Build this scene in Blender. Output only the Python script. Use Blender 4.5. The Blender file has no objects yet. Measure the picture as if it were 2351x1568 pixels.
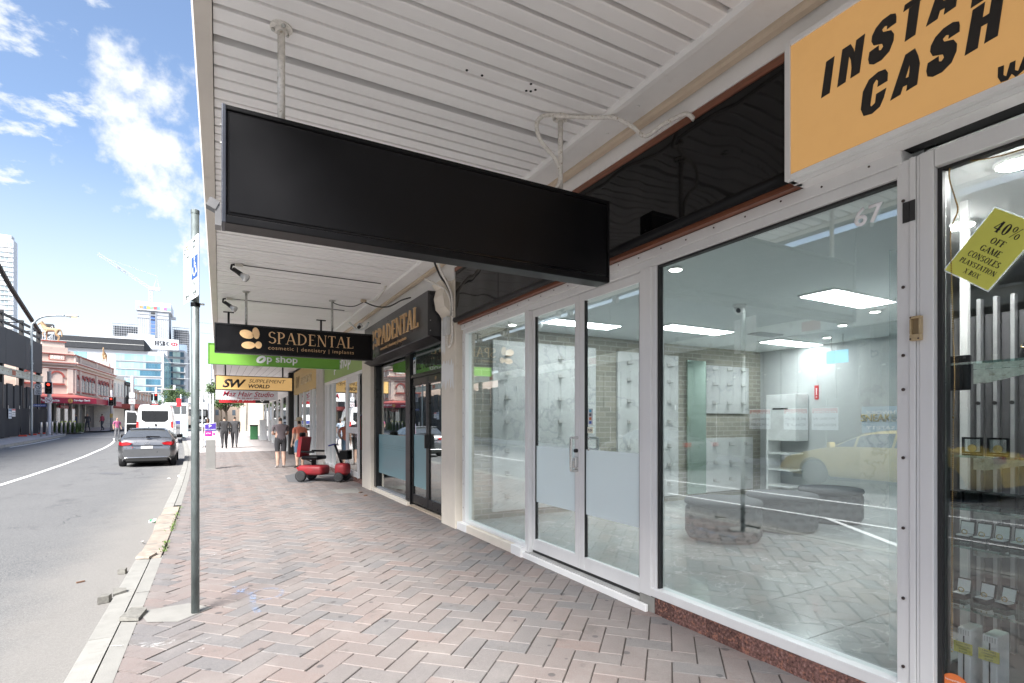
import bpy, bmesh, math, random
from mathutils import Vector, Matrix, noise as mnoise
R = math.radians
sc = bpy.context.scene
col = sc.collection
random.seed(7)

# ------------------------------------------------------------------ camera, world, sun, exposure
cam = bpy.data.cameras.new('camera'); camo = bpy.data.objects.new('camera', cam); col.objects.link(camo)
camo.location = (0, 0, 1.5)
camo.rotation_euler = (R(90), 0, R(-28.766))
cam.sensor_width = 36.0
cam.lens = 36.0 * 1225 / 2351
cam.shift_y = (968 - 784) / 2351
cam.clip_start = 0.05; cam.clip_end = 3000
sc.camera = camo

SUN_EL, SUN_AZ = 47.0, 224.0        # degrees; azimuth clockwise from +Y
world = bpy.data.worlds.new('World'); sc.world = world; world.use_nodes = True
wt = world.node_tree; wt.nodes.clear()
def wn(t, **k):
    n = wt.nodes.new(t)
    for a, v in k.items(): setattr(n, a, v)
    return n
def wl(a, b): wt.links.new(a, b)
sky = wn('ShaderNodeTexSky'); sky.sky_type = 'NISHITA'; sky.sun_disc = False
sky.sun_elevation = R(SUN_EL); sky.sun_rotation = R(SUN_AZ)
sky.air_density = 1.0; sky.dust_density = 1.6; sky.ozone_density = 2.6; sky.altitude = 0
tc = wn('ShaderNodeTexCoord')
def wmath(op, a, b=None, c=None, clamp=False):
    n = wn('ShaderNodeMath', operation=op, use_clamp=clamp)
    for i, v in enumerate((a, b, c)):
        if v is None: continue
        if isinstance(v, (int, float)): n.inputs[i].default_value = v
        else: wl(v, n.inputs[i])
    return n.outputs[0]
def wramp(v, lo, hi):
    n = wn('ShaderNodeMapRange', interpolation_type='SMOOTHSTEP')
    wl(v, n.inputs['Value']); n.inputs['From Min'].default_value = lo; n.inputs['From Max'].default_value = hi
    return n.outputs['Result']
sepw = wn('ShaderNodeSeparateXYZ'); wl(tc.outputs['Generated'], sepw.inputs[0])
# cloud layer: direction projected on a flat deck, the same noise all over the sky
den = wmath('ADD', wmath('MAXIMUM', sepw.outputs[2], 0.0), 0.16)
cu = wmath('DIVIDE', sepw.outputs[0], den); cv = wmath('DIVIDE', sepw.outputs[1], den)
comb = wn('ShaderNodeCombineXYZ'); wl(cu, comb.inputs[0]); wl(cv, comb.inputs[1])
def wnoise(vec, scale, detail, rough, off):
    m = wn('ShaderNodeMapping'); wl(vec, m.inputs[0]); m.inputs['Location'].default_value = off
    n = wn('ShaderNodeTexNoise'); wl(m.outputs[0], n.inputs['Vector'])
    n.inputs['Scale'].default_value = scale; n.inputs['Detail'].default_value = detail; n.inputs['Roughness'].default_value = rough
    return n.outputs['Fac']
big = wnoise(tc.outputs['Generated'], 2.6, 2.0, 0.5, (3.1, 0.4, 1.7))
puff = wnoise(tc.outputs['Generated'], 11.0, 10.0, 0.58, (0.3, 5.2, 2.2))
small = wnoise(comb.outputs[0], 6.5, 9.0, 0.62, (1.7, 9.1, 0.0))
def toward(v, lo, hi):
    n = wn('ShaderNodeVectorMath', operation='DOT_PRODUCT'); wl(tc.outputs['Generated'], n.inputs[0]); n.inputs[1].default_value = v
    return wramp(n.outputs['Value'], lo, hi)
bank_ = wmath('MAXIMUM', toward((-.060, .925, .372), .976, .998), wmath('MULTIPLY', toward((-.19, .93, .30), .985, .999), .55))
fleck = wmath('MAXIMUM', toward((-.26, .86, .43), .972, .998), wmath('MULTIPLY', toward((-.12, .86, .49), .985, 1.0), .8))
cum = wramp(wmath('ADD', wmath('ADD', wmath('MULTIPLY', big, .55), wmath('MULTIPLY', puff, .95)), wmath('MULTIPLY', bank_, .40)), 1.03, 1.21)
alto = wmath('MULTIPLY', wramp(wmath('ADD', wmath('ADD', small, wmath('MULTIPLY', big, .35)), wmath('MULTIPLY', fleck, .20)), .86, .99), 0.8)
cloud = wmath('MAXIMUM', cum, alto)
# haze: everything pales towards the horizon
haze = wmath('SUBTRACT', 1.0, wramp(sepw.outputs[2], -0.03, 0.42))
hz = wmath('MULTIPLY', haze, 0.9)
cover = wmath('MAXIMUM', cloud, hz, clamp=True)
bgs = wn('ShaderNodeBackground'); hsw = wn('ShaderNodeHueSaturation'); hsw.inputs['Saturation'].default_value = 0.96; hsw.inputs['Value'].default_value = 0.66; wl(sky.outputs[0], hsw.inputs['Color']); wl(hsw.outputs[0], bgs.inputs[0]); bgs.inputs[1].default_value = 0.05
bgc = wn('ShaderNodeBackground'); bgc.inputs[0].default_value = (0.95, 0.975, 1.0, 1); bgc.inputs[1].default_value = 0.14
mixw = wn('ShaderNodeMixShader'); wl(cover, mixw.inputs[0]); wl(bgs.outputs[0], mixw.inputs[1]); wl(bgc.outputs[0], mixw.inputs[2])
wo = wn('ShaderNodeOutputWorld'); wl(mixw.outputs[0], wo.inputs[0])

sun = bpy.data.lights.new('sun', 'SUN'); suno = bpy.data.objects.new('sun', sun); col.objects.link(suno)
sun.energy = 1.5; sun.angle = R(24); sun.color = (1.0, 0.97, 0.92)
sd = Vector((math.sin(R(SUN_AZ)) * math.cos(R(SUN_EL)), math.cos(R(SUN_AZ)) * math.cos(R(SUN_EL)), math.sin(R(SUN_EL))))
suno.rotation_euler = sd.to_track_quat('Z', 'Y').to_euler()
suno.location = (0, 0, 60)

sc.view_settings.view_transform = 'Standard'; sc.view_settings.look = 'None'
sc.view_settings.gamma = 1.0; sc.view_settings.use_curve_mapping = False
sc.view_settings.exposure = 3.1
sc.cycles.max_bounces = 10; sc.cycles.diffuse_bounces = 6; sc.cycles.glossy_bounces = 5; sc.cycles.transparent_max_bounces = 16
sc.cycles.sample_clamp_indirect = 8.0
sc.cycles.use_denoising = True

# ------------------------------------------------------------------ materials
MATS = {}
def mat(name, colr=(0.5, 0.5, 0.5), rough=0.6, metal=0.0, var=0.12, scale=6.0, bump=0.0, bscale=80.0, rnd=0.0, dirt=None, dscale=1.2, dlo=0.52, dhi=0.68, emit=None, estr=1.0, spec=None, coat=0.0, stretch=None, world_space=False):
    if name in MATS: return MATS[name]
    m = bpy.data.materials.new(name); m.use_nodes = True; MATS[name] = m
    nt = m.node_tree; N = nt.nodes; L = nt.links
    b = N['Principled BSDF']
    b.inputs['Roughness'].default_value = rough; b.inputs['Metallic'].default_value = metal
    if spec is not None: b.inputs['Specular IOR Level'].default_value = spec
    if coat: b.inputs['Coat Weight'].default_value = coat; b.inputs['Coat Roughness'].default_value = 0.06
    t = N.new('ShaderNodeTexCoord')
    if world_space:
        gp = N.new('ShaderNodeNewGeometry'); src = gp.outputs['Position']
    else: src = t.outputs['Object']
    if stretch:
        mp = N.new('ShaderNodeMapping'); L.new(src, mp.inputs[0]); mp.inputs['Scale'].default_value = stretch; src = mp.outputs[0]
    n = N.new('ShaderNodeTexNoise'); n.inputs['Scale'].default_value = scale; n.inputs['Detail'].default_value = 6; n.inputs['Roughness'].default_value = 0.6
    L.new(src, n.inputs['Vector'])
    hsv = N.new('ShaderNodeHueSaturation'); hsv.inputs['Color'].default_value = (*colr, 1)
    mr = N.new('ShaderNodeMapRange'); L.new(n.outputs['Fac'], mr.inputs['Value'])
    mr.inputs['From Min'].default_value = 0.3; mr.inputs['From Max'].default_value = 0.7
    mr.inputs['To Min'].default_value = 1 - var; mr.inputs['To Max'].default_value = 1 + var
    val = mr.outputs[0]
    if rnd:
        oi = N.new('ShaderNodeObjectInfo'); r2 = N.new('ShaderNodeMapRange'); L.new(oi.outputs['Random'], r2.inputs['Value'])
        r2.inputs['To Min'].default_value = 1 - rnd; r2.inputs['To Max'].default_value = 1 + rnd
        mu = N.new('ShaderNodeMath'); mu.operation = 'MULTIPLY'; L.new(val, mu.inputs[0]); L.new(r2.outputs[0], mu.inputs[1]); val = mu.outputs[0]
    L.new(val, hsv.inputs['Value'])
    out = hsv.outputs[0]
    if dirt:
        n2 = N.new('ShaderNodeTexNoise'); n2.inputs['Scale'].default_value = dscale; n2.inputs['Detail'].default_value = 8; n2.inputs['Roughness'].default_value = 0.65
        L.new(src, n2.inputs['Vector'])
        rr = N.new('ShaderNodeMapRange'); rr.interpolation_type = 'SMOOTHSTEP'; L.new(n2.outputs['Fac'], rr.inputs['Value'])
        rr.inputs['From Min'].default_value = dlo; rr.inputs['From Max'].default_value = dhi
        mx = N.new('ShaderNodeMix'); mx.data_type = 'RGBA'; L.new(rr.outputs[0], mx.inputs['Factor']); L.new(out, mx.inputs['A']); mx.inputs['B'].default_value = (*dirt, 1)
        out = mx.outputs['Result']
    L.new(out, b.inputs['Base Color'])
    rv = N.new('ShaderNodeMapRange'); L.new(n.outputs['Fac'], rv.inputs['Value'])
    rv.inputs['To Min'].default_value = max(0.0, rough - 0.1); rv.inputs['To Max'].default_value = min(1, rough + 0.1)
    L.new(rv.outputs[0], b.inputs['Roughness'])
    if bump:
        nb = N.new('ShaderNodeTexNoise'); nb.inputs['Scale'].default_value = bscale; nb.inputs['Detail'].default_value = 4
        L.new(src, nb.inputs['Vector'])
        bp = N.new('ShaderNodeBump'); bp.inputs['Strength'].default_value = bump; bp.inputs['Distance'].default_value = 0.01
        L.new(nb.outputs['Fac'], bp.inputs['Height']); L.new(bp.outputs[0], b.inputs['Normal'])
    if emit:
        b.inputs['Emission Color'].default_value = (*emit, 1); b.inputs['Emission Strength'].default_value = estr
    return m

def vein_mat(name, colr, vein, rough=.2, scale=1.3, width=.012, rnd=.05):
    if name in MATS: return MATS[name]
    m = mat(name, colr, rough, var=.07, scale=2.0, rnd=rnd, world_space=True); N = m.node_tree.nodes; L = m.node_tree.links; b = N['Principled BSDF']
    src = b.inputs['Base Color'].links[0].from_socket; g = N.new('ShaderNodeNewGeometry')
    f = None
    for sc_, w_, st in ((scale, width, .62), (scale*2.2, width*.5, .3)):
        n = N.new('ShaderNodeTexNoise'); L.new(g.outputs['Position'], n.inputs['Vector']); n.inputs['Scale'].default_value = sc_; n.inputs['Detail'].default_value = 5; n.inputs['Roughness'].default_value = .6
        a = N.new('ShaderNodeMath'); a.operation = 'SUBTRACT'; L.new(n.outputs['Fac'], a.inputs[0]); a.inputs[1].default_value = .5
        c = N.new('ShaderNodeMath'); c.operation = 'ABSOLUTE'; L.new(a.outputs[0], c.inputs[0])
        r = N.new('ShaderNodeMapRange'); L.new(c.outputs[0], r.inputs['Value']); r.inputs['From Min'].default_value = 0; r.inputs['From Max'].default_value = w_; r.inputs['To Min'].default_value = st; r.inputs['To Max'].default_value = 0
        if f is None: f = r.outputs[0]
        else:
            x = N.new('ShaderNodeMath'); x.operation = 'MAXIMUM'; L.new(f, x.inputs[0]); L.new(r.outputs[0], x.inputs[1]); f = x.outputs[0]
    mx = N.new('ShaderNodeMix'); mx.data_type = 'RGBA'; L.new(f, mx.inputs['Factor']); L.new(src, mx.inputs['A']); mx.inputs['B'].default_value = (*vein, 1); L.new(mx.outputs['Result'], b.inputs['Base Color'])
    return m

def glass_mat(name, tint=(0.9, 0.96, 0.94), refl=1.0, frost=0.0, ior=1.5):
    if name in MATS: return MATS[name]
    m = bpy.data.materials.new(name); m.use_nodes = True; MATS[name] = m
    nt = m.node_tree; N = nt.nodes; L = nt.links; N.clear()
    o = N.new('ShaderNodeOutputMaterial'); tr = N.new('ShaderNodeBsdfTransparent'); tr.inputs[0].default_value = (*tint, 1)
    gl = N.new('ShaderNodeBsdfGlossy'); gl.inputs['Roughness'].default_value = 0.0; gl.inputs['Color'].default_value = (0.97, 1, 1, 1)
    fr = N.new('ShaderNodeLayerWeight'); fr.inputs['Blend'].default_value = 0.5      # Schlick reflectance, the same on both faces of the pane
    pw_ = N.new('ShaderNodeMath'); pw_.operation = 'POWER'; L.new(fr.outputs['Facing'], pw_.inputs[0]); pw_.inputs[1].default_value = 4.0
    mu = N.new('ShaderNodeMath'); mu.operation = 'MULTIPLY_ADD'; mu.use_clamp = True
    L.new(pw_.outputs[0], mu.inputs[0]); mu.inputs[1].default_value = 0.95; mu.inputs[2].default_value = 0.17 * refl
    mx = N.new('ShaderNodeMixShader'); L.new(mu.outputs[0], mx.inputs[0]); L.new(tr.outputs[0], mx.inputs[1]); L.new(gl.outputs[0], mx.inputs[2])
    L.new(mx.outputs[0], o.inputs[0])
    return m

def frost_mat(name, colr=(0.62, 0.74, 0.78), amount=0.8):
    if name in MATS: return MATS[name]
    m = bpy.data.materials.new(name); m.use_nodes = True; MATS[name] = m
    nt = m.node_tree; N = nt.nodes; L = nt.links; b = N['Principled BSDF']
    b.inputs['Base Color'].default_value = (*colr, 1); b.inputs['Roughness'].default_value = 0.25
    tr = N.new('ShaderNodeBsdfTransparent'); mx = N.new('ShaderNodeMixShader'); mx.inputs[0].default_value = amount
    tl = N.new('ShaderNodeBsdfTranslucent'); tl.inputs[0].default_value = (*colr, 1)
    m2 = N.new('ShaderNodeMixShader'); m2.inputs[0].default_value = 0.35
    L.new(b.outputs[0], m2.inputs[1]); L.new(tl.outputs[0], m2.inputs[2])
    L.new(tr.outputs[0], mx.inputs[1]); L.new(m2.outputs[0], mx.inputs[2])
    L.new(mx.outputs[0], N['Material Output'].inputs[0])
    return m

def worn_mat(name, colr, amount=.75, scale=30.0):      # thin paint or chalk, worn through to what lies below
    m = bpy.data.materials.new(name); m.use_nodes = True; MATS[name] = m
    N = m.node_tree.nodes; L = m.node_tree.links; b = N['Principled BSDF']; b.inputs['Base Color'].default_value = (*colr, 1); b.inputs['Roughness'].default_value = .85
    g = N.new('ShaderNodeNewGeometry'); f = None
    for sc_, lo, hi in ((scale, .42, .62), (scale*.3, .36, .6)):
        n = N.new('ShaderNodeTexNoise'); L.new(g.outputs['Position'], n.inputs['Vector']); n.inputs['Scale'].default_value = sc_; n.inputs['Detail'].default_value = 6; n.inputs['Roughness'].default_value = .7
        r = N.new('ShaderNodeMapRange'); L.new(n.outputs['Fac'], r.inputs['Value']); r.inputs['From Min'].default_value = lo; r.inputs['From Max'].default_value = hi; r.inputs['To Max'].default_value = 1 if f else amount
        if f is None: f = r.outputs[0]
        else: x = N.new('ShaderNodeMath'); x.operation = 'MULTIPLY'; L.new(f, x.inputs[0]); L.new(r.outputs[0], x.inputs[1]); f = x.outputs[0]
    t = N.new('ShaderNodeBsdfTransparent'); mx = N.new('ShaderNodeMixShader'); L.new(f, mx.inputs[0]); L.new(t.outputs[0], mx.inputs[1]); L.new(b.outputs[0], mx.inputs[2]); L.new(mx.outputs[0], N['Material Output'].inputs[0])
    return m

def emit_mat(name, colr, strength):
    return mat(name, colr, 0.5, emit=colr, estr=strength, var=0.02)

# ------------------------------------------------------------------ mesh builder
INV = {}
class MB:
    def __init__(s): s.v = []; s.f = []; s.m = []; s.cur = 0
    def add(s, vs, fs):
        o = len(s.v); s.v += [tuple(v) for v in vs]
        for f in fs: s.f.append([i + o for i in f]); s.m.append(s.cur)
        return s
    def box(s, x0, x1, y0, y1, z0, z1):
        x0, x1 = min(x0, x1), max(x0, x1); y0, y1 = min(y0, y1), max(y0, y1); z0, z1 = min(z0, z1), max(z0, z1)
        return s.add([(x0,y0,z0),(x1,y0,z0),(x1,y1,z0),(x0,y1,z0),(x0,y0,z1),(x1,y0,z1),(x1,y1,z1),(x0,y1,z1)],
                     [(0,3,2,1),(4,5,6,7),(0,1,5,4),(1,2,6,5),(2,3,7,6),(3,0,4,7)])
    def cbox(s, c, d, rz=0.0, M=None):
        h = [x / 2 for x in d]; vs = []
        for z in (-1, 1):
            for x, y in ((-1,-1),(1,-1),(1,1),(-1,1)): vs.append(Vector((x*h[0], y*h[1], z*h[2])))
        if M is None: M = Matrix.Rotation(rz, 3, 'Z')
        c = Vector(c)
        return s.add([c + M @ v for v in vs], [(0,3,2,1),(4,5,6,7),(0,1,5,4),(1,2,6,5),(2,3,7,6),(3,0,4,7)])
    def bbox(s, x0, x1, y0, y1, z0, z1, b=0.01):   # chamfered box
        bm = bmesh.new(); bmesh.ops.create_cube(bm, size=1)
        x0, x1 = min(x0, x1), max(x0, x1); y0, y1 = min(y0, y1), max(y0, y1); z0, z1 = min(z0, z1), max(z0, z1)
        for v in bm.verts: v.co = Vector((x0+(v.co.x+.5)*(x1-x0), y0+(v.co.y+.5)*(y1-y0), z0+(v.co.z+.5)*(z1-z0)))
        bmesh.ops.bevel(bm, geom=list(bm.edges), offset=min(b, .45*min(x1-x0, y1-y0, z1-z0)), segments=2, affect='EDGES', profile=.5)
        bm.verts.index_update(); s.add([v.co for v in bm.verts], [[v.index for v in f.verts] for f in bm.faces]); bm.free(); return s
    def quad(s, a, b, c, d): return s.add([a, b, c, d], [(0, 1, 2, 3)])
    def prism(s, pts, vec):          # polygon (list of 3-d points) swept along vec
        n = len(pts); vec = Vector(vec); P = [Vector(p) for p in pts]
        vs = P + [p + vec for p in P]
        fs = [tuple(range(n))[::-1], tuple(range(n, 2*n))] + [(i, (i+1) % n, n+(i+1) % n, n+i) for i in range(n)]
        return s.add(vs, fs)
    def tube(s, path, r, seg=10, cap=True):
        P = [Vector(p) for p in path]; n = len(P); rs = r if isinstance(r, (list, tuple)) else [r]*n
        vs = []; up = None
        for i, p in enumerate(P):
            d = (P[min(i+1, n-1)] - P[max(i-1, 0)]).normalized()
            if up is None: up = Vector((0,0,1)) if abs(d.z) < .9 else Vector((1,0,0))
            a = d.cross(up)
            if a.length < 1e-5: a = d.orthogonal()
            a.normalize(); b = a.cross(d).normalized(); up = b
            for k in range(seg):
                t = 2*math.pi*k/seg; vs.append(p + (a*math.cos(t) + b*math.sin(t))*rs[i])
        fs = [(i*seg+k, i*seg+(k+1) % seg, (i+1)*seg+(k+1) % seg, (i+1)*seg+k) for i in range(n-1) for k in range(seg)]
        if cap: fs += [tuple(range(seg))[::-1], tuple((n-1)*seg+k for k in range(seg))]
        return s.add(vs, fs)
    def lathe(s, prof, c=(0,0,0), seg=16, M=None):   # prof: (radius, height) about local z
        c = Vector(c); vs = []; n = len(prof)
        for r, h in prof:
            for k in range(seg):
                t = 2*math.pi*k/seg; p = Vector((r*math.cos(t), r*math.sin(t), h))
                vs.append(c + (M @ p if M is not None else p))
        fs = [(i*seg+k, i*seg+(k+1) % seg, (i+1)*seg+(k+1) % seg, (i+1)*seg+k) for i in range(n-1) for k in range(seg)]
        fs += [tuple(range(seg))[::-1], tuple((n-1)*seg+k for k in range(seg))]
        return s.add(vs, fs)
    def mesh(s, name, mats, smooth=False):
        me = bpy.data.meshes.new(name); me.from_pydata(s.v, [], s.f)
        for m in (mats if isinstance(mats, (list, tuple)) else [mats]): me.materials.append(m)
        if any(s.m): me.polygons.foreach_set('material_index', s.m)
        if smooth: me.polygons.foreach_set('use_smooth', [True]*len(me.polygons))
        me.update(); return me
    def build(s, name, mats, parent=None, smooth=False):
        me = s.mesh(name, mats, smooth)
        return link(name, me, parent)
def link(name, me, parent=None):
    o = bpy.data.objects.new(name, me); col.objects.link(o)
    if parent is not None:
        o.parent = parent
        p = parent
        while p is not None and p.name not in INV: p = p.parent      # parts of parts are built in world space too
        if p is not None: me.transform(INV[p.name])
    return o
def autosmooth(o, ang=35):
    me = o.data; me.polygons.foreach_set('use_smooth', [True]*len(me.polygons))
    try: me.set_sharp_from_angle(angle=R(ang))
    except Exception: pass
    return o
def tag(o, label, cat=None, group=None, kind=None):
    if label: o['label'] = label
    if cat: o['category'] = cat
    if group: o['group'] = group
    if kind: o['kind'] = kind
    return o
def thing(name, label, cat, loc=(0,0,0), rz=0.0, group=None):
    o = bpy.data.objects.new(name, None); col.objects.link(o); o.empty_display_size = .2
    o.location = loc; o.rotation_euler = (0, 0, rz)
    M = Matrix.Translation(Vector(loc)) @ Matrix.Rotation(rz, 4, 'Z')
    if loc != (0,0,0) or rz: INV[o.name] = M.inverted()
    return tag(o, label, cat, group)
def lthing(name, label, cat, loc, rz=0.0, group=None):   # parts built in the thing's own local frame
    o = thing(name, label, cat, (0,0,0), 0, group); o.location = loc; o.rotation_euler = (0,0,rz); return o
def structure(o): o['kind'] = 'structure'; return o
def copy_tree(o, parent=None, data=False):
    c = o.copy(); col.objects.link(c); c.parent = parent
    for ch in list(o.children): copy_tree(ch, c)
    return c
def box_obj(name, m, parent, *a): return MB().box(*a).build(name, m, parent)
def one(name, mb, m, label, cat, group=None, smooth=False):
    return tag(mb.build(name, m, None, smooth), label, cat, group)

# ------------------------------------------------------------------ lettering (built-in font turned to mesh)
def text_mesh(body, size=0.1, width=None, height=None, bold=0.0, shear=0.0, depth=0.004, spacing=1.0, align='LEFT'):
    cu_ = bpy.data.curves.new('lettering', 'FONT'); cu_.body = body; cu_.size = size; cu_.offset = bold*size; cu_.shear = shear
    cu_.extrude = 0.0; cu_.space_character = spacing; cu_.resolution_u = 3; cu_.align_x = 'LEFT'
    o = bpy.data.objects.new('lettering', cu_); col.objects.link(o)
    dg = bpy.context.evaluated_depsgraph_get(); dg.update()
    me = bpy.data.meshes.new_from_object(o.evaluated_get(dg))
    bpy.data.objects.remove(o); bpy.data.curves.remove(cu_)
    xs = [v.co.x for v in me.vertices]; ys = [v.co.y for v in me.vertices]
    if not xs: return me
    x0, x1, y0, y1 = min(xs), max(xs), min(ys), max(ys)
    sx = (width / (x1-x0)) if width else 1.0; sy = (height / (y1-y0)) if height else (sx if width else 1.0)
    ax = {'LEFT': x0, 'CENTER': (x0+x1)/2, 'RIGHT': x1}[align]
    for v in me.vertices: v.co = Vector(((v.co.x-ax)*sx, (v.co.y-y0)*sy, 0))
    bm = bmesh.new(); bm.from_mesh(me)
    r = bmesh.ops.extrude_face_region(bm, geom=list(bm.faces))
    for e in r['geom']:
        if isinstance(e, bmesh.types.BMVert): e.co.z += depth
    bmesh.ops.recalc_face_normals(bm, faces=list(bm.faces))
    bm.to_mesh(me); bm.free(); me.materials.clear()
    return me
def frame(o, r, u):
    r = Vector(r).normalized(); u = Vector(u); u = (u - r*u.dot(r)).normalized(); n = r.cross(u)
    M = Matrix.Identity(4)
    for i in range(3): M[i][0] = r[i]; M[i][1] = u[i]; M[i][2] = n[i]; M[i][3] = o[i]
    return M
def text(name, body, m, parent, o, r, u, **k):
    me = text_mesh(body, **k); me.materials.append(m); me.transform(frame(o, r, u)); me.name = name
    return link(name, me, parent)
def poly_flat(polys, depth=0.004):   # list of 2-d outlines (no holes) -> extruded mesh in the xy plane
    b = MB()
    for p in polys: b.prism([(x, y, 0) for x, y in p], (0, 0, depth))
    return b
def placed(name, mb, m, parent, o, r, u):
    me = mb.mesh(name, m); me.transform(frame(o, r, u)); return link(name, me, parent)
def stroke2(pts, w0, w1=None):      # a bent stroke as a closed outline made of quads
    out = []
    for i in range(len(pts)-1):
        a = Vector(pts[i]); b = Vector(pts[i+1]); d = (b-a).normalized(); n = Vector((-d.y, d.x))
        out.append([a+n*w0/2, a-n*w0/2, b-n*w0/2, b+n*w0/2])
    return [[(p.x, p.y) for p in q] for q in out]
def ring2(cx, cy, r0, r1, seg=28, a0=0.0, a1=2*math.pi):
    q = []
    for i in range(seg):
        t0 = a0+(a1-a0)*i/seg; t1 = a0+(a1-a0)*(i+1)/seg
        q.append([(cx+r0*math.cos(t0), cy+r0*math.sin(t0)), (cx+r1*math.cos(t0), cy+r1*math.sin(t0)), (cx+r1*math.cos(t1), cy+r1*math.sin(t1)), (cx+r0*math.cos(t1), cy+r0*math.sin(t1))])
    return q
def ellipse2(cx, cy, rx, ry, seg=24, rot=0.0):
    c, s_ = math.cos(rot), math.sin(rot)
    return [(cx+rx*math.cos(t)*c-ry*math.sin(t)*s_, cy+rx*math.cos(t)*s_+ry*math.sin(t)*c) for t in [2*math.pi*i/seg for i in range(seg)]]

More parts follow.
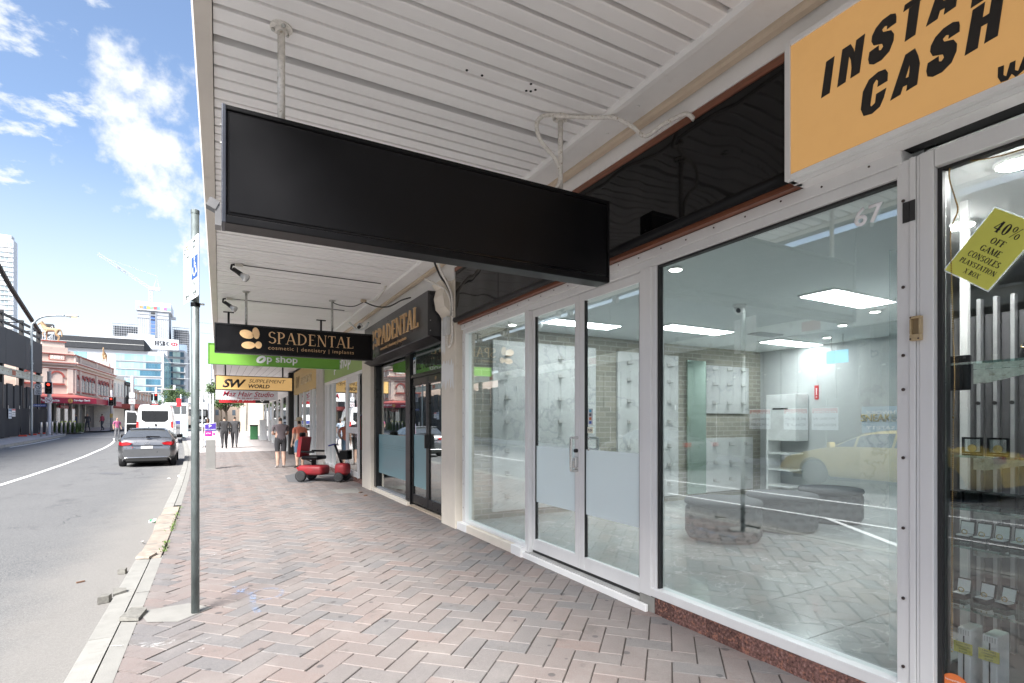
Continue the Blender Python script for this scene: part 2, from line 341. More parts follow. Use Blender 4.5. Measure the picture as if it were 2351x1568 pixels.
# thin-and-thick serif capitals and lower-case pieces for signs lettered in a serif face; unit box 0..1 high
def serif_polys(ch, T=0.17, t=0.06, s=0.13, sh=0.035):
    P = []
    def stem(x, y0=0, y1=1, w=T, ser=(1, 1)):
        P.append([(x-w/2, y0), (x+w/2, y0), (x+w/2, y1), (x-w/2, y1)])
        if ser[0]: P.append([(x-w/2-s*.6, y0), (x+w/2+s*.6, y0), (x+w/2+s*.6, y0+sh), (x-w/2-s*.6, y0+sh)])
        if ser[1]: P.append([(x-w/2-s*.6, y1-sh), (x+w/2+s*.6, y1-sh), (x+w/2+s*.6, y1), (x-w/2-s*.6, y1)])
    def bar(x0, x1, y, w=t, tick=0):
        P.append([(x0, y-w/2), (x1, y-w/2), (x1, y+w/2), (x0, y+w/2)])
        if tick: P.append([(x1-t*.8, y+w/2 if tick > 0 else y-w/2), (x1, y+w/2 if tick > 0 else y-w/2), (x1, y+tick*.18), (x1-t*.5, y+tick*.18)])
    def diag(x0, y0, x1, y1, w): P.append([(x0-w/2, y0), (x0+w/2, y0), (x1+w/2, y1), (x1-w/2, y1)])
    def foot(x, y=0): P.append([(x-s, y), (x+s, y), (x+s, y+sh), (x-s, y+sh)] if y < .5 else [(x-s, y-sh), (x+s, y-sh), (x+s, y), (x-s, y)])
    def arc(cx, cy, rx, ry, a0, a1, w0=t, w1=T, seg=18):
        for i in range(seg):
            q = []
            for a in (a0+(a1-a0)*i/seg, a0+(a1-a0)*(i+1)/seg):
                th = w0+(w1-w0)*abs(math.cos(a)); q.append((a, th))
            (a, ta), (b, tb) = q
            P.append([((cx+(rx-ta)*math.cos(a)), cy+(ry-min(ta, .075))*math.sin(a)), (cx+rx*math.cos(a), cy+ry*math.sin(a)), (cx+rx*math.cos(b), cy+ry*math.sin(b)), (cx+(rx-tb)*math.cos(b), cy+(ry-min(tb, .075))*math.sin(b))])
    pi = math.pi; w = .7
    if ch == 'S':
        arc(.3, .74, .27, .26, pi*.15, pi*1.5, t, T*.95); arc(.3, .27, .30, .27, pi*.5, -pi*.85, t, T*.95); w = .62
    elif ch == 'P': stem(.14); arc(.25, .73, .34, .27, -pi/2, pi/2); bar(.14, .27, .97); bar(.14, .27, .49); w = .64
    elif ch == 'R': stem(.14); arc(.25, .73, .34, .27, -pi/2, pi/2); bar(.14, .27, .97); bar(.14, .27, .49); diag(.66, 0, .32, .5, T); foot(.68); w = .78
    elif ch == 'B': stem(.14); arc(.25, .755, .30, .245, -pi/2, pi/2); arc(.25, .26, .36, .26, -pi/2, pi/2); bar(.14, .27, .97); bar(.14, .27, .51); bar(.14, .27, .03); w = .68
    elif ch == 'A': diag(.05, 0, .36, 1, t); diag(.68, 0, .38, 1, T); bar(.17, .58, .33); foot(.06); foot(.69); w = .8
    elif ch == 'D': stem(.14); arc(.2, .5, .55, .5, -pi/2, pi/2); bar(.14, .24, .97); bar(.14, .24, .03); w = .83
    elif ch == 'E': stem(.14); bar(.14, .55, .97, t, -1); bar(.14, .44, .52); bar(.14, .58, .03, t, 1); w = .66
    elif ch == 'F': stem(.14); bar(.14, .55, .97, t, -1); bar(.14, .44, .52); w = .6
    elif ch == 'N': stem(.1, w=t); stem(.68, w=t, ser=(0, 1)); diag(.66, 0, .11, 1, T); w = .82
    elif ch == 'M': stem(.1, w=t); stem(.82, w=T); diag(.45, 0, .12, 1, T); diag(.45, 0, .8, 1, t); w = .98
    elif ch == 'T': stem(.33, ser=(1, 0)); bar(.02, .64, .97, t, -1); P.append([(.02, .94), (.02+t*.8, .94), (.02+t*.5, .8), (.02, .8)]); w = .68
    elif ch == 'L': stem(.14); bar(.14, .56, .03, t, 1); w = .62
    elif ch == 'H': stem(.14); stem(.66); bar(.14, .66, .52); w = .84
    elif ch == 'I': stem(.16); w = .34
    elif ch == 'C': arc(.4, .5, .38, .5, pi*.2, pi*1.8); w = .76
    elif ch == 'G': arc(.4, .5, .38, .5, pi*.2, pi*1.8); stem(.66, 0.05, .42, ser=(0, 1)); w = .84
    elif ch == 'O': arc(.4, .5, .39, .5, 0, 2*pi, seg=26); w = .84
    elif ch == 'K': stem(.14); diag(.2, .45, .62, 1, t); diag(.68, 0, .34, .6, T); foot(.68); foot(.62, 1); w = .8
    elif ch == 'Y': diag(.36, .42, .08, 1, T); diag(.36, .42, .62, 1, t); stem(.36, 0, .45, ser=(1, 0)); foot(.08, 1); foot(.62, 1); w = .74
    elif ch == 'X': diag(.64, 0, .1, 1, T); diag(.06, 0, .62, 1, t); foot(.07); foot(.66); foot(.09, 1); foot(.62, 1); w = .76
    elif ch == '0': arc(.29, .5, .27, .5, 0, 2*pi, seg=24); w = .62
    elif ch == '4': stem(.42, ser=(1, 0)); diag(.04, .3, .4, 1, t); bar(.02, .6, .29, .08); w = .66
    elif ch == '%':
        arc(.2, .74, .18, .25, 0, 2*pi, .04, .1); arc(.7, .26, .18, .25, 0, 2*pi, .04, .1); diag(.2, 0, .68, 1, .05); w = .94
    elif ch == ' ': w = .35
    elif ch == '|': P.append([(.1, -.15), (.15, -.15), (.15, 1.1), (.1, 1.1)]); w = .3
    return P, w
def serif(name, body, m, parent, o, r, u, height, width=None, depth=0.004, bold=1.0, gap=0.07, align='LEFT', shear=0.0):
    x = 0; polys = []
    for ch in body:
        P, w = serif_polys(ch, T=.17*bold, t=.06*bold)
        for p in P: polys.append([(a+x, b) for a, b in p])
        x += w + gap
    W = x - gap; s_ = height; sx = (width / W) if width else height
    ox = {'LEFT': 0, 'CENTER': -W*sx/2, 'RIGHT': -W*sx}[align]
    b = MB()
    for i, p in enumerate(polys):
        d = depth*(1 + .02*(i % 7))
        b.prism([(ox+a*sx+shear*c*s_, c*s_, 0) for a, c in p], (0, 0, d))
    return placed(name, b, m, parent, o, r, u)
# ------------------------------------------------------------------ ground, road, kerbs, footpaths
def gz(y):
    if y < 28: return 0.0
    if y < 34: return .019*(y-28)**2/12
    if y < 75: return .019*(y-31)
    return .836
def kin(y):                     # inner edge of the kerb on the shop side
    t = max(0.0, y-3.0)
    return -.54 - .0009*t*t if t < 42 else -.54 - .0009*42*42 - .05*(t-42)
YS = [-40, -20, -6, 0, 2, 4, 6, 8, 10, 12, 14, 16, 18, 20, 22, 24, 26, 28, 29, 30, 31, 32, 33, 34, 37, 40, 44, 48, 52, 56, 60, 66, 75, 100, 200, 420]
def sheet(name, m, xl, xr, off, ys=YS, nx=1):
    b = MB(); vs = []; n = len(ys)
    for y in ys:
        a = xl(y) if callable(xl) else xl; c = xr(y) if callable(xr) else xr
        for k in range(nx+1): vs.append((a+(c-a)*k/nx, y, gz(y)+off))
    fs = [(j*(nx+1)+k, j*(nx+1)+k+1, (j+1)*(nx+1)+k+1, (j+1)*(nx+1)+k) for j in range(n-1) for k in range(nx)]
    b.add(vs, fs); return b.build(name, m)

# asphalt: aged grey aggregate with dark worn patches and pale dusty gutter grit
def asphalt_mat():
    m = bpy.data.materials.new('asphalt'); m.use_nodes = True; nt = m.node_tree; N = nt.nodes; L = nt.links; b = N['Principled BSDF']
    g = N.new('ShaderNodeNewGeometry'); P = g.outputs['Position']
    def nz(sc_, det, ro, st=None):
        v = P
        if st: mp = N.new('ShaderNodeMapping'); L.new(P, mp.inputs[0]); mp.inputs['Scale'].default_value = st; v = mp.outputs[0]
        n = N.new('ShaderNodeTexNoise'); L.new(v, n.inputs['Vector']); n.inputs['Scale'].default_value = sc_; n.inputs['Detail'].default_value = det; n.inputs['Roughness'].default_value = ro; return n.outputs['Fac']
    def rng(v, a, c, lo=0., hi=1.):
        r = N.new('ShaderNodeMapRange'); r.interpolation_type = 'SMOOTHSTEP'; L.new(v, r.inputs['Value']); r.inputs['From Min'].default_value = a; r.inputs['From Max'].default_value = c
        r.inputs['To Min'].default_value = lo; r.inputs['To Max'].default_value = hi; return r.outputs[0]
    def mixc(f, A, B):
        x = N.new('ShaderNodeMix'); x.data_type = 'RGBA'; L.new(f, x.inputs['Factor'])
        for s_, v in (('A', A), ('B', B)):
            if isinstance(v, tuple): x.inputs[s_].default_value = (*v, 1)
            else: L.new(v, x.inputs[s_])
        return x.outputs['Result']
    base = mixc(rng(nz(120, 3, .75), .36, .66), (.05, .052, .055), (.21, .21, .208))
    base = mixc(rng(nz(.55, 6, .6), .3, .75, 0, .55), base, (.148, .148, .147))
    base = mixc(rng(nz(1.1, 9, .72, (1.4, .55, 1)),  .55, .65, 0, .75), base, (.085, .085, .088))
    base = mixc(rng(nz(4.5, 6, .7, (1.5, .6, 1)), .60, .69, 0, .6), base, (.10, .10, .10))
    base = mixc(rng(nz(38, 4, .8), .50, .66, 0, .5), base, (.26, .258, .253))
    base = mixc(rng(nz(52, 4, .8), .55, .68, 0, .6), base, (.045, .045, .048))
    vc = N.new('ShaderNodeTexVoronoi'); vc.feature = 'DISTANCE_TO_EDGE'; vc.inputs['Scale'].default_value = .55; wp = N.new('ShaderNodeTexNoise'); L.new(P, wp.inputs['Vector']); wp.inputs['Scale'].default_value = 2.2; wp.inputs['Detail'].default_value = 5
    wm = N.new('ShaderNodeVectorMath'); wm.operation = 'MULTIPLY_ADD'; L.new(wp.outputs['Color'], wm.inputs[0]); wm.inputs[1].default_value = (.7, .7, .7); L.new(P, wm.inputs[2]); L.new(wm.outputs[0], vc.inputs['Vector'])
    ck = rng(vc.outputs['Distance'], .012, .0, 0, 1); cm_ = N.new('ShaderNodeMath'); cm_.operation = 'MULTIPLY'; L.new(ck, cm_.inputs[0]); L.new(rng(nz(.35, 2, .5), .50, .60, 0, .8), cm_.inputs[1])
    base = mixc(cm_.outputs[0], base, (.05, .05, .052))
    sx = N.new('ShaderNodeSeparateXYZ'); L.new(P, sx.inputs[0])
    ad = N.new('ShaderNodeMath'); ad.operation = 'ADD'; L.new(sx.outputs[0], ad.inputs[0]); ns = N.new('ShaderNodeMath'); ns.operation = 'MULTIPLY'; L.new(nz(1.6, 5, .6), ns.inputs[0]); ns.inputs[1].default_value = 1.0; L.new(ns.outputs[0], ad.inputs[1])
    base = mixc(rng(ad.outputs[0], -1.5, -.55, 0, .62), base, (.225, .212, .195))
    L.new(base, b.inputs['Base Color']); b.inputs['Roughness'].default_value = .86
    bp = N.new('ShaderNodeBump'); bp.inputs['Strength'].default_value = .55; bp.inputs['Distance'].default_value = .006; L.new(nz(170, 2, .6), bp.inputs['Height']); L.new(bp.outputs[0], b.inputs['Normal'])
    return m
M_ASPH = asphalt_mat()
M_GROUND = mat('ground_earth', (.22, .21, .19), .9, scale=.3)
M_CONC = mat('kerb_concrete', (.265, .26, .242), .85, var=.12, scale=7, bump=.35, bscale=140, dirt=(.21, .205, .19), dscale=3.5, rnd=.05, world_space=True)
M_CONC2 = mat('pale_concrete', (.235, .23, .215), .85, var=.1, scale=5, bump=.3, bscale=120, dirt=(.24, .235, .22), dscale=2.5, world_space=True)
M_SAND = mat('sandstone', (.30, .255, .215), .9, var=.25, scale=9, bump=.7, bscale=45, dirt=(.19, .175, .16), dscale=4, rnd=.12, world_space=True)
M_WHITE_LINE = mat('road_paint', (.80, .80, .79), .7, var=.06, scale=20, dirt=(.5, .5, .5), dscale=14, dlo=.6, dhi=.75)
M_FAR_PAVE = mat('far_paving', (.40, .37, .36), .8, var=.15, scale=2)

gr = MB(); gr.quad((-900, -200, -.6), (900, -200, -.6), (900, 1500, -.6), (-900, 1500, -.6))
structure(gr.build('ground', M_GROUND))
structure(sheet('road', M_ASPH, -90, lambda y: kin(y)-.2, -.13, nx=6))
# lane line that bends to the left with the road, and the parking-bay line
def ribbon(name, m, pts, w, off):
    b = MB(); vs = []
    for i, (x, y) in enumerate(pts):
        a = Vector(pts[max(i-1, 0)]); c = Vector(pts[min(i+1, len(pts)-1)]); d = (c-a).normalized(); n = Vector((-d.y, d.x))*w/2
        vs += [(x+n.x, y+n.y, gz(y)+off), (x-n.x, y-n.y, gz(y)+off)]
    b.add(vs, [(2*i, 2*i+1, 2*i+3, 2*i+2) for i in range(len(pts)-1)]); return b.build(name, m)
lane = [(-5.3, -12), (-4.95, 2), (-4.85, 10), (-4.86, 16), (-5.0, 21.3), (-5.2, 26.2), (-5.45, 31), (-5.6, 34.3), (-5.72, 37.7), (-5.98, 41.7), (-6.5, 47), (-7.0, 50)]
rl = ribbon('lane_line', M_WHITE_LINE, lane, .13, -.125); structure(rl)
structure(ribbon('lane_line', M_WHITE_LINE, [(-3.0, -12), (-2.9, 3), (-2.85, 8.9)], .1, -.125))
structure(ribbon('lane_line', M_WHITE_LINE, [(-1.0, 2.7), (-2.86, 5.3)], .1, -.1245))
structure(ribbon('stop_line', M_WHITE_LINE, [(-10.2, 52.8), (-7.2, 52.4)], .3, -.125))
structure(ribbon('gutter_line', M_WHITE_LINE, [(-10.35, 40), (-10.25, 44), (-10.35, 48), (-10.4, 51)], .12, -.125))
# old trench patch in the asphalt behind the parked hatchback
M_TAR = mat('fresh_tar', (.11, .112, .118), .8, var=.25, scale=18, bump=.3, world_space=True)
tp = MB(); tp.add([(-3.3, 20.7, -.126), (-2.62, 20.2, -.126), (-2.66, 20.85, -.126), (-3.27, 21.3, -.126)], [(0, 1, 2, 3)])
structure(tp.build('asphalt_patch', M_TAR))

# kerb on the shop side: concrete stones, old sandstone between 7.1 m and 11.3 m, concrete strip behind
kerb = thing('kerb', None, None); structure(kerb)
y = -1.5; i = 0; rk = random.Random(3)
while y < 46:
    sand = 7.15 < y+.3 < 11.2
    ln = (.62 + rk.random()*.35) if sand else 1.22
    y1 = y + ln
    if not sand and y < 7.15 < y1: y1 = 7.15
    if sand and y1 > 11.3: y1 = 11.3
    g = .006; b = MB()
    wo, wi = (.25, .012) if sand else (.252, .108)
    dz = (rk.random()-.5)*.014 if sand else (rk.random()-.5)*.004
    xo0, xo1 = kin(y)-wo + (rk.random()-.5)*(.05 if sand else .004), kin(y1)-wo + (rk.random()-.5)*(.05 if sand else .004)
    za, zb = gz(y)+dz, gz(y1)+dz+(rk.random()-.5)*(.02 if sand else .003)
    A = [(xo0+.012, y+g, za), (kin(y)-wi, y+g, za), (kin(y1)-wi, y1-g, zb), (xo1+.012, y1-g, zb)]
    vs = [(x, yy, z) for x, yy, z in A] + [(xo0, y+g, za-.018), (kin(y)-wi, y+g, za-.018), (kin(y1)-wi, y1-g, zb-.018), (xo1, y1-g, zb-.018)] + [(xo0-.01, y+g, za-.3), (kin(y)-wi, y+g, za-.3), (kin(y1)-wi, y1-g, zb-.3), (xo1-.01, y1-g, zb-.3)]
    fs = [(0, 1, 2, 3)] + [(a, (a+1) % 4, 4+(a+1) % 4, 4+a) for a in range(4)] + [(4+a, 4+(a+1) % 4, 8+(a+1) % 4, 8+a) for a in range(4)]
    b.add(vs, fs); b.build('kerb_stone', M_SAND if sand else M_CONC, kerb)
    y = y1; i += 1
y = -1.5
while y < 46:
    y1 = y+2.4
    if not (7.15 <= y < 11.3):
        if y < 7.15 < y1: y1 = 7.15
        MB().add([(kin(y)-.1, y+.004, gz(y)-.004), (kin(y)+.004, y+.004, gz(y)-.004), (kin(y1)+.004, y1-.004, gz(y1)-.004), (kin(y1)-.1, y1-.004, gz(y1)-.004)], [(0, 1, 2, 3)]).build('concrete_strip', M_CONC2, kerb)
        y = y1
    else: y = 11.3

# ---- footpath bed and herringbone clay pavers laid at 45 degrees
M_BED = mat('joint_sand', (.045, .038, .033), .95, var=.3, scale=30, world_space=True)
def paver_mat(name, use_attr):
    m = bpy.data.materials.new(name); m.use_nodes = True; nt = m.node_tree; N = nt.nodes; L = nt.links; b = N['Principled BSDF']
    if use_attr: a = N.new('ShaderNodeAttribute'); a.attribute_name = 'rnd'; rv = a.outputs['Fac']
    else: a = N.new('ShaderNodeObjectInfo'); rv = a.outputs['Random']
    cr = N.new('ShaderNodeValToRGB'); L.new(rv, cr.inputs[0]); e = cr.color_ramp; e.interpolation = 'LINEAR'
    stops = [(0, (.130, .126, .129)), (.12, (.143, .136, .137)), (.25, (.157, .143, .140)), (.4, (.168, .146, .139)), (.6, (.174, .147, .139)), (.82, (.181, .149, .140)), (.93, (.190, .146, .133)), (1, (.170, .154, .147))]
    e.elements[0].position = 0; e.elements[0].color = (*stops[0][1], 1); e.elements[1].position = 1; e.elements[1].color = (*stops[-1][1], 1)
    for p, c in stops[1:-1]: x = e.elements.new(p); x.color = (*c, 1)
    g = N.new('ShaderNodeNewGeometry'); P = g.outputs['Position']
    def nz(sc_, det, ro):
        n = N.new('ShaderNodeTexNoise'); L.new(P, n.inputs['Vector']); n.inputs['Scale'].default_value = sc_; n.inputs['Detail'].default_value = det; n.inputs['Roughness'].default_value = ro; return n.outputs['Fac']
    def rng(v, a_, c_, lo=0., hi=1.):
        r = N.new('ShaderNodeMapRange'); r.interpolation_type = 'SMOOTHSTEP'; L.new(v, r.inputs['Value']); r.inputs['From Min'].default_value = a_; r.inputs['From Max'].default_value = c_
        r.inputs['To Min'].default_value = lo; r.inputs['To Max'].default_value = hi; return r.outputs[0]
    def mixc(f, A, B):
        x = N.new('ShaderNodeMix'); x.data_type = 'RGBA'; L.new(f, x.inputs['Factor'])
        for s_, v in (('A', A), ('B', B)):
            if isinstance(v, tuple): x.inputs[s_].default_value = (*v, 1)
            else: L.new(v, x.inputs[s_])
        return x.outputs['Result']
    c = cr.outputs[0]
    c = mixc(rng(nz(140, 3, .6), .4, .75, 0, .35), c, (.285, .265, .255))
    c = mixc(rng(nz(26, 5, .7), .46, .70, 0, .45), c, (.19, .175, .168))
    c = mixc(rng(nz(2.2, 6, .65), .45, .75, 0, .42), c, (.265, .243, .23))
    c = mixc(rng(nz(1.3, 7, .7), .54, .70, 0, .5), c, (.15, .138, .13))
    c = mixc(rng(nz(7.0, 8, .75), .60, .68, 0, .45), c, (.12, .11, .105))
    c = mixc(rng(nz(3.1, 9, .72), .57, .64, 0, .42), c, (.105, .094, .087))
    # trodden chewing gum
    vo = N.new('ShaderNodeTexVoronoi'); vo.voronoi_dimensions = '2D'; vo.feature = 'F1'; vo.inputs['Scale'].default_value = 3.4; vo.inputs['Randomness'].default_value = 1.0; L.new(P, vo.inputs['Vector'])
    sp = N.new('ShaderNodeSeparateColor'); L.new(vo.outputs['Color'], sp.inputs[0])
    thr = N.new('ShaderNodeMapRange'); L.new(sp.outputs[0], thr.inputs['Value']); thr.inputs['From Min'].default_value = .1; thr.inputs['From Max'].default_value = 1; thr.inputs['To Min'].default_value = -.02; thr.inputs['To Max'].default_value = .095
    lt = N.new('ShaderNodeMath'); lt.operation = 'SUBTRACT'; L.new(thr.outputs[0], lt.inputs[0]); L.new(vo.outputs['Distance'], lt.inputs[1])
    c = mixc(rng(lt.outputs[0], -.006, .014, 0, .72), c, (.06, .058, .06))
    L.new(c, b.inputs['Base Color']); b.inputs['Roughness'].default_value = .74
    bp = N.new('ShaderNodeBump'); bp.inputs['Strength'].default_value = .35; bp.inputs['Distance'].default_value = .003; L.new(nz(260, 2, .6), bp.inputs['Height']); L.new(bp.outputs[0], b.inputs['Normal'])
    return m
M_PAV1 = paver_mat('clay_paver', False); M_PAV2 = paver_mat('clay_paver_mass', True)
foot = sheet('footpath', M_BED, lambda y: kin(y)-.02, 3.06, -.012, ys=[v for v in YS if v <= 60]); structure(foot)
PW, PU0, PV0 = .152, 3.647, 1.188
def brick_mesh(name, m):
    b = MB(); L_, W_ = .304-.007, .152-.007; c = .003
    T = lambda lx, wx, z: [(-lx/2, -wx/2, z), (lx/2, -wx/2, z), (lx/2, wx/2, z), (-lx/2, wx/2, z)]
    b.add(T(L_-2*c, W_-2*c, 0) + T(L_, W_, -.004) + T(L_, W_, -.03), [(0, 1, 2, 3)] + [(4+a, 4+(a+1) % 4, (a+1) % 4, a) for a in range(4)] + [(8+a, 8+(a+1) % 4, 4+(a+1) % 4, 4+a) for a in range(4)])
    return b.mesh(name, m)
def in_view(x, y, z=0.0, pad=1.04):
    s_, c_ = math.sin(R(28.766)), math.cos(R(28.766)); d = s_*x+c_*y
    if d < .4: return False
    a = (c_*x-s_*y)/d*1225; v = 968+(1.5-z)*1225/d
    return abs(a) < 1175*pad and v < 1568*pad
cells = []; edge_cells = []; q2 = math.sqrt(.5)
for iu in range(-40, 260):
    for iv in range(-60, 220):
        k = (iu-iv) % 4
        if k == 0: uc, vc, ori = iu+1.0, iv+.5, 0     # long along u
        elif k == 3: uc, vc, ori = iu+.5, iv+1.0, 1   # long along v
        else: continue
        # lattice phase: a v-brick has its lower cell at iu=0, iv=1
        u = PU0 + uc*PW; v = PV0 + (vc-1)*PW
        x, y = (u-v)*q2, (u+v)*q2
        if y < -.6 or y > 30 or x < kin(y)-.13 or x > 3.1: continue
        hx = .16*q2*1.5
        if x-hx < kin(y)+.006 or x+hx > 2.97: edge_cells.append((x, y, ori)); continue
        cells.append((x, y, ori))
patch = [(-.56, 5.1), (-.22, 5.14), (-.05, 4.93), (-.27, 4.7), (-.47, 4.8)]
near = sorted([c for c in cells if in_view(c[0], c[1])], key=lambda c: c[0]**2+c[1]**2)[:300]
nearset = set(near); rp = random.Random(11)
bm1 = brick_mesh('paver_brick', M_PAV1)
for x, y, ori in near:
    o = bpy.data.objects.new('paver_brick', bm1); col.objects.link(o); o.parent = foot
    o.location = (x, y, rp.uniform(-.005, .001)); o.rotation_euler = (rp.gauss(0, .009), rp.gauss(0, .009), R(45 if ori == 0 else 135)+rp.gauss(0, .006))
mass = MB(); rnds = []; tmpl = brick_mesh('t', M_PAV2); tv = [v.co.copy() for v in tmpl.vertices]; tf = [list(p.vertices) for p in tmpl.polygons]
for c in cells:
    if c in nearset: continue
    x, y, ori = c; Mx = Matrix.Translation((x, y, gz(y)+rp.uniform(-.003, .001))) @ Matrix.Rotation(R(45 if ori == 0 else 135)+rp.gauss(0, .006), 4, 'Z') @ Matrix.Rotation(rp.gauss(0, .005), 4, 'X')
    mass.add([Mx @ v for v in tv], tf); rnds += [rp.random()]*len(tf)
def clip(poly, fn):
    out = []
    for p, q in zip(poly, poly[1:]+poly[:1]):
        a, b_ = fn(p), fn(q)
        if a >= 0: out.append(p)
        if (a >= 0) != (b_ >= 0): t = a/(a-b_); out.append((p[0]+(q[0]-p[0])*t, p[1]+(q[1]-p[1])*t))
    return out
for x, y, ori in edge_cells:
    L_, W_ = .297, .145; a = R(45 if ori == 0 else 135); c_, s_ = math.cos(a), math.sin(a)
    P_ = [(x+u*c_-v*s_, y+u*s_+v*c_) for u, v in ((-L_/2, -W_/2), (L_/2, -W_/2), (L_/2, W_/2), (-L_/2, W_/2))]
    P_ = clip(P_, lambda p: p[0]-kin(p[1])-.006)
    if len(P_) > 2: P_ = clip(P_, lambda p: 2.983-p[0])
    if len(P_) < 3: continue
    n_ = len(P_); z = gz(y)+rp.uniform(-.003, .001); r0 = rp.random()
    mass.add([(p[0], p[1], z) for p in P_]+[(p[0], p[1], z-.03) for p in P_], [tuple(range(n_))]+[(n_+k, n_+(k+1) % n_, (k+1) % n_, k) for k in range(n_)]); rnds += [r0]*(n_+1)
pm = mass.build('paver_bricks', M_PAV2, foot); pm['kind'] = 'stuff'
at = pm.data.attributes.new('rnd', 'FLOAT', 'FACE'); at.data.foreach_set('value', rnds)
bpy.data.meshes.remove(tmpl)
structure(sheet('far_footpath', M_FAR_PAVE, lambda y: kin(y)+.0, 3.06, -.001, ys=[29.9, 31, 32, 33, 34, 37, 40, 44, 48, 52, 56, 60]))
# concrete made good round the sign pole, tar patch and service pit lid further along
structure(MB().add([(x, y, .004) for x, y in patch], [tuple(range(5))]).build('concrete_patch', M_CONC2))
structure(MB().add([(1.5, 14.3, .004), (1.95, 13.8, .004), (2.35, 14.6, .004), (2.2, 16.9, .004), (1.6, 16.0, .004)], [tuple(range(5))]).build('tar_patch', M_TAR))
# chalk and spray marks left on the pavers
M_CHALK = worn_mat('white_spray', (.60, .595, .59), .75, 34)
M_BLUE = worn_mat('blue_chalk', (.28, .38, .58), .6, 26)
def mark(name, m, pts, w, z=.0035):
    return structure(ribbon(name, m, pts, w, z))
def ell(cx, cy, rx, ry, n=18, rot=0): return ellipse2(cx, cy, rx, ry, n, rot) + [ellipse2(cx, cy, rx, ry, n, rot)[0]]
mark('spray_mark', M_CHALK, ell(-.36, 4.31, .085, .05), .028); mark('spray_mark', M_CHALK, [(-.42, 4.28), (-.33, 4.33)], .05, .0039)
mark('spray_mark', M_CHALK, ell(-.14, 4.07, .05, .035), .014); mark('spray_mark', M_CHALK, [(-.66, 4.42), (-.5, 4.36), (-.42, 4.36)], .018)
mark('spray_mark', M_CHALK, [(-.28, 4.3), (-.12, 4.22), (-.05, 4.25)], .012); mark('spray_mark', M_CHALK, ell(-.15, 6.93, .12, .1), .022)
mark('spray_mark', M_CHALK, [(.0, 6.7), (.2, 6.95), (.42, 7.0)], .03)
mark('chalk_mark', M_BLUE, ell(.36, 5.1, .13, .16), .035); mark('chalk_mark', M_BLUE, [(.15, 5.35), (.26, 5.12), (.24, 4.85), (.27, 4.62)], .05, .0039)
mark('chalk_mark', M_BLUE, [(.12, 5.2), (.22, 5.4), (.1, 5.45)], .06, .0042)
for px_, py_ in ((1.3, 7.7), (1.62, 7.55), (1.35, 6.6), (2.0, 8.1), (1.05, 7.0)):
    mark('spray_mark', M_CHALK, [(px_, py_), (px_+.12, py_+.1), (px_+.22, py_-.06), (px_+.36, py_+.05)], .03)

# ---- far side of the street
def lk(y): return -10.75 if y < 46 else (-10.75 - .03*(y-46) if y < 56 else -11.05-.35*(y-56)**1.1)
structure(sheet('opposite_footpath', M_FAR_PAVE, -18, lk, .0, ys=[v for v in YS if v <= 56]+[58, 59.5]))
ok_ = thing('opposite_kerb', None, None); structure(ok_)
yy = [-20 + 2.4*i for i in range(33)]
for a, c in zip(yy[:-1], yy[1:]):
    MB().add([(lk(a)-.02, a+.006, gz(a)+.006), (lk(a)+.15, a+.006, gz(a)+.006), (lk(c)+.15, c-.006, gz(c)+.006), (lk(c)-.02, c-.006, gz(c)+.006),
              (lk(a)-.02, a+.006, gz(a)-.2), (lk(a)+.17, a+.006, gz(a)-.2), (lk(c)+.17, c-.006, gz(c)-.2), (lk(c)-.02, c-.006, gz(c)-.2)],
             [(0, 1, 2, 3), (1, 5, 6, 2), (0, 4, 5, 1), (2, 6, 7, 3), (3, 7, 4, 0)]).build('kerb_stone', M_CONC, ok_)
# footpath in front of the bank beyond the side street
structure(sheet('bank_footpath', M_FAR_PAVE, -40, lambda y: -8.6 if y > 66 else -9.4, .0, ys=[63.2, 65, 66, 68, 72, 75, 100, 200]))
# ------------------------------------------------------------------ awning over the footpath
M_SOFFIT = mat('soffit_white', (.90, .885, .875), .5, var=.03, scale=1.5, dirt=(.70, .67, .64), dscale=2.2, dlo=.60, dhi=.85, rnd=.015)
M_CREAM = mat('cream_paint', (.72, .66, .57), .65, var=.05, scale=3, dirt=(.60, .54, .46), dscale=3, dlo=.55, dhi=.8, bump=.08, bscale=60)
M_TAN = mat('tan_paint', (.60, .49, .37), .6, var=.06, scale=4)
M_WHITEP = mat('white_paint', (.82, .81, .79), .55, var=.04, scale=3, dirt=(.66, .63, .6), dscale=3, dlo=.58, dhi=.8)
M_FASCIA = mat('fascia_paint', (.66, .61, .55), .55, var=.05, scale=2, dirt=(.5, .46, .42), dscale=2.5, dlo=.58, dhi=.78)
M_DARKVOID = mat('dark_void', (.02, .02, .02), .9)
M_STEEL = mat('galvanised', (.52, .52, .50), .45, .6, var=.25, scale=40, dirt=(.34, .31, .27), dscale=30)
M_WPIPE = mat('painted_pipe', (.72, .69, .64), .6, var=.15, scale=40, dirt=(.45, .38, .3), dscale=35, dlo=.58, dhi=.66)
M_BLK = mat('black_gloss', (.006, .006, .007), .16, var=.2, scale=3, spec=.3)
M_BLKM = mat('black_satin', (.005, .005, .006), .38, spec=.2, var=.2, scale=6, bump=.04, bscale=400)
M_BLKF = mat('black_frame', (.010, .010, .011), .3, var=.2, spec=.4)
M_ALU = mat('aluminium', (.76, .76, .755), .4, .15, var=.05, scale=3, stretch=(1, 1, .15), dirt=(.58, .57, .55), dscale=6, dlo=.6, dhi=.85)
M_ALU2 = mat('aluminium_dark', (.20, .20, .20), .5, .3)  # darker grey aluminium for panel joints and sun blades
M_RUB = mat('black_rubber', (.02, .02, .02), .6)
M_WOOD = mat('stained_timber', (.20, .072, .038), .45, var=.35, scale=14, stretch=(3, .35, 8), coat=.1)
M_GLASS = glass_mat('shop_glass', (.93, .965, .96), 1.0)
